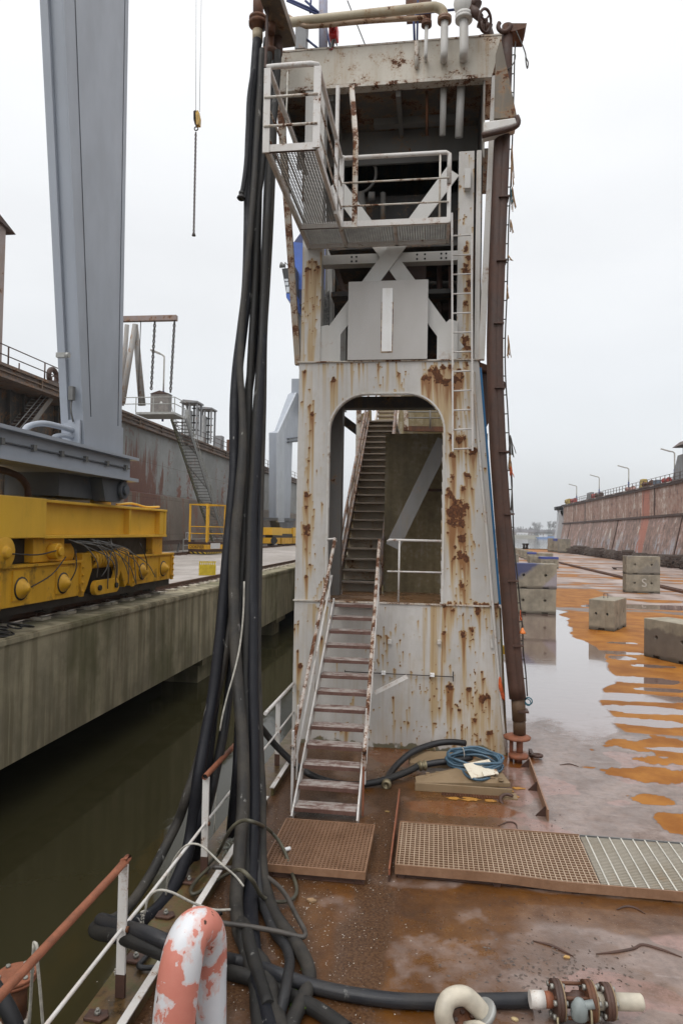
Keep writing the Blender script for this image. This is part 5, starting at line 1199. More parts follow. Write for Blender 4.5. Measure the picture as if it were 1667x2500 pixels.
# upper storey
MB().box(-2.27, -1.94, YT, YT+.3, 6.345, 11.06).build('left_post', wh, tw)
seeds.clear()
for a in [(755,640,8,.9,.9),(762,632,7,1.2,.9),(772,640,7,.6,.8),(776,652,6,.3,.8),(752,655,7,1.6,.9),(767,662,6,1.3,.7),(785,620,5,.6,.6),(784,700,4,.5,.6),(1138,600,6,.3,.7),(1141,625,8,.3,.9),(1136,655,9,.3,.9),(1142,690,9,.25,.9),(1138,700,7,.3,.8),(1137,735,7,.4,.8),(1139,825,10,.3,1.0),(1138,845,9,.4,1.0),(1141,868,9,.2,.9),(1136,640,6,.3,.8),(1140,585,5,.3,.5)]: sd(*a)
for k in range(40): seeds.append((-2.26+.3*rng.random(), 6.4+2.0*rng.random(), .008, .2, .5))
def post_face(name, x0, x1, z0, z1, y):
    nx_ = int((x1-x0)/.0155); nz_ = int((z1-z0)/.0155); Xg, Z = np.meshgrid(np.linspace(x0, x1, nx_), np.linspace(z0, z1, nz_)); mb = MB(); mb.v = [Vector(p) for p in np.stack([Xg, Xg*0+y, Z], -1).reshape(-1, 3)]
    idx = np.arange(nx_*nz_).reshape(nz_, nx_); mb.f = list(map(tuple, np.stack([idx[:-1,:-1], idx[:-1,1:], idx[1:,1:], idx[1:,:-1]], -1).reshape(-1, 4).tolist())); mb.sm = [True]*len(mb.f)
    r, s_, m_ = masks(Xg, Z)
    s_ = np.maximum(s_, .5*sstep(.09, .02, np.abs(Xg+2.1+.03*(vnoise(Z*3, Z*0, 2)-.5)))*sstep(8.0, 7.8, Z)*(.5+.7*vnoise(Xg*50, Z*.8, 3))*(Xg < -1)); s_ = np.maximum(s_, .28*sstep(-2.2, -2.27, Xg))
    mb.build(name, M['tower'], tw, attrs=dict(rust=r, stain=s_, moss=m_*0))
post_face('left_post_face', -2.27, -1.94, 6.35, 8.3, YT-.004); post_face('right_post_face', .32, .57, 6.35, 9.84, YT+.096)
MB().box(.32, .57, YT+.1, YT+.35, 6.345, 9.85).build('right_post', whc, tw)
MB().box(-2.7, .72, 12.6, 12.65, 10.42, 11.05).build('roof_apron', gi, tw)
MB().box(.605, .68, YT, YT+.12, 6.345, 9.8).build('post_channel', wh, tw)
mb = MB(); mb.add([(.665,YT-.05,6.33),(.765,YT-.05,6.33),(.765,YT+.06,6.33),(.665,YT+.06,6.33),(.83,YT-.05,11.0),(.93,YT-.05,11.0),(.93,YT+.06,11.0),(.83,YT+.06,11.0)], [(0,3,2,1),(4,5,6,7),(0,1,5,4),(1,2,6,5),(2,3,7,6),(3,0,4,7)])
mb.build('flange_strut', wh, tw)
mb = MB(); mb.add([(-2.39,YT+.1,6.33),(-2.29,YT+.1,6.33),(-2.29,YT+.2,6.33),(-2.39,YT+.2,6.33),(-2.82,YT+.1,11.05),(-2.7,YT+.1,11.05),(-2.7,YT+.2,11.05),(-2.82,YT+.2,11.05)], [(0,3,2,1),(4,5,6,7),(0,1,5,4),(1,2,6,5),(2,3,7,6),(3,0,4,7)])
mb.build('flange_strut', m_rusty('strut_paint_rusty', (.34,.30,.25), .85, .8, .7, sc=5), tw)
def flat(mb, p, q, w, y, th=.03):
    p = Vector((p[0], 0, p[1])); q = Vector((q[0], 0, q[1])); d = (q-p).normalized(); n_ = Vector((-d.z, 0, d.x))*w/2; o = Vector((0, y, 0))
    mb.prism([p-n_+o, q-n_+o, q+n_+o, p+n_+o], (0, th, 0))
mb = MB(); flat(mb, (-1.95,6.55), (.22,9.5), .25, YT+.05); mb.build('cross_brace', whc, tw)
mb = MB(); flat(mb, (.34,6.5), (-1.75,9.42), .25, YT+.086); mb.build('cross_brace', whc, tw)
mb = MB(); mb.prism([(x, YT+.02, z) for x, z in ((-1.94,6.35),(-1.94,6.95),(-1.82,6.97),(-1.60,6.8),(-1.60,6.35))], (0,.028,0)); mb.prism([(x, YT+.02, z) for x, z in ((.33,6.35),(.33,6.98),(.2,7.02),(0.0,6.82),(0.0,6.35))], (0,.028,0)); mb.each('gusset', whc, tw)
M['panel'] = m_rusty('grey_white_panel', (.47,.452,.435), -.3, .06, .22, sc=1)
MB().box(-1.47, -.155, YT-.06, YT-.03, 6.35, 7.66).build('number_panel', M['panel'], tw)
M['bar_white'] = m_rusty('bright_white_bar', (.86,.86,.85), .05, .2, .05, sc=5)
MB().box(-.905, -.735, YT-.075, YT-.062, 6.48, 7.53).build('white_bar', M['bar_white'], tw)
M['bar_edge'] = m_rusty('rust_edged_bar', (.55,.42,.3), .95, .9, .6, sc=9)
MB().box(-.918, -.722, YT-.066, YT-.0605, 6.462, 7.3).build('bar_backing', M['bar_edge'], tw)
mb = MB(); mb.box(-1.94, .32, YT+.13, YT+.33, 8.04, 8.20); mb.build('crossbeam', whc, tw)
mb = MB()
for x in (-1.45,-1.37,-.35,-.22,.05,.13):
    for z in (8.08, 8.155): mb.cyl((x, YT+.131, z), (x, YT+.125, z), .018, n=10)
mb.each('bolt_hole', M['black_paint'], tw)
mb = MB(); a = onY(806, 700, 13.4); mb.box(a.x, .72, 13.4, 13.5, 6.3, 11.05); mb.box(.69, .72, YT+.3, 13.4, 6.33, 11.05); mb.build('shade_back_wall', di, tw)  # near-black colour paints the interior shade; right side added to shut out light
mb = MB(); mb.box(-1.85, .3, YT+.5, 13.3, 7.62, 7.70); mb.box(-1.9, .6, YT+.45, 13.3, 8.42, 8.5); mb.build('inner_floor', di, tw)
mb = MB(); mb.bar(onY(815,640,12.2), onY(858,760,12.2), .08); mb.bar(onY(1048,640,12.4), onY(1100,560,12.4), .12); mb.bar(onY(1040,760,12.3), onY(1110,745,12.3), .14); mb.tube([onY(1072,650,12.2), onY(1075,880,12.2)], .05, 8); mb.tube([onY(1098,650,12), onY(1100,860,12)], .03, 8); mb.each('inner_brace', M['rust_dark'], tw)
mb = MB(); a = onY(780,715,12.0); mb.prism([onY(*p, 12.0) for p in ((780,735),(803,708),(803,815),(780,815))], (0,.04,0)); mb.build('speckled_plate', m_plain('speckled_grey', (.16,.155,.15), .8, .8, 25), tw)
mb = MB(); mb.bar(onY(806,560,12.1), onY(806,815,12.1), .09); mb.bar(onY(838,800,12.3), onY(838,885,12.3), .11); mb.each('inner_post', whc, tw)
mb = MB(); mb.prism([onY(*p, 12.1) for p in ((905,628),(1040,622),(1040,690),(905,690))], (0,.1,0)); mb.build('rusty_panel', M['rust_dark'], tw)
mb = MB(); mb.torus(onY(880,430,12.8), (.3,1,0), .32, .03, 24, 8, 0, 3.4); mb.tube([onY(880,470,12.5), onY(890,560,12.5)], .07, 8); mb.tube([onY(935,470,12.6), onY(935,540,12.6)], .05, 8); mb.cyl(onY(900,480,12.5), onY(915,480,12.5), .09); mb.build('dim_machinery', gi, tw)
# roof
mb = MB(); mb.prism([(x, YT-.02, z) for x, z in ((-2.79,11.06),(.84,11.06),(.985,11.68),(-2.70,11.68))], (0,.05,0)); 
rb = mb.build('roof_beam', m_rusty('cream_roof_beam', (.56,.52,.45), .42, .8, .5, sc=3.2, stain=(.36,.22,.10)), tw)
mb = MB(); mb.box(-2.79, .83, YT-.02, YT+.16, 11.0, 11.058); mb.box(-2.72, .99, YT-.03, 13.5, 11.682, 11.71); mb.build('roof_flange', M['white_rusty'], tw)
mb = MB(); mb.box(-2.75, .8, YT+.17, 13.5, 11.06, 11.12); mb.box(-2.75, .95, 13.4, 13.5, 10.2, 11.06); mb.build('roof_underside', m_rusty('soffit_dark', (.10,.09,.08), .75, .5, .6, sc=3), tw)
mb = MB()
for x in (-1.9, -.75): mb.box(x, x+.08, YT+.17, 13.4, 10.9, 11.058)
mb.box(-1.2, .3, 12.2, 12.35, 10.93, 11.057); mb.each('roof_rib', gi, tw)
mb = MB(); mb.add([(-2.74,YT+.15,11.05),(-2.70,YT+.15,11.05),(-2.70,13.4,11.05),(-2.74,13.4,11.05),(-2.3,13.3,9.6),(-2.26,13.3,9.6),(-2.26,13.4,9.6),(-2.3,13.4,9.6)], [(0,3,2,1),(4,5,6,7),(0,1,5,4),(1,2,6,5),(2,3,7,6),(3,0,4,7)]); mb.box(-2.2,-2.0,13.1,13.3,6.3,11.05); mb.build('roof_side', gi, tw)
mb = MB(); mb.box(.70, .73, YT+.05, 13.4, 9.7, 11.05); mb.build('roof_side', m_rusty('grey_side_plate', (.3,.28,.255), .2, .4, .5), tw)
# outrigger bracket at the upper right with mossy web plate
ob = thing('bracket_arm', 'large tapering bracket plate at the tower top right with a pale rounded toe', 'bracket', (1.0, YT+.3, 10))
Yb_ = 10.70
mb = MB(); mb.prism([onY(*p, Yb_) for p in ((1222,90),(1262,285),(1206,288),(1210,130))], (0,.05,0)); mb.build('web_plate', m_rusty('mossy_web_paint', (.14,.115,.085), .6, .5, .6, sc=2.5), ob)
mb = MB(); mb.prism([onY(*p, Yb_-.12) for p in ((1180,296),(1258,285),(1262,300),(1245,306),(1180,322))], (0,.3,0)); mb.build('toe_box', wh, ob, bevel=.02)
mb = MB(); mb.tube([onY(1176,330,Yb_-.08), onY(1250,311,Yb_-.08), onY(1264,298,Yb_-.08), onY(1260,283,Yb_-.08)], .045, 8, sub=4); mb.build('toe_flange', M['rust_dark'], ob)
# side bracket behind the pipe lower down
sb = thing('side_bracket', 'dark rusty triangular bracket between tower and brown pipe halfway up', 'bracket', (1.0, YT+.5, 5.8))
mb = MB(); mb.prism([onY(*p, YT+.5) for p in ((1165,892),(1192,900),(1236,935),(1228,960),(1186,1045),(1160,1045))], (0,.4,0)); mb.build('web_plate', M['rust_dark'], sb)
mb = MB(); mb.bar(onY(1165,895,YT+.45), onY(1192,905,YT+.45), .3, .1); mb.build('top_flange', M['rust'], sb)

# details on the lower plate
dt = thing('measuring_bar', 'thin horizontal rod with four small white boxes on the lower tower plate', 'rod', (-.3, YT, 1.2))
z_ = xz(960, 1645)[1]; MB().tube([onY(842,1640,YT-.06), onY(1106,1653,YT-.06)], .008, 6).bar(onY(1106,1640,YT-.06), onY(1106,1664,YT-.06), .015).bar(onY(842,1636,YT-.06), onY(842,1644,YT-.06), .012).build('rod', M['chain'], dt)
for px, py in ((936,1643),(1055,1648)): p = onY(px, py, YT-.05); MB().box(p.x-.035, p.x+.035, YT-.085, YT-.02, p.z-.03, p.z+.03).build('fixing_box', M['bar_white'], dt, bevel=.006)
for px, py in ((951,1567),(1072,1568)): p = onY(px, py, YT-.05); MB().box(p.x-.03, p.x+.03, YT-.07, YT-.02, p.z-.035, p.z+.035).build('fixing_box', wh, dt, bevel=.006)
cd = thing('conduit', 'thin white conduit pipe running down the right edge of the tower front', 'pipe', (1.1, YT, 0))
MB().tube([onY(1154,905,YT-.03), onY(1160,990,YT-.03), onY(1172,1130,YT-.03), onY(1188,1300,YT-.03), onY(1200,1450,YT-.045), onY(1213,1600,YT-.045), onY(1228,1770,YT-.045), onY(1236,1838,YT-.045)], .022, 8).build('pipe', wh, cd)
MB().bar(onY(1197,1550,YT-.03), onY(1201,1582,YT-.03), .03).build('stub', wh, cd)
op = thing('rope_hank', 'bundle of bright orange rope hanging at the lower right edge of the tower', 'rope', onY(1225,1660,YT-.06))
mb = MB()
for k in range(11):
    dx = rng.uniform(-4, 5); mb.tube([onY(1220+dx*.5,1656+rng.uniform(-3,4),YT-.07), onY(1222+dx,1680,YT-.09-.02*rng.random()), onY(1228+dx*.8,1700+rng.uniform(-8,12),YT-.07), onY(1226+dx*.6,1690,YT-.06)], .009, 5, sub=4)
mb.build('strands', M['rope_orange'], op)

# ---------------- wall ladder on the tower front
ld = thing('wall_ladder', 'white rusty rung ladder fixed to the right side of the tower front', 'ladder', (.4, YT-.12, 4.9))
yl = YT-.13
for (xt, xb_) in ((1103,1105),(1151,1153)):
    MB().bar(onY(xt, 520 if xt < 1120 else 570, yl), onY(xb_, 1102 if xt < 1120 else 1100, yl), .03, .05).build('stringer', M['rail_white'], ld)
for k in range(12):
    py = 574+k*47.4; MB().cyl(onY(1103,py+1,yl), onY(1152,py-1,yl), .013, n=8).build('rung', M['rail_white'], ld)
mb = MB()
for py in (720, 910, 1085):
    for px in (1104, 1152): p = onY(px, py, yl); mb.bar(p, (p.x, YT, p.z), .025)
mb.each('standoff', wh, ld)
MB().box(xz(1134,470)[0], xz(1148,470)[0], YT-.02, YT+.1, xz(0,515)[1], xz(0,472)[1]).build('hinge_plate', whc, ld)

# ---------------- balcony
ZB = 8.30
ba = thing('balcony', 'L-shaped railed steel balcony with see-through grating floor below the tower roof', 'balcony', (-1.2, 10, ZB))
XL, XR, YF, YE, XE = -2.16, -1.53, 10.44, 8.25, .15
fr = M['rail_white']
mb = MB()
for a, b in (((XL,YE),(XR,YE)),((XL,YE),(XL,YT)),((XR,YE),(XR,YF)),((XR,YF),(XE,YF)),((XE,YF),(XE,YT)),((XL,YT-.03),(XE,YT-.03)),((XL,YF),(XR,YF)),((-.68,YF),(-.68,YT)),((XR,YF),(XR,YT))):
    mb.bar((a[0],a[1],ZB), (b[0],b[1],ZB), .05, .09)
mb.each('floor_beam', fr, ba)
def lattice(x0, x1, y0, y1, z, pitch, hb=.03, tb=.005, pitch2=None):
    mb = MB(); x = x0+pitch
    while x < x1-pitch*.3: mb.box(x-tb/2, x+tb/2, y0, y1, z-hb, z); x += pitch
    y = y0+pitch; p2 = pitch2 or pitch
    while y < y1-p2*.3: mb.box(x0, x1, y-tb/2, y+tb/2, z-hb*.8, z-.002); y += p2
    return mb
lattice(XL+.025, XR-.025, YE+.02, YF-.02, ZB+.03, .038, .005, .013).build('arm_grating', M['galv_dark'], ba)
lattice(XL+.025, XE-.02, YF+.02, YT-.05, ZB+.03, .04, .012, .016, .032).build('front_grating', M['galv'], ba)
mb = MB()
for a, b in (((XL,YE),(XR,YE)),((XL,YF),(XR,YF))): mb.box(a[0], b[0], a[1]-.012, a[1]+.012, ZB-.05, ZB+.05)
mb.each('grating_clip', M['rust_dark'], ba)
ZR = 9.36
def post(x, y, z0, z1, w=.075, d=.012): return MB().box(x-w/2, x+w/2, y-d, y+d, z0, z1).build('post', fr, ba)
post(XL, YE-.03, ZB-.06, ZR-.04, .085); post(XR+.01, YE-.03, ZB-.03, ZR-.06, .09)
MB().box(XR-.012, XR+.035, 9.85, 9.95, ZB-.1, onY(812,213,9.9).z).build('hanger_post', fr, ba)
MB().box(XR-.02, XR+.05, YF-.05, YF+.03, ZB-.05, ZR).build('post', fr, ba)
p = onY(868, 400, YF); MB().box(p.x-.04, p.x+.04, YF-.04, YF+.01, ZB-.06, onY(868,345,YF).z).build('hanger_post', M['white_rusty'], ba); MB().bar((p.x, YF, onY(868,345,YF).z-.02), onY(858,212,YF+.35), .075, .05).build('hanger_post', M['white_rusty'], ba)
MB().tube([(XE-.14, YF, ZB), (XE-.14, YF, ZR)], .016, 8).build('post', M['white_rusty'], ba); MB().box(XE-.03, XE+.03, YF-.02, YF+.02, ZB-.03, ZR-.5).build('post', fr, ba)
mb = MB(); mb.tube([(XL,YF+.4,ZR),(XL,YE+.08,ZR),(XL+.0,YE,ZR),(XL+.08,YE,ZR+.0),(XR-.08,YE,ZR),(XR,YE,ZR-.02),(XR,YE+.08,ZR),(XR,YF-.05,ZR),(XR+.06,YF,ZR),(XE-.05,YF,ZR),(XE,YF,ZR-.03),(XE,YF,ZR-.14),(XE,YF,ZR-.5)], .034, 10); mb.build('top_rail', fr, ba)
for zz in (ZB+.27, ZB+.64):
    MB().tube([(XL-.03,YE-.045,zz),(XR+.02,YE-.045,zz)], .017, 8).tube([(XL-.02,YE-.02,zz-.02),(XL-.02,YF+.5,zz-.02)], .014, 8).tube([(XR+.02,YE-.02,zz-.03),(XR+.02,YF,zz-.03)], .014, 8).tube([(XR,YF-.045,zz),(XE,YF-.045,zz)], .014, 8).each('mid_rail', M['white_rusty'], ba)
MB().tube([onY(702,175,9.4), onY(700,250,9.4), onY(697,330,9.2)], .012, 6).tube([onY(703,172,9.4), onY(695,240,9.6), onY(686,268,9.9)], .008, 6).each('hanging_cord', M['rope_white'], ba)

# ---------------- top gear: arm, pipes, valve, horn
ar = thing('overhang_beam', 'brown weathered channel beam jutting forward from the roof corner above the hoses', 'beam', (-2.7, 10.4, 11.9))
mb = MB(); p = onY(700, 112, 11.0); q_ = onY(638, -70, 9.6); mb.bar(p, q_, .30, .05); 
d = (q_-p).normalized(); s_ = d.cross(Vector((0,0,1))).normalized()
for k in (-.14, .14): mb.bar(p+s_*k+Vector((0,0,.06)), q_+s_*k+Vector((0,0,.06)), .03, .16)
mb.build('channel', m_rusty('brown_beam_paint', (.11,.08,.055), .6, .6, .6, sc=3), ar)
pc = M['pipe_cream']; pw = M['pipe_white']; ry = 10.95
def flange(mb, c, ax, R, t=.035): mb.lathe(Vector(c)-Vector(ax).normalized()*t, ax, [(0,0),(R,0),(R,t*.8),(R*.97,t*.9),(R*.97,t*1.1),(R,t*1.2),(R,2*t),(0,2*t)], 18)
pp = thing('deck_pipe', 'thick cream pipe along the roof edge bending down into the roof beam', 'pipe', onY(900, 30, ry), 'pipes over the tower roof edge')
Y0 = lambda px, py, y=ry: onY(px, py, y)
MB().tube([Y0(690,56,11.3), Y0(740,50), Y0(900,33), Y0(1040,17), Y0(1066,17), Y0(1080,26), Y0(1085,45)], .075, 14, sub=5).build('upper_run', pc, pp)
mb = MB(); flange(mb, Y0(1085,47), (0,0,1), .115); mb.build('flange', M['rust_grate'], pp)
MB().tube([Y0(1085,50), Y0(1084,125), Y0(1083,140,11.05), Y0(1083,148,11.25)], .062, 12, sub=4).build('down_pipe', pw, pp)
MB().tube([Y0(1083,200,11.45), Y0(1080,330,11.7)], .055, 10).build('lower_pipe', pw, pp)
pp = thing('deck_pipe', 'thin rusty pipe below the thick one ending in a small flange', 'pipe', onY(900, 45, ry), 'pipes over the tower roof edge')
MB().tube([Y0(690,30,11.2), Y0(712,45,11.1), Y0(740,60), Y0(765,62), Y0(900,50), Y0(1020,43), Y0(1035,44), Y0(1041,54)], .04, 12, sub=5).build('upper_run', m_rusty('rusty_cream_pipe', (.36,.26,.18), .7, .5, .6, sc=6), pp)
mb = MB(); flange(mb, Y0(1041,57), (0,0,1), .085); mb.build('flange', M['rust'], pp)
MB().tube([Y0(1041,60), Y0(1039,130), Y0(1039,140,11.05), Y0(1039,146,11.2)], .03, 10, sub=4).build('down_pipe', pw, pp)
MB().tube([Y0(1042,205,11.5), Y0(1042,330,11.8)], .025, 8).build('lower_pipe', M['rust'], pp)
pp = thing('deck_pipe', 'white valve pipe with bulging valve body and handwheel at the roof right', 'pipe', onY(1132, 80, ry), 'pipes over the tower roof edge')
MB().tube([Y0(1132,45), Y0(1132,120), Y0(1131,135,11.05), Y0(1131,146,11.3)], .072, 14, sub=4).build('down_pipe', pw, pp)
MB().tube([Y0(1126,195,11.45), Y0(1120,335,11.7)], .07, 10).build('lower_pipe', pw, pp)
mb = MB(); flange(mb, Y0(1132,42), (0,0,1), .14, .05); mb.build('flange', pw, pp)
MB().lathe(Y0(1132,38), (0,0,1), [(0,0),(.09,0),(.14,.08),(.17,.2),(.15,.33),(.1,.45),(.1,.7),(0,.7)], 16).build('valve_body', pw, pp)
mb = MB(); mb.cyl(Y0(1145,15), Y0(1172,42,10.85), .09, .06); mb.cyl(Y0(1150,5), Y0(1162,18), .12, .12); mb.bar(Y0(1168,38,10.85), Y0(1186,50,10.7), .04); mb.build('valve_bonnet', M['rust_dark'], pp)
wc = Y0(1184, 49, 10.72); ax = Vector((.75,-.55,-.25)).normalized(); mb = MB(); mb.torus(wc, ax, .155, .022, 26, 8); a = ax.orthogonal().normalized(); b = ax.cross(a)
for g_ in (0, 2*PI/3, 4*PI/3, ): mb.cyl(wc, wc+(a*math.cos(g_+.4)+b*math.sin(g_+.4))*.155, .015, n=6)
mb.cyl(wc-ax*.03, wc+ax*.03, .035); mb.build('handwheel', M['rust_dark'], pp)
vp = thing('vent_stub', 'short white stub pipe with a dark slot on the roof beam', 'pipe', onY(1016,130,11))
MB().tube([Y0(1016,100,11.12), Y0(1017,165,11.15)], .035, 8).build('stub', M['white_rusty'], vp)
hb_ = thing('bent_handrail', 'bent dark tubular handrail standing on the roof behind the flanges', 'railing', onY(1010,70,11.8))
MB().tube([Y0(1012,105,12.0), Y0(1010,50,12.0), Y0(1014,36,12.0), Y0(1024,31,12.0), Y0(1110,22,12.0)], .022, 8).tube([Y0(1018,105,12.0), Y0(1020,0,12.0), Y0(1020,-20,12.0)], .018, 8).build('tube', M['blue_dark'], hb_)
cw = thing('roof_bracket', 'rusty sloping plate and bent bracket on the roof by the handwheel', 'bracket', onY(1190,80,11.9))
mb = MB(); mb.prism([Y0(1120,98,12), Y0(1190,78,12), Y0(1200,90,12), Y0(1140,104,12)], (0,.3,0)); mb.prism([Y0(1192,62,12), Y0(1200,62,12), Y0(1208,88,12), Y0(1188,88,12)], (0,.2,0)); mb.cyl(Y0(1168,55,11.9), Y0(1198,68,11.9), .07); mb.build('plate', M['rust_dark'], cw)
hn = thing('alarm_horn', 'bright red alarm horn on a short bracket on the roof edge', 'horn', onY(811,110,YT))
mb = MB(); a = onY(804,62,YT-.05); b = onY(824,90,YT-.05); mb.box(a.x, b.x, YT-.12, YT+.1, b.z, a.z); mb.build('body', M['red_plastic'], hn, bevel=.015)
c = onY(812,70,YT-.12); MB().lathe(c+Vector((0,.005,0)), (0,-1,0), [(0,0),(.045,0),(.062,.05),(.055,.05),(.03,.015),(0,.015)], 16).sphere(c+Vector((0,-.02,0)), .025, 10).build('horn_mouth', m_plain('dark_red_plastic', (.42,.012,.015), .35, .1), hn)
mb = MB(); mb.bar(onY(815,90,YT), onY(812,118,YT), .04); mb.bar(onY(812,96,YT-.05), onY(806,118,YT-.05), .03); mb.bar(onY(818,95,YT-.03), onY(822,108,YT-.03), .05, .02); mb.build('bracket', M['galv_dark'], hn)
MB().cyl(onY(808,121,YT-.02), onY(808,114,YT-.02), .035, .02).build('lamp_cap', m_plain('pink_red_cap', (.5,.12,.12), .4, .1), hn)
# ---------------- brown pipe on the right with its rope ladder
bp_ = thing('mooring_pipe', 'tall rusty brown pipe standing along the right side of the tower', 'pipe', (1.39, 10.95, 0))
cl = [(1238,62),(1235,200),(1224,330),(1217,500),(1210,700),(1206.5,867),(1212,1051),(1221,1200),(1238,1415),(1250,1583),(1262,1705)]
Yp_ = 10.9; MB().tube([onY(x, y, Yp_) for x, y in cl], [.085,.09,.115,.12,.122,.122,.122,.122,.122,.122,.122], 18, sub=4).build('pipe', M['rust_dark'], bp_)
MB().tube([onY(x+10, y, Yp_-.06) for x, y in cl[2:]], .075, 10, sub=4).build('side_rib', M['rust_dark'], bp_)
MB().tube([onY(1264,1700,Yp_), onY(1267,1760,Yp_)], .105, 14).tube([onY(1267,1745,Yp_), onY(1268,1792,Yp_)], .095, 14).build('lower_pipe', m_rust('olive_rust', [(.25,(.035,.02,.012)),(.5,(.09,.05,.025)),(.8,(.16,.09,.04))], 4, .75), bp_)
mb = MB(); 
for px, py in ((1228,482),(1222,637),(1215,790),(1218,947),(1228,1103),(1240,1255),(1250,1418),(1262,1576),(1275,1737)): p = onY(px, py, Yp_-.1); mb.box(p.x-.07, p.x+.09, Yp_-.17, Yp_+.05, p.z-.012, p.z+.012)
mb.each('collar', M['rust_dark'], bp_)
p = onY(1262,1800,Yp_); mb = MB(); mb.lathe((p.x,Yp_,p.z-.02), (0,0,1), [(0,0),(.2,0),(.21,.03),(.12,.06),(0,.06)], 20); mb.cyl((p.x+.04,Yp_,.1), (p.x+.04,Yp_,p.z), .05); mb.lathe((p.x+.02,Yp_,.07), (0,0,1), [(0,0),(.15,0),(.15,.05),(.06,.08),(0,.08)], 18); mb.cyl((p.x-.08,Yp_+.05,0), (p.x-.08,Yp_+.05,p.z), .03); mb.cyl((p.x+.02,Yp_,0),(p.x+.02,Yp_,.09),.06); mb.build('foot_bracket', M['rust_orange'], bp_)
mb = MB(); mb.prism([onY(*p, Yp_-.1) for p in ((1231,55),(1286,55),(1283,66),(1250,75),(1228,72))], (0,.3,0)); mb.prism([onY(*p, Yp_+.2) for p in ((1249,80),(1278,89),(1276,101),(1249,101))], (0,.12,0)); mb.each('top_arm', M['rust'], bp_)
mb = MB(); mb.torus(onY(1231,62,Yp_-.1), (0,1,0), .095, .035, 18, 8, .6, 4.6); mb.build('lifting_eye', M['rust_dark'], bp_)
rl_ = thing('rope_ladder', 'thin dark hanging ladder with frayed rope knots beside the brown pipe', 'ladder', (1.3, 10.9, 3))
ls_ = [(1258,100),(1256,140),(1254,230),(1251,330),(1246,460),(1241,560),(1238,700),(1233,830),(1234,920),(1239,1000),(1243,1080),(1247,1150),(1251,1230),(1255,1330),(1262,1400),(1266,1440),(1275,1530),(1277,1590),(1283,1640),(1287,1700)]
def lat(py): ys_ = [b for a, b in ls_]; return float(np.interp(py, ys_, [a for a, b in ls_]))
MB().tube([onY(x, y, 10.86) for x, y in ls_], .011, 7, sub=3).build('stringer', M['chain'], rl_)
def pipe_edge(py): return float(np.interp(py, [b for a, b in cl], [a for a, b in cl]))+16
py = 132.0; k = 0
while py < 1690:
    MB().tube([onY(pipe_edge(py)-2, py+1, 10.87), onY(lat(py), py, 10.86)], .009, 6).build('rung', M['chain'], rl_); py += 46.2; k += 1
def fray(px, py, n, L, mat, spread=5, r=.006, seed=0):
    r_ = random.Random(seed); mb = MB()
    for i in range(n):
        x = px; y = py; pts = [onY(x, y, 10.84)]; dx = r_.uniform(-.3, 1.0)*spread
        for k in range(5): x += dx*.35+r_.uniform(-1.2, 1.2); y += L*(.6+.5*r_.random())/5; pts.append(onY(x, y, 10.84+r_.uniform(-.03,.03)))
        mb.tube(pts, r, 5, sub=2)
    return mb
frs = [(1249,352,7,110,'rope_tan',3),(1250,455,8,60,'rope_tan',4),(1247,458,6,45,'rope_blue',2),(1246,535,8,35,'rope_tan',4),(1240,622,4,16,'rope_tan',6),(1238,695,4,40,'rope_tan',3),(1240,818,8,60,'rope_tan',4),(1245,1062,12,60,'cable',7),(1244,1110,10,45,'rope_tan',6),(1246,1136,8,30,'rope_orange',4),(1249,1140,4,130,'cable',2),(1255,1370,8,110,'rope_tan',2),(1270,1490,3,30,'rope_orange',2)]
for i, (px, py, n, L, mt_, sp_) in enumerate(frs): fray(px, py, n, L, M[mt_], sp_, seed=i+50).build('frayed_rope', M[mt_], rl_)
mb = MB(); mb.tube([onY(1260,74,10.8), onY(1266,88,10.8), onY(1274,106,10.8), onY(1282,128,10.8), onY(1284,140,10.8), onY(1289,152,10.8), onY(1287,166,10.8), onY(1284,152,10.8), onY(1283,138,10.8)], .010, 7, sub=4); mb.tube([onY(1238,170,10.8), onY(1252,155,10.8), onY(1258,138,10.8), onY(1256,128,10.8)], .009, 6, sub=4)
tag(mb.build('rope_loop', M['cable']), 'dark rope loop hanging from the top arm of the brown pipe', 'rope')
fl_ = MB().lathe(onY(1275,1547,10.85), (0,0,1), [(0,0),(.05,0),(.045,.02),(.012,.085),(0,.09)], 14); tag(fl_.build('orange_cone', M['orange_plastic']), 'small orange cone-shaped plastic float on the rope beside the brown pipe', 'float')
sl = MB().torus(onY(1290,1712,10.86), (.3,1,.1), .055, .009, 18, 7); sl.torus(onY(1288,1715,10.84), (.6,.8,0), .05, .008, 18, 7); tag(sl.build('rope_ring', M['rope_blue']), 'small teal rope ring at the lower end of the hanging ladder', 'rope')
ys_ = thing('yellow_box', 'small yellow and white tag box seen between tower edge and brown pipe', 'box', (1.25, 11.5, 1.8))
mb = MB(); mb.prism([onY(*p, 11.6) for p in ((1226,1578),(1240,1580),(1242,1600),(1228,1598))], (0,.15,0)); mb.build('body', m_plain('sign_yellow', (.5,.32,.02), .5, .2), ys_)
mb = MB(); mb.prism([onY(*p, 11.59) for p in ((1229,1598),(1242,1600),(1244,1618),(1231,1618))], (0,.12,0)); mb.build('white_tag', M['bar_white'], ys_)

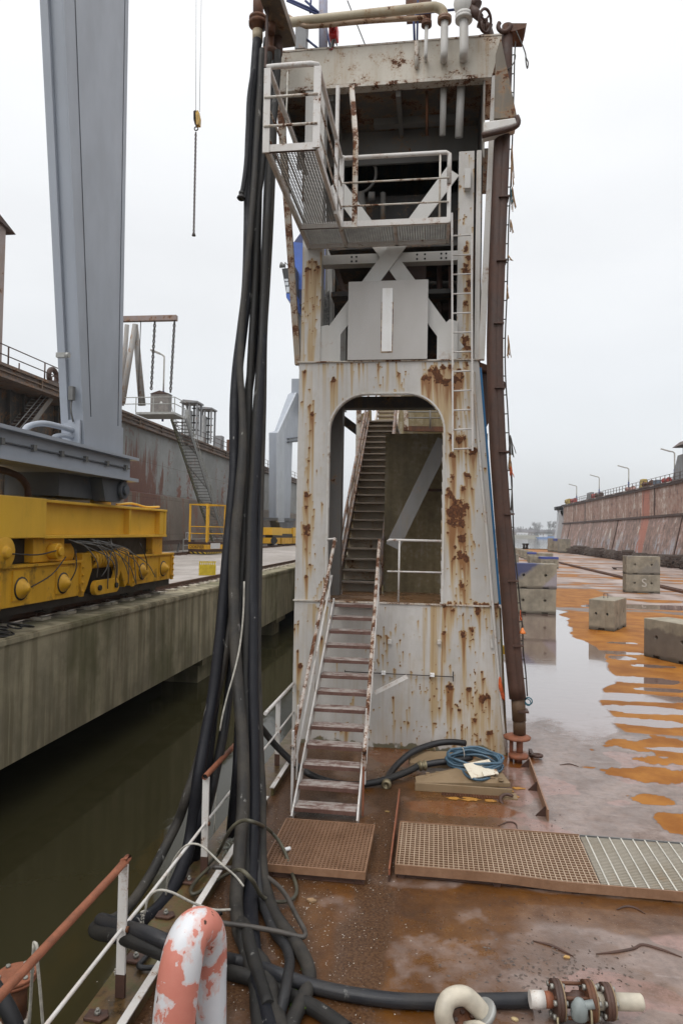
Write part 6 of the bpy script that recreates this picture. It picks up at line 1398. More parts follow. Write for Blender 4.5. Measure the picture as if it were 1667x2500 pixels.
# ---------------- inner stair
ins = thing('steel_stair', 'long dark steep stair with reddish stringers climbing inside the tower opening', 'stairs', (-1.4, 13, 2.35))
A0, A1 = Vector((-1.76,12.85,2.35)), Vector((-1.99,20.6,6.85)); B0, B1 = Vector((-1.02,13.05,2.35)), Vector((-1.22,20.6,6.85)); n = 22
tm = m_rust('dark_grey_brown_tread', [(.25,(.08,.06,.045)),(.5,(.20,.16,.125)),(.8,(.33,.28,.23))], 3, .6)
tb = m_rusty('dull_white_riser', (.37,.315,.25), .3, .5, .7)
mb = MB(); mr_ = MB()
for i in range(1, n+1):
    f_ = i/n; a = A0.lerp(A1, f_); b = B0.lerp(B1, f_); mb.box(a.x, b.x, a.y-.28, a.y+.02, a.z-.03, a.z); mr_.box(a.x, b.x, a.y+.0, a.y+.012, a.z-.21, a.z-.03)
mb.each('tread', tm, ins); mr_.each('riser', tb, ins)
sm_ = m_rusty('reddish_stringer', (.16,.12,.11), .7, .5, .5, sc=4)
for P0, P1, s_ in ((A0, A1, -1), (B0, B1, 1)):
    MB().bar(P0+Vector((s_*.02,-.2,.0)), P1+Vector((s_*.02,0,0)), .04, .26).build('stringer', sm_, ins)
    MB().tube([P0+Vector((s_*.04,-.15,.55)), P0+Vector((s_*.04,.1,.9)), P1+Vector((s_*.04,0,.9))], .03, 8).tube([P0+Vector((s_*.04,.1,.48)), P1+Vector((s_*.04,0,.48))], .022, 8).each('handrail', sm_, ins)
    for k in range(6): p = P0.lerp(P1, .03+k/5.2); MB().bar(p+Vector((s_*.04,0,0)), p+Vector((s_*.04,0,.9)), .035).build('baluster', sm_, ins)
in2 = thing('steel_stair', 'distant upper stair flight visible at the top of the tower opening', 'stairs', (-1.9, 25, 7))
mb = MB()
for i in range(14): z = 7.1+i*.21; mb.box(-2.2, -1.45, 24.5+i*.3, 24.82+i*.3, z-.05, z)
mb.each('tread', tb, in2); MB().box(-2.4, -1.2, 20.6, 24.5, 6.8, 6.9).build('landing', gi, in2)
for x in (-2.23, -1.42): MB().bar((x,24.4,7.0), (x,28.8,10.1), .05, .25).tube([(x,24.4,7.9),(x,28.8,11.0)], .03, 6).each('stringer', M['white_rusty'], in2)
# ---------------- outer stair
os_ = thing('steel_stair', 'worn white and pink-brown steel stair with handrails from the deck up to the tower opening', 'stairs', (-1.25, 8.3, 0))
m_tread = m_rust('worn_tread_paint', [(.25,(.10,.05,.042)),(.42,(.2,.12,.105)),(.54,(.29,.21,.19)),(.68,(.45,.40,.37)),(.9,(.50,.47,.44))], 2.4, .6)
def m_treadmat():
    t = NT('ribbed_worn_tread'); s = t.sep(); n = t.noise(7, 7, .68); w = t.noise(1, 5, .6, t.map((2.5, 26, 8)))
    f = t.math('ADD', t.math('MULTIPLY', n, .55), t.math('MULTIPLY', w, .45))
    c = t.ramp(f, [(.32,(.075,.035,.027)),(.43,(.18,.105,.085)),(.49,(.29,.225,.20)),(.55,(.41,.365,.335)),(.85,(.50,.47,.44))]); t.bump(w, .4, .01); return t.out(c, .6)
m_tread = m_treadmat(); M['nosing_shade'] = m_rust('brown_nosing_shade', [(.25,(.05,.022,.015)),(.5,(.13,.065,.05)),(.75,(.22,.14,.12)),(.9,(.38,.33,.3))], 4, .7)  # brown tread fronts, darkened to paint in the shade under each edge
L0, L1 = Vector((-1.655,8.28,.14)), Vector((-1.60,11.02,2.33)); Q0, Q1 = Vector((-.865,8.28,.14)), Vector((-.915,11.02,2.33)); n = 13
for i in range(n):
    f_ = i/(n-1); a = L0.lerp(L1, f_); b = Q0.lerp(Q1, f_); mb = MB()
    for k in range(5): yk_ = a.y-.02+k*.046; mb.box(a.x+.02, b.x-.02, yk_, yk_+.036, a.z-.012, a.z)
    mb.box(a.x+.02, b.x-.02, a.y-.028, a.y-.022, a.z-.045, a.z-.002); mb.box(a.x+.02, b.x-.02, a.y+.0, a.y+.2, a.z-.03, a.z-.0125)
    mb.build('tread', m_tread, os_); MB().box(a.x+.02, b.x-.02, a.y-.034, a.y-.0285, a.z-.05, a.z-.004).build('tread_nosing_shade', M['nosing_shade'], os_)
for P0, P1, s_ in ((L0, L1, -1), (Q0, Q1, 1)):
    d = (P1-P0); e0 = P0-d.normalized()*.12; 
    MB().bar(e0+Vector((s_*.0,.05,-.07)), P1+Vector((0,.05,.02)), .02, .17).build('stringer', M['rail_white'], os_)
    r0 = P0+Vector((s_*.05,.35,.86)); r1 = P1+Vector((s_*.03,-.02,.86))
    mb = MB(); mb.tube([P0+Vector((s_*.05,.20,.42)), P0+Vector((s_*.05,.17,.55)), P0+Vector((s_*.05,.2,.70)), r0, r1, r1+Vector((0,.10,.09)), r1+Vector((0,.16,.05))], [.027]*7, 10, sub=4); mb.build('handrail', m_rusty('rail_brown_worn', (.50,.46,.43), .95, .5, .5, sc=5, stain=(.2,.09,.06)), os_)
    MB().tube([P0+Vector((s_*.05,.35,.45)), P1+Vector((s_*.04,-.02,.45))], .018, 8).build('mid_rail', M['rail_white'], os_)
    for f_ in (.12, .52, .93): p = P0.lerp(P1, f_); MB().box(p.x+s_*.05-.006, p.x+s_*.05+.006, p.y+.04, p.y+.10, p.z-.08, p.z+.86).build('baluster', M['rail_white'], os_)
MB().box(-1.722, -1.70, 8.42, 8.49, 0, 1.0).build('foot_post', M['rail_white'], os_); MB().box(-.83, -.81, 8.42, 8.48, 0.02, .62).build('foot_post', M['rust_orange'], os_)
MB().bar(onY(915,1692,10.0), onY(994,1652,10.1), .06, .012, up=(0,1,0)).build('bent_strip', M['rail_white'], os_)
# low guard rail in the tower opening
gr = thing('guard_rail', 'white guard rail across the right half of the tower opening', 'railing', (-.4, YT, 2.35))
MB().tube([onY(945,1322,YT-.02), onY(951,1318,YT-.02), onY(1077,1321,YT-.02)], .02, 8).build('top_rail', M['rail_white'], gr)
MB().tube([onY(945,1395,YT-.02), onY(1077,1398,YT-.02)], .014, 8).build('mid_rail', M['rail_white'], gr)
MB().tube([onY(975,1320,YT-.02), onY(972,1470,YT-.02)], .016, 8).build('post', M['rail_white'], gr)
gr = thing('guard_rail', 'short white handrail stub at the left side of the tower opening', 'railing', (-1.75, YT, 3.2))
MB().tube([onY(800,1317,YT-.02), onY(818,1315,YT-.02), onY(821,1322,YT-.02)], .018, 8).build('top_rail', M['rail_white'], gr)
# ================================================================ DECK RAILING
XRL = -2.27
rl = thing('guard_rail', 'white and rust edge railing along the deck beside the dark water', 'railing', (XRL, 7, 0))
def rp(y, h=1.0, nm='post'):
    o = MB().box(XRL-.034, XRL+.034, y-.012, y+.012, .16, h).build(nm, M['rail_white'], rl); MB().box(XRL-.036, XRL+.036, y-.014, y+.014, 0, .17).build('rusty_foot', M['rust_dark'], o); return o
rp(4.93, .975); rp(6.8, .97); rp(10.05, .96); rp(2.9, .97)
ro = m_rusty('brown_rail_rust', (.25,.085,.045), .55, .4, .5, rough=.6, sc=6, stain=(.15,.06,.04))
MB().tube([(XRL,2.0,.98),(XRL,4.75,.98),(XRL,4.92,1.0),(XRL,4.96,.97)], .028, 12, sub=2).build('brown_top_rail', M['rust_orange'], rl)
h = MB(); h.tube([(XRL,6.75,.985),(XRL,7.9,.985)], .029, 14, caps=False); h.build('brown_top_rail', M['rust_orange'], rl); MB().cyl((XRL,6.78,.985), (XRL,6.80,.985), .024).build('rail_bore', M['black_paint'], rl)
MB().tube([(XRL,9.25,.975),(XRL,11.15,.975)], .026, 12).build('white_top_rail', M['rail_white'], rl)
MB().tube([(XRL,2.0,.50),(XRL,4.93,.50),(XRL,5.4,.49),(XRL,6.8,.50),(XRL,8.2,.50),(XRL,10.0,.49),(XRL,11.2,.50)], .0145, 8).build('lower_rail', M['rail_white'], rl)
mb = MB()
for y in (4.93, 6.8, 10.05): mb.cyl((XRL+.034,y,.5), (XRL+.05,y,.5), .022)
mb.each('rail_bolt', M['rust'], rl)
def shells(pts, name, label):
    mb = MB()
    for p, n, L in pts:
        for k in range(n): mb.sphere((p[0]+rng.uniform(-.012,.012), p[1]+rng.uniform(-.012,.012), p[2]-L*rng.random()), rng.uniform(.004,.009), 6)
    o = mb.build(name, M['rope_white']); tag(o, label, 'rope end'); return o
shells([(onY(348,2225,5.2), 36, .12)], 'frayed_rope', 'pale frayed rope end hanging from the lower rail just right of the near post')
shells([(onY(313,2285,4.94), 26, .09)], 'frayed_rope', 'pale crusted rope bits on the side of the near rail post below the black hoses')
shells([(onY(285,2363,4.94), 16, .06)], 'frayed_rope', 'small pale rope bits at the left side of the near rail post')
shells([(onY(563,1935,7.5), 18, .10)], 'frayed_rope', 'grey cloth tied on the lower rail right of the second post')

# ================================================================ HOSES
def Yh(py): return float(np.interp(py, [0, 60, 500, 1000, 1500, 1850, 2000, 2150, 2230], [10.7, 10.6, 9.75, 8.75, 7.75, 7.05, 6.75, 6.42, 6.22]))
def hose(name, label, pts, r, mat, dY=0.0, deck_from=9999, rz=None, sub=5, group='hoses hanging in the bundle beside the tower', parent=None, cat='hose'):
    P = []
    for i, p in enumerate(pts):
        if len(p) == 2:
            if p[1] > deck_from: q = onZ(p[0], p[1], (rz or r))
            else: q = onY(p[0], p[1], Yh(p[1])+dY)
        elif p[2] == 'z': q = onZ(p[0], p[1], p[3])
        else: q = onY(p[0], p[1], p[2])
        P.append(q)
    rr = r if not isinstance(r, (list, tuple)) else r
    mb = MB().tube(P, rr, 14, sub=sub)
    # fine reinforcement ribs are in the material; add a slight sag irregularity
    o = mb.build(name, mat); tag(o, label, cat, group); return o
def m_hose(nm, base, rough=.45, scuff=.5, dust=.4):
    t = NT(nm); n = t.noise(3, 6, .65); n2 = t.noise(30, 4, .6); w = t.noise(1, 4, .5, t.map((1, 1, 55))); sc_ = t.noise(1, 6, .7, t.map((9, 9, 2)))
    c = t.mix(t.rng(n, .35, .7, 0, dust), base, (.06,.052,.042)); c = t.mix(t.math('MULTIPLY', t.rng(sc_, .64, .67), scuff), c, (.34,.33,.31)); c = t.mix(t.rng(n2, .55, .7, 0, .35), c, tuple(b*.4 for b in base))
    t.bump(t.math('ADD', w, t.math('MULTIPLY', n2, .6)), .5, .006); return t.out(c, t.rng(n, .3, .7, rough-.08, rough+.15), spec=.28)
HB = m_hose('blue_black_hose', (.005,.0055,.009), .55, .5, .05); HG = m_hose('grey_black_hose', (.013,.0125,.012), .6, .3, .3); HD = m_hose('dusty_hose', (.021,.0195,.018), .6, .5, .8); HL = m_hose('smooth_grey_hose', (.018,.0185,.021), .48, .4, .3)
hA = hose('thick_hose','thickest blue-black hose, outermost on the left of the hanging bundle',[(628,98),(622,180),(612,300),(608,420),(607,560),(603,700),(592,800),(580,900),(574,1000),(572,1149),(565,1234),(558,1319),(545,1468),(537,1560),(520,1700),(500,1810),(484,1904),(468,2030,6.95),(450,2105,6.75),(420,2175,6.45),(385,2222,6.15),(340,2252,5.85),(300,2262,5.6)],[.076]*9+[.066]*14,HB,.05)
hose('thick_hose','thick dark hose behind the leftmost one at the top of the bundle',[(652,95),(646,180),(638,300),(633,400),(630,500),(627,640),(625,800),(606,960),(586,1080),(576,1200),(566,1330),(552,1480),(536,1620),(520,1740),(505,1870),(490,1990),(472,2110,7.1),(455,2210,7.2),(448,2330,7.3)],.06,HB,.22)
hC = hose('grey_hose','dusty grey hose in front of the bundle that curves right on the deck',[(640,120),(634,220),(626,340),(619,460),(610,580),(599,690),(591,780),(588,840),(586,904),(590,968),(593,1042),(592,1110),(584,1213),(574,1319),(571,1404),(572,1500),(576,1606),(584,1713),(593,1819),(594,1925),(592,1990),(583,2107),(577,2190),(579,2235,'z',.07),(587,2282,'z',.065),(612,2325,'z',.065),(640,2355,'z',.065),(660,2410,'z',.065),(670,2462,'z',.065),(690,2540,'z',.065)],[.045]*9+[.045,.05,.058]+[.064]*18,HD,-.10)
hose('ribbed_hose','ribbed grey hose down the middle of the hanging bundle',[(658,130),(650,250),(643,370),(636,440),(629,500),(622,700),(613,861),(607,1000),(605,1127),(600,1213),(596,1319),(590,1404),(585,1490),(582,1600),(588,1720),(597,1850),(600,1990),(590,2120),(583,2200),(586,2262,'z',.09),(600,2330,'z',.06),(622,2400,'z',.06),(628,2480,'z',.06),(640,2560,'z',.06)],.05,HG,.06)
hose('grey_hose','grey hose right of the ribbed one, hidden low behind the front hose',[(678,125),(671,230),(664,330),(658,420),(652,540),(644,713),(637,861),(626,1000),(620,1106),(617,1170),(611,1255),(609,1361),(605,1467),(602,1550),(598,1649),(600,1760),(604,1880),(606,2000),(600,2120),(598,2215),(606,2290,'z',.13),(630,2380,'z',.10),(655,2460,'z',.1)],.052,HG,.02)
hose('thick_hose','glossy blue-black hose on the right lower side of the bundle',[(641,820),(633,960),(625,1120),(616,1255),(616,1361),(616,1467),(618,1500),(617,1670),(619,1776),(619,1861),(620,1954),(618,2056),(613,2150),(612,2225,'z',.075),(616,2285,'z',.07),(620,2330,'z',.065),(630,2400,'z',.065),(650,2474,'z',.065),(668,2540,'z',.065)],.066,HB,.04)
hose('dark_hose','dark hose behind the glossy one that loops in an S on the deck',[(668,300),(664,420),(658,560),(650,700),(643,820),(640,1000),(634,1200),(629,1400),(626,1600),(630,1776),(633,1861),(637,1938),(637,2030),(640,2120),(652,2180,'z',.06),(668,2228,'z',.06),(692,2265,'z',.06),(719,2300,'z',.06),(744,2342,'z',.055),(755,2380,'z',.055),(749,2418,'z',.055),(731,2456,'z',.055),(712,2500,'z',.055),(700,2540,'z',.055)],.056,HD,.16)
hose('smooth_hose','smooth light-grey hose lying in a bend across the deck hoses',[(626,2060,6.75),(628,2130,6.55),(636,2193,'z',.05),(652,2237,'z',.05),(670,2277,'z',.05),(696,2310,'z',.06),(707,2345,'z',.07),(703,2380,'z',.15),(695,2428,'z',.15),(682,2485,'z',.06),(672,2530,'z',.05)],.041,HL)
hose('thin_hose','thin straight black hose hanging alone right of the bundle',[(660,480),(652,640),(645,800),(637,980),(634,1127),(632,1255),(629,1361),(627,1500),(622,1650),(617,1800)],.020,HB,.10)
hose('grey_hose','worn grey hose swinging out left over the water',[(578,1420),(568,1500),(556,1560),(547,1606),(530,1691),(513,1755),(495,1819),(477,1883),(455,1946),(437,2000,7.0),(408,2060,6.85),(377,2120,6.6),(347,2170,6.35),(316,2212,6.1),(291,2238,5.9),(268,2250,5.7)],.050,HD,.10)
hose('dark_hose','second dark hose swinging left behind the worn grey one',[(588,1430),(576,1540),(562,1649),(556,1713),(544,1798),(531,1861),(517,1930),(500,2000,7.3),(488,2080,7.3),(480,2170,7.4),(476,2260,7.5)],.052,HL,.30)
hose('dark_hose','short dark hose between second rail post and front hoses',[(586,1700),(582,1790),(578,1880),(570,1960,7.5),(562,2040,7.6)],.05,HB,.45)
# the free hose end with coupling high on the left
fe = thing('hose_end', 'black hose with a free dangling coupling high on the left of the bundle', 'hose', onY(590,480,9.7))
MB().tube([onY(618,170,10.2), onY(608,240,10.05), onY(605,330,9.9), onY(601,400,9.8), onY(594,455,9.72), onY(590,470,9.7)], .036, 12, sub=5).build('hose', HB, fe)
c = onY(590,468,9.7); d = (onY(588,490,9.68)-c).normalized(); MB().lathe(c, d, [(0,0),(.042,0),(.042,.03),(.034,.035),(.034,.06),(.055,.075),(.065,.1),(.05,.12),(.045,.11),(0,.11)], 16).build('coupling', M['black_grease_and_shade'], fe)
# end fittings at the top of the bundle
ef = thing('hose_fitting', 'rusty flange and clamp where the leftmost thick hose joins its pipe', 'fitting', onY(628,60,10.6), 'pipe fittings above the hoses')
mb = MB(); mb.tube([onY(631,-40,10.6), onY(630,60,10.6)], .085, 14); mb.lathe(onY(630,62,10.6), (0,0,1), [(0,-.12),(.075,-.12),(.085,-.02),(.15,0),(.155,.05),(.13,.08),(.15,.09),(.15,.13),(.08,.15),(0,.15)], 18); mb.build('pipe_end', M['rust'], ef)
MB().tube([onY(629,74,10.6), onY(629,100,10.6)], .085, 14).build('clamp', M['pipe_cream'], ef)
MB().bar(onY(655,-30,10.2), onY(648,165,10.2), .035, .05).build('strap', M['rust_dark'], ef)
ef = thing('hose_fitting', 'second rusty valve fitting between arm and hoses at the top', 'fitting', onY(665,80,10.7), 'pipe fittings above the hoses')
mb = MB(); mb.lathe(onY(659,125,10.6), (0,0,1), [(0,-.1),(.07,-.1),(.13,-.02),(.13,.02),(.06,.05),(.06,.35),(.1,.4),(.1,.5),(0,.5)], 16); mb.cyl(onY(672,55,10.5), onY(650,60,10.5), .04); mb.cyl(onY(664,50,10.5), onY(660,80,10.5), .07); mb.build('valve', M['rust'], ef)
MB().lathe(onY(676,112,10.8), (0,0,1), [(0,-.15),(.09,-.15),(.1,.0),(.09,.02),(.085,.25),(.05,.35),(0,.36)], 16).build('pipe_end', M['rust_dark'], ef)
hose('thick_hose','short black hose stub behind the brown arm at the roof corner',[(677,118,10.85),(674,180,10.85),(668,260,10.8),(661,340,10.7),(655,460,10.4),(650,600,10.1),(643,760,9.8)],.075,HB)

# hoses looped over the rail, running to the coupling on the right
G2 = 'hoses lying on the deck by the pink vent'
hose('thick_hose','upper of two black hoses turned back over the railing at the left',[(300,2262,5.6),(262,2250,5.45),(246,2247,5.35),(256,2254,5.22),(300,2264,5.05),(352,2278,4.92),(400,2298,4.85),(450,2322,4.85),(500,2332,4.9),(560,2345,'z',.06),(620,2358,'z',.055),(690,2385,'z',.12),(760,2408,'z',.06),(850,2428,'z',.055),(960,2443,'z',.055),(1060,2447,'z',.055),(1180,2445,'z',.055),(1300,2443,'z',.06)],.052,m_hose('smooth_black_hose', (.02,.021,.025), .36, .25, .35),group=G2)
hose('thick_hose','lower black hose end bulging over the railing, passing under the others',[(268,2252,5.7),(240,2262,5.45),(232,2270,5.3),(242,2278,5.18),(290,2287,5.0),(345,2305,4.9),(400,2328,4.85),(460,2350,4.9),(530,2368,'z',.06),(600,2385,'z',.055),(660,2408,'z',.05),(720,2440,'z',.05),(780,2470,'z',.055),(850,2520,'z',.055)],.055,HG,group=G2)
hose('cable','brown stiff cable bent sharply at the right, crossing the deck hoses',[(520,2252,'z',.20),(600,2262,'z',.16),(680,2276,'z',.13),(730,2288,'z',.1),(744,2286,'z',.1),(742,2270,'z',.1),(720,2230,'z',.12),(700,2190,'z',.12),(675,2160,'z',.12),(640,2135,'z',.15),(600,2120,'z',.22),(560,2120,'z',.25),(520,2118,'z',.25)],.021,M['cable'],group='loose cables on the deck',cat='cable')
hose('cable','loose brown cable in a wide loop over the hoses and left grating',[(510,2120,'z',.06),(480,2150,'z',.05),(466,2175,'z',.05),(475,2184,'z',.05),(510,2165,'z',.06),(545,2140,'z',.15),(585,2125,6.05),(615,2150,6.0),(640,2190,'z',.12),(680,2203,'z',.05),(715,2195,'z',.04),(724,2170,'z',.04),(712,2130,'z',.06),(690,2070,'z',.18),(660,2030,'z',.25),(625,2010,6.4),(590,2005,6.4),(560,2030,6.5),(535,2080,'z',.1),(505,2115,'z',.05)],.018,m_plain('olive_cable', (.075,.068,.045), .5, .5, 4),group='loose cables on the deck',cat='cable')
hose('cable','dark cable end lying left of the hoses by the pink vent',[(540,2230,'z',.05),(480,2260,'z',.04),(430,2275,'z',.03),(390,2300,'z',.03),(355,2340,'z',.03),(340,2362,'z',.03),(400,2362,'z',.03),(480,2352,'z',.03)],.02,M['rubber'],group='loose cables on the deck',cat='cable')
# black hose under the stair to hatch with coupling
hose('thick_hose','black hose coming over the railing, under the stair and up to the hatch',[(610,1745,9.3),(640,1780,9.6),(668,1815,9.8),(700,1848,9.85),(715,1862,9.8),(745,1885,'z',.14),(790,1905,'z',.06),(850,1917,'z',.05),(910,1912,'z',.06),(960,1898,'z',.10),(1000,1882,'z',.14),(1022,1870,'z',.16)],.047,m_hose('matt_black_hose', (.016,.016,.017), .42, .2, .3),group='hoses lying on the deck by the hatch')
cp = thing('hose_end', 'black hose arching over from the hatch to a free brass ring coupling on the deck', 'hose', onZ(942,1925,.05))
MB().tube([onZ(1135,1815,.28),onZ(1100,1812,.32),onZ(1060,1817,.30),onZ(1010,1835,.25),onZ(975,1862,.15),onZ(952,1890,.08),onZ(945,1910,.06)], .047, 14, sub=5).build('hose', M['rubber'], cp)
c = onZ(945,1908,.065); d = Vector((-.05,-1,-.12)).normalized(); MB().lathe(c, d, [(0,0),(.05,0),(.05,.06),(.068,.065),(.068,.12),(.05,.13),(.042,.13),(.034,.10),(0,.08)], 18).build('coupling', M['brass'], cp)
cr2 = MB().lathe(onZ(1018,1871,.16), Vector((.95,.25,.05)), [(0,0),(.052,0),(.052,.03),(.07,.035),(.07,.065),(.055,.07),(.055,.1),(.07,.105),(.07,.13),(.05,.14),(0,.14)], 18); tag(cr2.build('ring_coupling', M['brass']), 'weathered ring coupling joining the black hoses at the left hatch edge', 'coupling')
hose('short_hose','short black hose continuing right from the ring coupling onto the hatch',[(1036,1868,'z',.17),(1070,1862,'z',.2),(1110,1858,'z',.22),(1150,1850,'z',.22)],.046,M['rubber'],group='hoses lying on the deck by the hatch')

# ================================================================ HATCH, COIL, PLATE
ht = thing('hatch_cover', 'olive-beige sloping hatch cover lying open by the tower foot', 'hatch', (.35, 10.1, 0))
h1 = [onZ(1008,1896,.10), onZ(1018,1922,.06), onZ(1248,1922,.06), onZ(1200,1848,.16), onZ(1012,1842,.16)]
def slabq(mb, pts, th): mb.prism(pts, (0,0,-th))
mb = MB(); slabq(mb, [onZ(1013,1896,.13), onZ(1015,1910,.12), onZ(1246,1912,.12), onZ(1185,1832,.20), onZ(1130,1872,.22)], .06); mb.build('lower_lid', M['hatch'], ht, bevel=.008)
mb = MB(); slabq(mb, [onZ(997,1848,.16), onZ(1000,1862,.13), onZ(1100,1866,.16), onZ(1120,1834,.24), onZ(1030,1834,.22)], .07); mb.build('upper_lid', M['hatch'], ht, bevel=.008)
mb = MB(); p0 = onZ(1013,1908,.12); p1 = onZ(1247,1914,.12); mb.box(p0.x, p1.x, p0.y-.03, p0.y+.0, .0, .11); mb.build('front_edge', M['hatch'], ht, bevel=.006)
mb = MB()
for px, py in ((1045,1895),(1068,1893),(1200,1902),(1222,1908),(1002,1856)): p = onZ(px, py, .13); mb.box(p.x-.03, p.x+.02, p.y-.02, p.y+.02, .11, .175); mb.cyl((p.x-.03,p.y-.03,.15), (p.x+.04,p.y-.03,.15), .013, n=8)
mb.each('dog_clamp', M['hatch'], ht)
mb = MB(); p = onZ(1052,1832,.24); mb.torus(p, (0,1,.2), .06, .01, 12, 6, 0, PI); mb.build('handle', M['hatch'], ht)
cx = onZ(1158,1858,.26); tl = MB(); r_ = random.Random(5)
co = thing('hose_coil', 'coil of blue water hose tied on the hatch cover', 'hose', (cx.x, cx.y, .2))
pts = []
for k in range(8*26):
    a = 2*PI*k/26; lay = k//26; R_c = .37+.02*math.sin(lay*2.1)+.012*math.sin(3*a+lay); pts.append(Vector((cx.x+R_c*math.cos(a)*1.0+.012*math.sin(lay*3), cx.y+R_c*math.sin(a)*.62+.02*math.cos(lay*2), .215+.018*lay+.07*math.sin(a+.4)*.6+.012*math.sin(5*a+lay)-.05*max(0, math.cos(a)))))
tl.tube(pts, .0185, 9); tl.build('coil', M['blue_hose'], co)
MB().tube([onZ(1120,1870,.2), onZ(1140,1895,.17), onZ(1168,1905,.16), onZ(1195,1900,.15)], .0185, 9, sub=4).build('tail', M['blue_hose'], co)
MB().torus((cx.x-.16, cx.y+.18, .30), (1,.3,0), .075, .006, 14, 6).build('tie', M['rope_white'], co)
cpn = thing('steel_plate', 'cream rusty square plate leaning on the blue hose coil', 'plate', onZ(1170,1885,.25))
mb = MB(); mb.prism([onZ(1131,1868,.30), onZ(1151,1902,.17), onZ(1217,1892,.17), onZ(1193,1856,.31)], (0,.0,.012)); mb.build('plate', M['cream_plate'], cpn)
mb = MB(); mb.prism([onZ(1176,1885,.225), onZ(1181,1897,.185), onZ(1217,1891,.185), onZ(1211,1879,.225)], (0,-.008,.01)); mb.build('patch', m_rusty('cream_patch', (.66,.61,.5), .6, .5, .2, sc=8), cpn)
# deck drain grate in yellow flaking paint
dg = thing('deck_grate', 'small rusty deck grating with flaked yellow paint in front of the hatch', 'grating', (.55, 9.55, 0))
a = onZ(1078,1944,0); b = onZ(1218,1920,0); lattice(a.x, b.x, a.y, b.y, .012, .035, .012, .009).build('bars', M['rust'], dg)
def flakes(pts, mat, name, label, seed):
    r_ = random.Random(seed); mb = MB()
    for px, py, R in pts:
        c = onZ(px, py, .006); n = 16; poly = [Vector((c.x+R*math.cos(2*PI*k/n)*r_.uniform(.45,1.15), c.y+R*.6*math.sin(2*PI*k/n)*r_.uniform(.45,1.15), .004)) for k in range(n)]
        mb.prism(poly, (0,0,.004))
    os__ = mb.each(name, mat)
    for i, o in enumerate(os__): tag(o, ['flaked yellow paint patch left of the small deck grating','flaked yellow paint patch below the left end of the small grating','longest flaked yellow patch along the front of the small grating','flaked yellow patch under the right end of the small grating','flaked yellow paint patch right of the half-round pad eye','small yellow flake right beside the pad eye','yellow flake just below the half-round pad eye'][i], 'paint flake', 'yellow paint flakes around the deck grating')
    return None
yp = flakes([(1065,1931,.10),(1105,1950,.10),(1150,1952,.13),(1195,1955,.10),(1240,1930,.12),(1265,1925,.09),(1255,1945,.08)], m_rusty('flaked_yellow', (.42,.2,.03), .45, .3, .6, sc=8), 'paint_flake', '', 4)
eye = thing('deck_eye', 'half-round rusty pad eye on the deck right of the small grating', 'pad eye', onZ(1240,1950,0))
MB().torus(onZ(1240,1955,.02), (0,-.5,1), .10, .022, 14, 8, 0, PI).build('ring', M['rust_dark'], eye); MB().box(onZ(1225,1950).x, onZ(1262,1950).x, onZ(1240,1952).y-.02, onZ(1240,1940).y, 0, .02).build('pad', M['hatch'], eye)
# ================================================================ GRATINGS
lg = thing('walkway_grating', 'square brown grating platform at the foot of the outer stair', 'grating', (-1.2, 7.5, 0))
GZ = .13; x0, x1, y0, y1 = onZ(690,2003,GZ).x, onZ(911,2016,GZ).x, onZ(765,2120,GZ).y, onZ(800,2008,GZ).y
c4 = [onZ(646,2112,GZ), onZ(888,2126,GZ), onZ(914,2015,GZ), onZ(698,2001,GZ)]
x0 = (c4[0].x+c4[3].x)/2; x1 = (c4[1].x+c4[2].x)/2; y0 = (c4[0].y+c4[1].y)/2; y1 = (c4[2].y+c4[3].y)/2
lattice(x0, x1, y0, y1, GZ-.004, .041, .03, .008).build('bars', M['rust_grate'], lg)
lattice(x0, x1, y0, y1, GZ+.001, .041, .004, .0065).build('worn_bar_tops', M['rust_grate'], lg)
mb = MB(); mb.box(x0-.012, x1+.012, y0-.02, y0, GZ-.07, GZ+.004); mb.box(x0-.012, x1+.012, y1, y1+.012, GZ-.07, GZ+.006); mb.box(x0-.012, x0, y0, y1, GZ-.07, GZ+.004); mb.box(x1, x1+.012, y0, y1, GZ-.07, GZ+.004); mb.build('frame', M['rust_grate'], lg)
for x, y in ((x0+.06,y0+.02),(x1-.06,y0+.02),(x0+.05,y1-.03),(x1-.05,y1-.03)): MB().box(x-.03, x+.03, y-.015, y+.015, 0, GZ-.03).build('leg', M['rust_dark'], lg)
MB().box(x0, x1, y0, y1, .004, .012).build('dirt_tray', M['rust_dark'], lg)
bt = MB().cyl(onZ(694,2076,GZ+.025), onZ(708,2072,GZ+.025), .02, n=10); tag(bt.build('plastic_cap', m_plain('white_plastic', (.72,.72,.72), .4, .1)), 'small white plastic cap lying on the left grating', 'cap')
rg = thing('walkway_grating', 'long brown grating walkway with a sagging front edge, left part', 'grating', (.6, 7.6, 0), )
GZ2 = .14; a = onZ(968,2112,GZ2); b = onZ(1450,2160,GZ2); c = onZ(1430,2040,GZ2); d = onZ(978,2008,GZ2)
x0, x1, y0, y1 = (a.x+d.x)/2, (b.x+c.x)/2, a.y, d.y
xs_ = x1
def sag(x): return -.045*math.exp(-((x-x0-1.35)/.5)**2)*0-.03*sstep(x0+.9, x0+1.7, np.array(x)).item()
def warped(mb):
    for v in mb.v: v.z += sag(v.x)*(1-(v.y-y0)/(y1-y0))*1.0
    return mb
def lattice_w(x0, x1, y0, y1, z, px_, py_, hb, tb):
    mb = MB(); x = x0+px_/2
    while x < x1: mb.box(x-tb/2, x+tb/2, y0, y1, z-hb, z); x += px_
    y = y0+py_/2; k = 24
    while y < y1:
        for i in range(k): xa = x0+(x1-x0)*i/k; xb_ = x0+(x1-x0)*(i+1)/k; mb.box(xa, xb_, y-tb/2, y+tb/2, z-hb*.8, z-.003)
        y += py_
    return warped(mb)
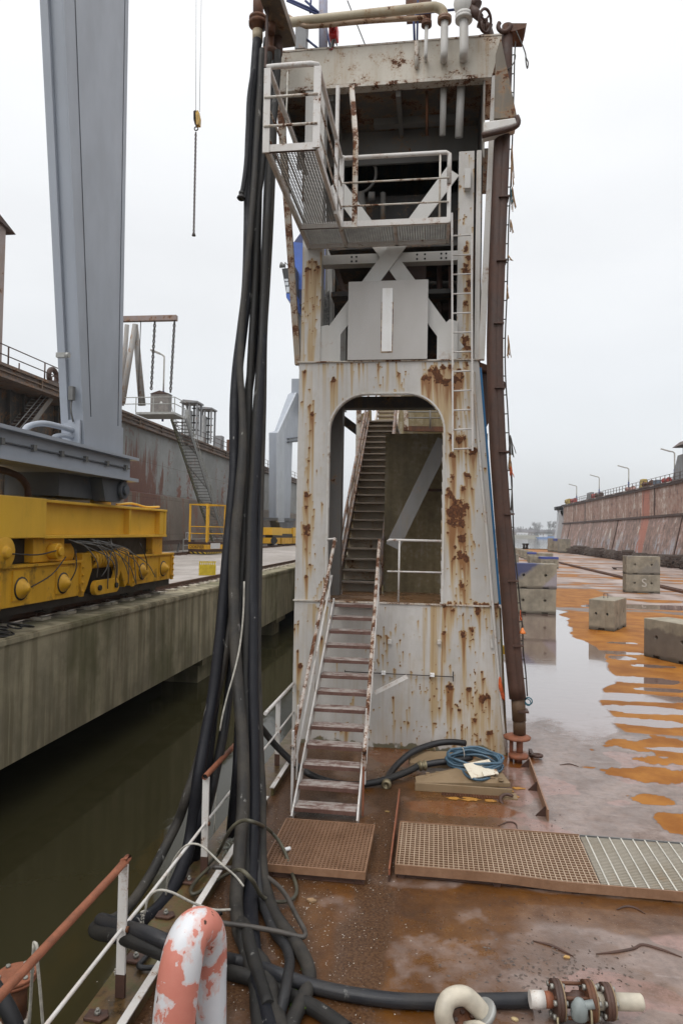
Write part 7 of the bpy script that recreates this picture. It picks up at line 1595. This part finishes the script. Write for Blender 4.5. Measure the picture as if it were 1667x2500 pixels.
lattice_w(x0, x1, y0, y1, GZ2-.004, .05, .05, .03, .008).build('bars', M['rust_grate'], rg)
mb = MB(); x = x0+.025
while x < x1: mb.box(x-.004, x+.004, y0, y1, GZ2-.004, GZ2+.002); x += .05
yy = y0+.025
while yy < y1:
    for i in range(24): mb.box(x0+(x1-x0)*i/24, x0+(x1-x0)*(i+1)/24, yy-.0035, yy+.0035, GZ2-.004, GZ2+.0005)
    yy += .05
warped(mb).build('worn_bar_tops', M['grate_bar_light'], rg)
MB().box(x0, x1, y0+.03, y1-.03, .005, .012).build('dirt_tray', M['rust_dark'], rg)
def frame_strip(xa, xb_, y, z0, z1, mat, par, nm):
    mb = MB(); k = 30
    for i in range(k):
        p = xa+(xb_-xa)*i/k; q = xa+(xb_-xa)*(i+1)/k
        mb.add([(p,y-.008,z0+sag(p)),(q,y-.008,z0+sag(q)),(q,y+.008,z0+sag(q)),(p,y+.008,z0+sag(p)),(p,y-.008,z1+sag(p)),(q,y-.008,z1+sag(q)),(q,y+.008,z1+sag(q)),(p,y+.008,z1+sag(p))], [(0,1,5,4),(2,3,7,6),(4,5,6,7),(0,3,2,1)])
    return mb.build(nm, mat, par)
X_END = 4.2
frame_strip(x0-.01, X_END, y0-.01, GZ2-.085, GZ2+.006, M['rust_grate'], rg, 'front_edge')
mb = MB(); mb.box(x0-.01, x1, y1, y1+.014, GZ2-.08, GZ2+.01); mb.box(x0-.014, x0, y0, y1, GZ2-.085, GZ2+.004); mb.build('back_edge', M['rust_grate'], rg)
for x in (x0+.05, x0+1.0, x0+1.75, x0+2.6): MB().box(x-.035, x+.035, y0+.01, y0+.03, 0, GZ2-.08).build('leg', M['rust_dark'], rg)
lg2 = thing('walkway_grating', 'pale grey galvanised grating at the right end of the walkway', 'grating', (2.2, 7.6, 0))
x2 = X_END; lattice_w(x1+.012, x2, y0, y1, GZ2-.002, .125, .030, .028, .007).build('bars', m_rusty('pale_grey_grating', (.42,.38,.315), .1, .3, .5, sc=2), lg2)
mb = MB(); x = x1+.012+.0625
while x < x2: mb.box(x-.007, x+.007, y0, y1, GZ2-.006, GZ2+.004); x += .125
warped(mb).build('cross_bars', m_plain('pale_bar', (.52,.50,.44), .5, .2), lg2)
MB().box(x1+.012, x2, y1, y1+.014, GZ2-.08, GZ2+.006).build('back_edge', M['galv_dark'], lg2); MB().box(x1+.012, x2, y0+.03, y1-.03, .005, .01).build('dirt_tray', m_plain('grey_grit', (.12,.11,.10), .8, .3), lg2)
# flat bar upright strip left of the walkway
fb = thing('flat_bar', 'thin upright rust flat bar standing between the two gratings', 'bar', (-.42, 8.2, 0))
a = onZ(975,1926,.12); b = onZ(950,2122,.12); MB().bar((a.x,a.y,.06), (b.x,b.y,.06), .016, .12).build('bar', M['rust_orange'], fb); MB().box(b.x-.01, b.x+.01, b.y-.02, b.y+.02, -.0, .06).build('foot', M['rust_dark'], fb)
# angle iron on the right with knees
an = thing('angle_bar', 'short upright rusty angle bar with knees on the wet deck right of the hatch', 'bar', (1.5, 10, 0))
a = onZ(1292,1850,.14); b = onZ(1338,1978,.14); MB().bar((a.x,a.y,.07), (b.x,b.y,.07), .018, .14).build('bar', M['rust_grate'], an)
for k in (.02, .5, .93): p = a.lerp(b, k); MB().prism([(p.x,p.y,.0),(p.x-.13,p.y+.01,0),(p.x-.01,p.y,.13)], (0,.02,0)).build('knee', M['rust_dark'], an)
rgp = MB().torus(onZ(1310,1845,.05), (0,.1,1), .075, .026, 16, 8); rgp.box(onZ(1292,1845).x, onZ(1300,1845).x, onZ(1310,1848).y-.05, onZ(1310,1840).y, .0, .07); tag(rgp.build('pad_eye', M['rust_dark']), 'dark ring pad eye on the wet deck above the angle bar', 'pad eye')
# ================================================================ VALVE ASSEMBLY at bottom right
va = thing('hose_valve', 'rusty flanged pipe assembly with grey valve at the end of the black hose', 'valve', (1.1, 5.25, 0))
zc = .14
p0 = onZ(1296,2441,zc); p1 = onZ(1578,2449,zc); d = (p1-p0).normalized()
def at(px): return onZ(px, 2441+(px-1296)*.028, zc)
MB().lathe(at(1293), d, [(0,0),(.058,0),(.058,(at(1328)-at(1293)).length),(0,(at(1328)-at(1293)).length)], 18).build('white_sleeve', m_rusty('sleeve_white', (.6,.57,.53), .35, .2, .2, sc=9), va)
MB().lathe(at(1328), d, [(0,0),(.053,0),(.056,.04),(.045,.06),(.045,.09),(0,.09)], 16).build('orange_pipe', M['rust_orange'], va)
for px, R in ((1358,.132),(1436,.132),(1480,.118)):
    w = .026; MB().lathe(at(px), d, [(0,-w),(R,-w),(R,-w*.1),(R*.96,0),(R,w*.1),(R,w),(0,w)], 24).build('flange', M['rust_dark'] if px != 1436 else M['rust'], va)
    o = MB().lathe(at(px)+d*w, d, [(0,0),(R*.97,0),(R*.97,.012),(0,.012)], 24).build('gasket_flange', M['hatch'], va)
side = d.cross(Vector((0,0,1))).normalized(); up = Vector((0,0,1)); mb = MB()
for a_ in (.7, 2.4, 3.9, 5.5): q = (side*math.cos(a_)+up*math.sin(a_))*.105; mb.cyl(at(1345)+q, at(1452)+q, .013, n=8)
mb.each('tie_rod', M['rust'], va)
mb = MB()
for px, R in ((1346,.105),(1372,.105),(1424,.105),(1452,.105),(1470,.095),(1494,.095)):
    for a_ in np.arange(.4, 6.6, PI/3): q = (side*math.cos(a_)+up*math.sin(a_))*R; mb.cyl(at(px)+q-d*.012, at(px)+q+d*.012, .019, n=6)
mb.each('nut', M['bolt'], va)
MB().lathe(at(1360), d, [(0,0),(.05,0),(.05,.1),(.065,.12),(.065,.16),(.05,.18),(.05,.33),(0,.33)], 16).build('core_pipe', M['rust_dark'], va)
c = at(1406); mb = MB(); mb.lathe(c-side*.0+up*.0-Vector((0,.11,.05)), (0,0,1), [(0,0),(.055,0),(.06,.03),(.06,.08),(.05,.1),(.03,.13),(0,.14)], 14); mb.cyl(c-Vector((-.03,.11,-.04)), c-Vector((-.10,.11,-.06)), .03); mb.build('grey_valve', m_plain('grey_valve_paint', (.2,.225,.22), .45, .3, 8), va, bevel=.004)
mb = MB(); z0 = .03; a = at(1352)-Vector((0,.15,0)); b = at(1432)-Vector((0,.15,0)); mb.tube([(a.x,a.y,.12),(a.x,a.y-.02,z0),(a.x+.03,a.y-.03,z0-.01),(b.x-.03,b.y-.03,z0-.01),(b.x,b.y-.03,z0+.03),(b.x,b.y,.16),(c.x+.07,c.y-.11,.18)], .009, 8); mb.cyl(((a.x+b.x)/2,a.y-.03,z0), ((a.x+b.x)/2,a.y-.03,.1), .008); mb.build('thin_pipe', M['brass'], va)
MB().lathe(at(1440), d, [(0,0),(.058,0),(.058,(at(1475)-at(1440)).length),(0,(at(1475)-at(1440)).length)], 18).build('short_pipe', M['beige_metal'], va)
L = (at(1572)-at(1490)).length; MB().lathe(at(1488), d, [(0,0),(.058,0),(.056,L*.94),(.045,L*.985),(.02,L),(0,L)], 18).build('end_pipe', M['beige_metal'], va)
# swan-neck elbows in front
el = thing('pipe_elbow', 'beige swan-neck pipe with two flanges standing on the deck by the black hose', 'pipe', (.15, 4.9, 0))
def e_(px, py, z): return onZ(px, py, z)
P0_ = onZ(1096,2522,.10); P1_ = onZ(1082,2480,.26); P2_ = onZ(1095,2442,.34); P3_ = onZ(1130,2432,.34); P4_ = onZ(1158,2452,.28); P5_ = onZ(1180,2478,.20)
MB().tube([P0_, P1_, P2_, P3_, P4_, P5_], [.062]*6, 18, sub=6).build('neck', M['beige_metal'], el)
ax = (P5_-P4_).normalized(); MB().lathe(P5_-ax*.03, ax, [(.06,0),(.10,.0),(.105,.02),(.10,.04),(.052,.04),(.045,.0),(.045,-.05),(0,-.05)], 22).build('open_flange', M['galv'], el); MB().lathe(P5_-ax*.035, ax, [(0,0),(.05,0),(.05,.01),(0,.01)], 18).build('bore', M['rust_dark'], el)
fc = onZ(1130,2506,.14); fa = Vector((.25,-.65,.7)).normalized(); MB().lathe(fc, fa, [(0,0),(.095,0),(.098,.02),(.095,.04),(0,.045)], 22).build('blank_flange', M['rust'], el)
mb = MB(); u_ = fa.orthogonal().normalized(); v_ = fa.cross(u_)
for k in range(6): q = fc+fa*.045+(u_*math.cos(k*PI/3)+v_*math.sin(k*PI/3))*.07; mb.cyl(q, q+fa*.022, .014, n=6)
mb.each('flange_bolt', M['rust_dark'], el); MB().tube([fc+fa*.04, fc+fa*.1+Vector((.08,0,0)), fc+Vector((.22,-.02,-.02))], .02, 8, sub=3).build('stub', M['beige_metal'], el)
# pink and white goose-neck vent
vt = thing('goose_vent', 'thick white goose-neck vent pipe with flaked pink paint in the foreground', 'vent pipe', (-1.7, 4.75, 0))
def m_vent():
    t = NT('flaked_pink_white'); n = t.noise(2.6, 6, .55, None, .4); n2 = t.noise(11, 6, .6); s = t.sep(); st = t.noise(1, 6, .6, t.map((14, 14, 3)))
    f = t.math('ADD', t.math('MULTIPLY', n, .72), t.math('ADD', t.math('ADD', t.math('MULTIPLY', n2, .10), t.math('MULTIPLY', t.noise(60, 4), .035)), t.math('MULTIPLY', st, .145)))
    f = t.math('ADD', f, t.rng(s['Z'], .0, .85, -.02, .035))
    pk = t.rng(f, .532, .542); c = t.mix(pk, t.mix(n2, (.56,.57,.60), (.66,.66,.67)), t.mix(n2, (.52,.17,.125), (.60,.235,.18)))
    c = t.mix(t.math('MULTIPLY', t.rng(f, .50, .53), t.math('SUBTRACT', 1.0, pk)), c, (.62,.48,.46))
    rs = t.rng(t.math('ADD', t.math('MULTIPLY', st, .6), t.math('MULTIPLY', n2, .4)), .615, .63); c = t.mix(rs, c, t.ramp(t.noise(20, 5), RUST))
    t.bump(t.math('ADD', pk, t.math('MULTIPLY', rs, -1.0)), .3, .004); return t.out(c, t.mixf(pk, .35, .5))
M['vent'] = m_vent()
Yv = 4.7; V = lambda px, py, y=Yv: onY(px, py, y)
r0 = .125
MB().tube([V(420,2660,4.36), V(422,2540,4.36), V(430,2440,4.37), V(443,2350,4.4), V(456,2300,4.44), V(474,2270,4.5), V(496,2264,4.58), V(511,2284,4.66), V(516,2330,4.72), V(516,2400,4.74), V(516,2470,4.74), V(516,2660,4.74)], [.138]*4+[.134,.128,.120,.112,.108,.105,.105,.105], 26, sub=6).build('neck', M['vent'], vt)
MB().torus(V(516,2362,4.74), (0,0,1), .106, .004, 30, 6).build('weld_ring', M['white'], vt)
# flanged rusty stand pipe bottom-left
fp = thing('stand_pipe', 'rusty capped stand pipe with bolted flange at the lower left corner outside the rail', 'pipe', onY(45, 2400, 4.9))
c = onY(38, 2378, 4.9); MB().lathe(c-Vector((0,0,.055)), (0,0,1), [(0,0),(.145,0),(.15,.008),(.15,.024),(.144,.027),(.15,.03),(.15,.05),(.144,.055),(0,.055)], 30).build('flange', M['rust_orange'], fp)
mb = MB()
for a_ in (.3, 1.5, 2.6, 3.8, 4.9, 5.9): q = c+Vector((math.cos(a_)*.118, math.sin(a_)*.118, 0)); mb.cyl(q, q+Vector((0,0,.016)), .018, n=6)
mb.each('flange_bolt', M['bolt'], fp); MB().lathe(c-Vector((0,0,.055)), (0,0,-1), [(0,0),(.088,0),(.088,.30),(0,.3)], 22).build('pipe', M['rust'], fp)
MB().lathe(c-Vector((0,0,.33)), (0,0,-1), [(0,0),(.1,0),(.115,.02),(.115,.1),(.09,.12),(.09,.6),(0,.6)], 20).build('white_collar', M['white_rusty'], fp)
hose('thick_hose','black hose piece at the lower left corner below the rusty stand pipe',[(-60,2340,4.5),(-20,2405,4.5),(10,2450,4.5),(35,2500,4.5),(50,2560,4.5)],.055,M['rubber'],group=G2)
# ropes
wr = MB().tube([onY(83,2302,4.25), onY(80,2350,4.3), onY(76,2420,4.5), onY(70,2520,4.6)], .011, 8, sub=3).tube([onY(83,2302,4.25), onY(90,2310,4.2), onY(91,2345,4.22), onY(98,2420,4.3), onY(106,2520,4.4)], .010, 8, sub=3); tag(wr.build('rope', M['rope_white']), 'pale rope looped over the brown rail at the lower left corner', 'rope')
wr = MB().tube([onY(405,2190,6.3), onY(410,2145,6.2), onY(425,2100,6.1), onY(450,2068,6.0), onY(475,2061,6.0), onY(500,2072,5.95), onY(540,2110,5.9), onY(575,2140,5.95), onY(595,2165,5.9)], .009, 8, sub=5); tag(wr.build('rope', M['rope_white']), 'upper pale rope arching over the lower rail to the hoses', 'rope', 'pale ropes by the railing')
wr = MB().tube([onY(352,2235,5.3), onY(362,2195,5.3), onY(385,2175,5.3), onY(420,2180,5.3), onY(470,2205,5.4), onY(520,2222,5.5), onY(562,2222,5.6)], .010, 8, sub=5); tag(wr.build('rope', M['rope_white']), 'lower pale rope from the lower rail across to the hoses', 'rope', 'pale ropes by the railing')
wr = MB().tube([onY(596,1420,7.5), onY(594,1495,7.5), onY(586,1575,7.4), onY(572,1640,7.3), onY(555,1700,7.25), onY(543,1750,7.2), onY(537,1785,7.2)], .010, 8, sub=4); tag(wr.build('rope', M['rope_white']), 'thin pale line slanting across the front of the hanging hoses', 'rope', 'pale ropes by the railing')
wr = MB().tube([onY(530,1885,7.9), onY(526,1960,7.9), onY(522,2060,8.0)], .007, 6, sub=2); tag(wr.build('rope', M['rope_white']), 'thin pale line hanging down to the water behind the second rail post', 'rope', 'pale ropes by the railing')
# moss clump among hoses and gravel heap
mo = MB(); r_ = random.Random(3)
for k in range(260):
    c = onZ(r_.gauss(722,14), r_.gauss(2435,22), .02+r_.random()*.05); a = Vector((r_.uniform(-1,1), r_.uniform(-1,1), r_.uniform(.2,1))).normalized()*r_.uniform(.008,.02); b = a.orthogonal()*.6; mo.add([c, c+b, c+a+b*.5], [(0,1,2)])
tag(mo.build('moss', m_plain('bright_moss', (.10,.20,.015), .8, .5, 20)), 'bright green moss clump between the hoses on the deck', 'moss')
gh = MB()
for k in range(420):
    c = onZ(r_.gauss(560,13), r_.gauss(2065,16), .008+.02*r_.random()); gh.sphere(c, r_.uniform(.004,.010), 6, (1, r_.uniform(.6,1.2), .6))
struct(gh.build('gravel_heap', m_plain('grey_green_grit', (.27,.28,.24), .8, .5, 40)), 'stuff')
# small debris on the deck
def scatter(nm, n, fx, fy, smin, smax, mat):
    mb = MB()
    for k in range(n):
        x, y = fx(), fy(); s_ = rng.uniform(smin, smax); a = rng.random()*PI; c_, q_ = math.cos(a)*s_, math.sin(a)*s_; h_ = s_*rng.uniform(.2,.6)
        mb.add([(x-c_,y-q_,.002),(x+q_*.6,y-c_*.6,.001),(x+c_,y+q_,.002),(x-q_*.7,y+c_*.7,.001),(x+c_*.1,y,h_)], [(0,1,4),(1,2,4),(2,3,4),(3,0,4)])
    struct(mb.build(nm, mat), 'stuff')
g_ = lambda m, s: (lambda: rng.normal(m, s)); u_ = lambda a, b: (lambda: rng.uniform(a, b))
scatter('paint_flakes', 900, g_(-1.1,.45), u_(4.6,8.5), .003, .009, m_plain('pale_flake', (.5,.47,.43), .7, .3, 30))
scatter('rust_flakes', 700, u_(-1.8,1.8), u_(4.7,10.8), .004, .016, m_plain('dark_flake', (.05,.03,.02), .7, .5, 30))
scatter('rust_grit', 260, g_(1.0,.35), g_(5.75,.25), .006, .022, m_plain('grey_flake', (.12,.09,.075), .7, .5, 30))
for i, (px, py, s_, col, lb) in enumerate([(945,1982,.028,(.3,.2,.07),'small tan chip on the deck right of the stair foot'),(860,2142,.035,(.45,.2,.06),'orange leaf-like scrap in front of the left grating'),(760,2200,.05,(.3,.19,.1),'tan flat scrap on the gritty deck near the cable bend'),(1384,2338,.03,(.5,.3,.1),'small yellow-brown stone by the crack in the wet deck'),(1257,2490,.03,(.5,.38,.2),'pale pebble beside the swan-neck flange')]):
    c = onZ(px, py, .006); n = 9; r_ = random.Random(i); mb = MB(); mb.prism([(c.x+s_*math.cos(2*PI*k/n)*r_.uniform(.6,1.1), c.y+s_*.7*math.sin(2*PI*k/n)*r_.uniform(.6,1.1), .003) for k in range(n)], (0,0,s_*.3)); tag(mb.build('deck_scrap', m_plain('scrap_%s' % lb.split()[1], col, .7, .3, 20)), lb, 'scrap', 'scraps lying on the deck')
# lifted plate edges (cracked scale) on the wet deck
for i, (pts, lb) in enumerate([([(1505,2222),(1525,2215),(1548,2217),(1575,2232)],'curved lifted scale ridge on the wet deck at the right'),([(1300,2298),(1340,2308),(1372,2322),(1400,2336)],'cracked scale ridge in the middle of the wet deck'),([(1455,2330),(1500,2326),(1545,2318),(1570,2308),(1620,2322),(1665,2338)],'long jagged scale ridge on the wet deck at the right edge'),([(1215,2017),(1240,2008),(1258,2012),(1262,2024)],'flaked lump of ochre scale behind the walkway grating'),([(1366,1868),(1390,1866),(1412,1872)],'thin dark scale ridge on the wet deck right of the angle bar')]):
    mb = MB(); P = [onZ(px, py, .004) for px, py in pts]; mb.tube(P, [.004]+[.013]*(len(P)-2)+[.003], 6, sub=4); tag(mb.build('scale_ridge', M['rust_dark']), lb, 'rust scale', 'rust scale on the wet deck')

# ================================================================ AIR
hz = MB().box(-900, 1500, -200, 2100, -3.0, 60)
hm = bpy.data.materials.new('haze'); hm.use_nodes = True; hn_ = hm.node_tree.nodes; hn_.clear()
ho = hn_.new('ShaderNodeOutputMaterial'); pv = hn_.new('ShaderNodeVolumePrincipled'); pv.inputs['Color'].default_value = (.93,.95,.97,1); pv.inputs['Density'].default_value = .0003
hm.node_tree.links.new(pv.outputs[0], ho.inputs['Volume'])
struct(hz.build('haze', hm), 'stuff')
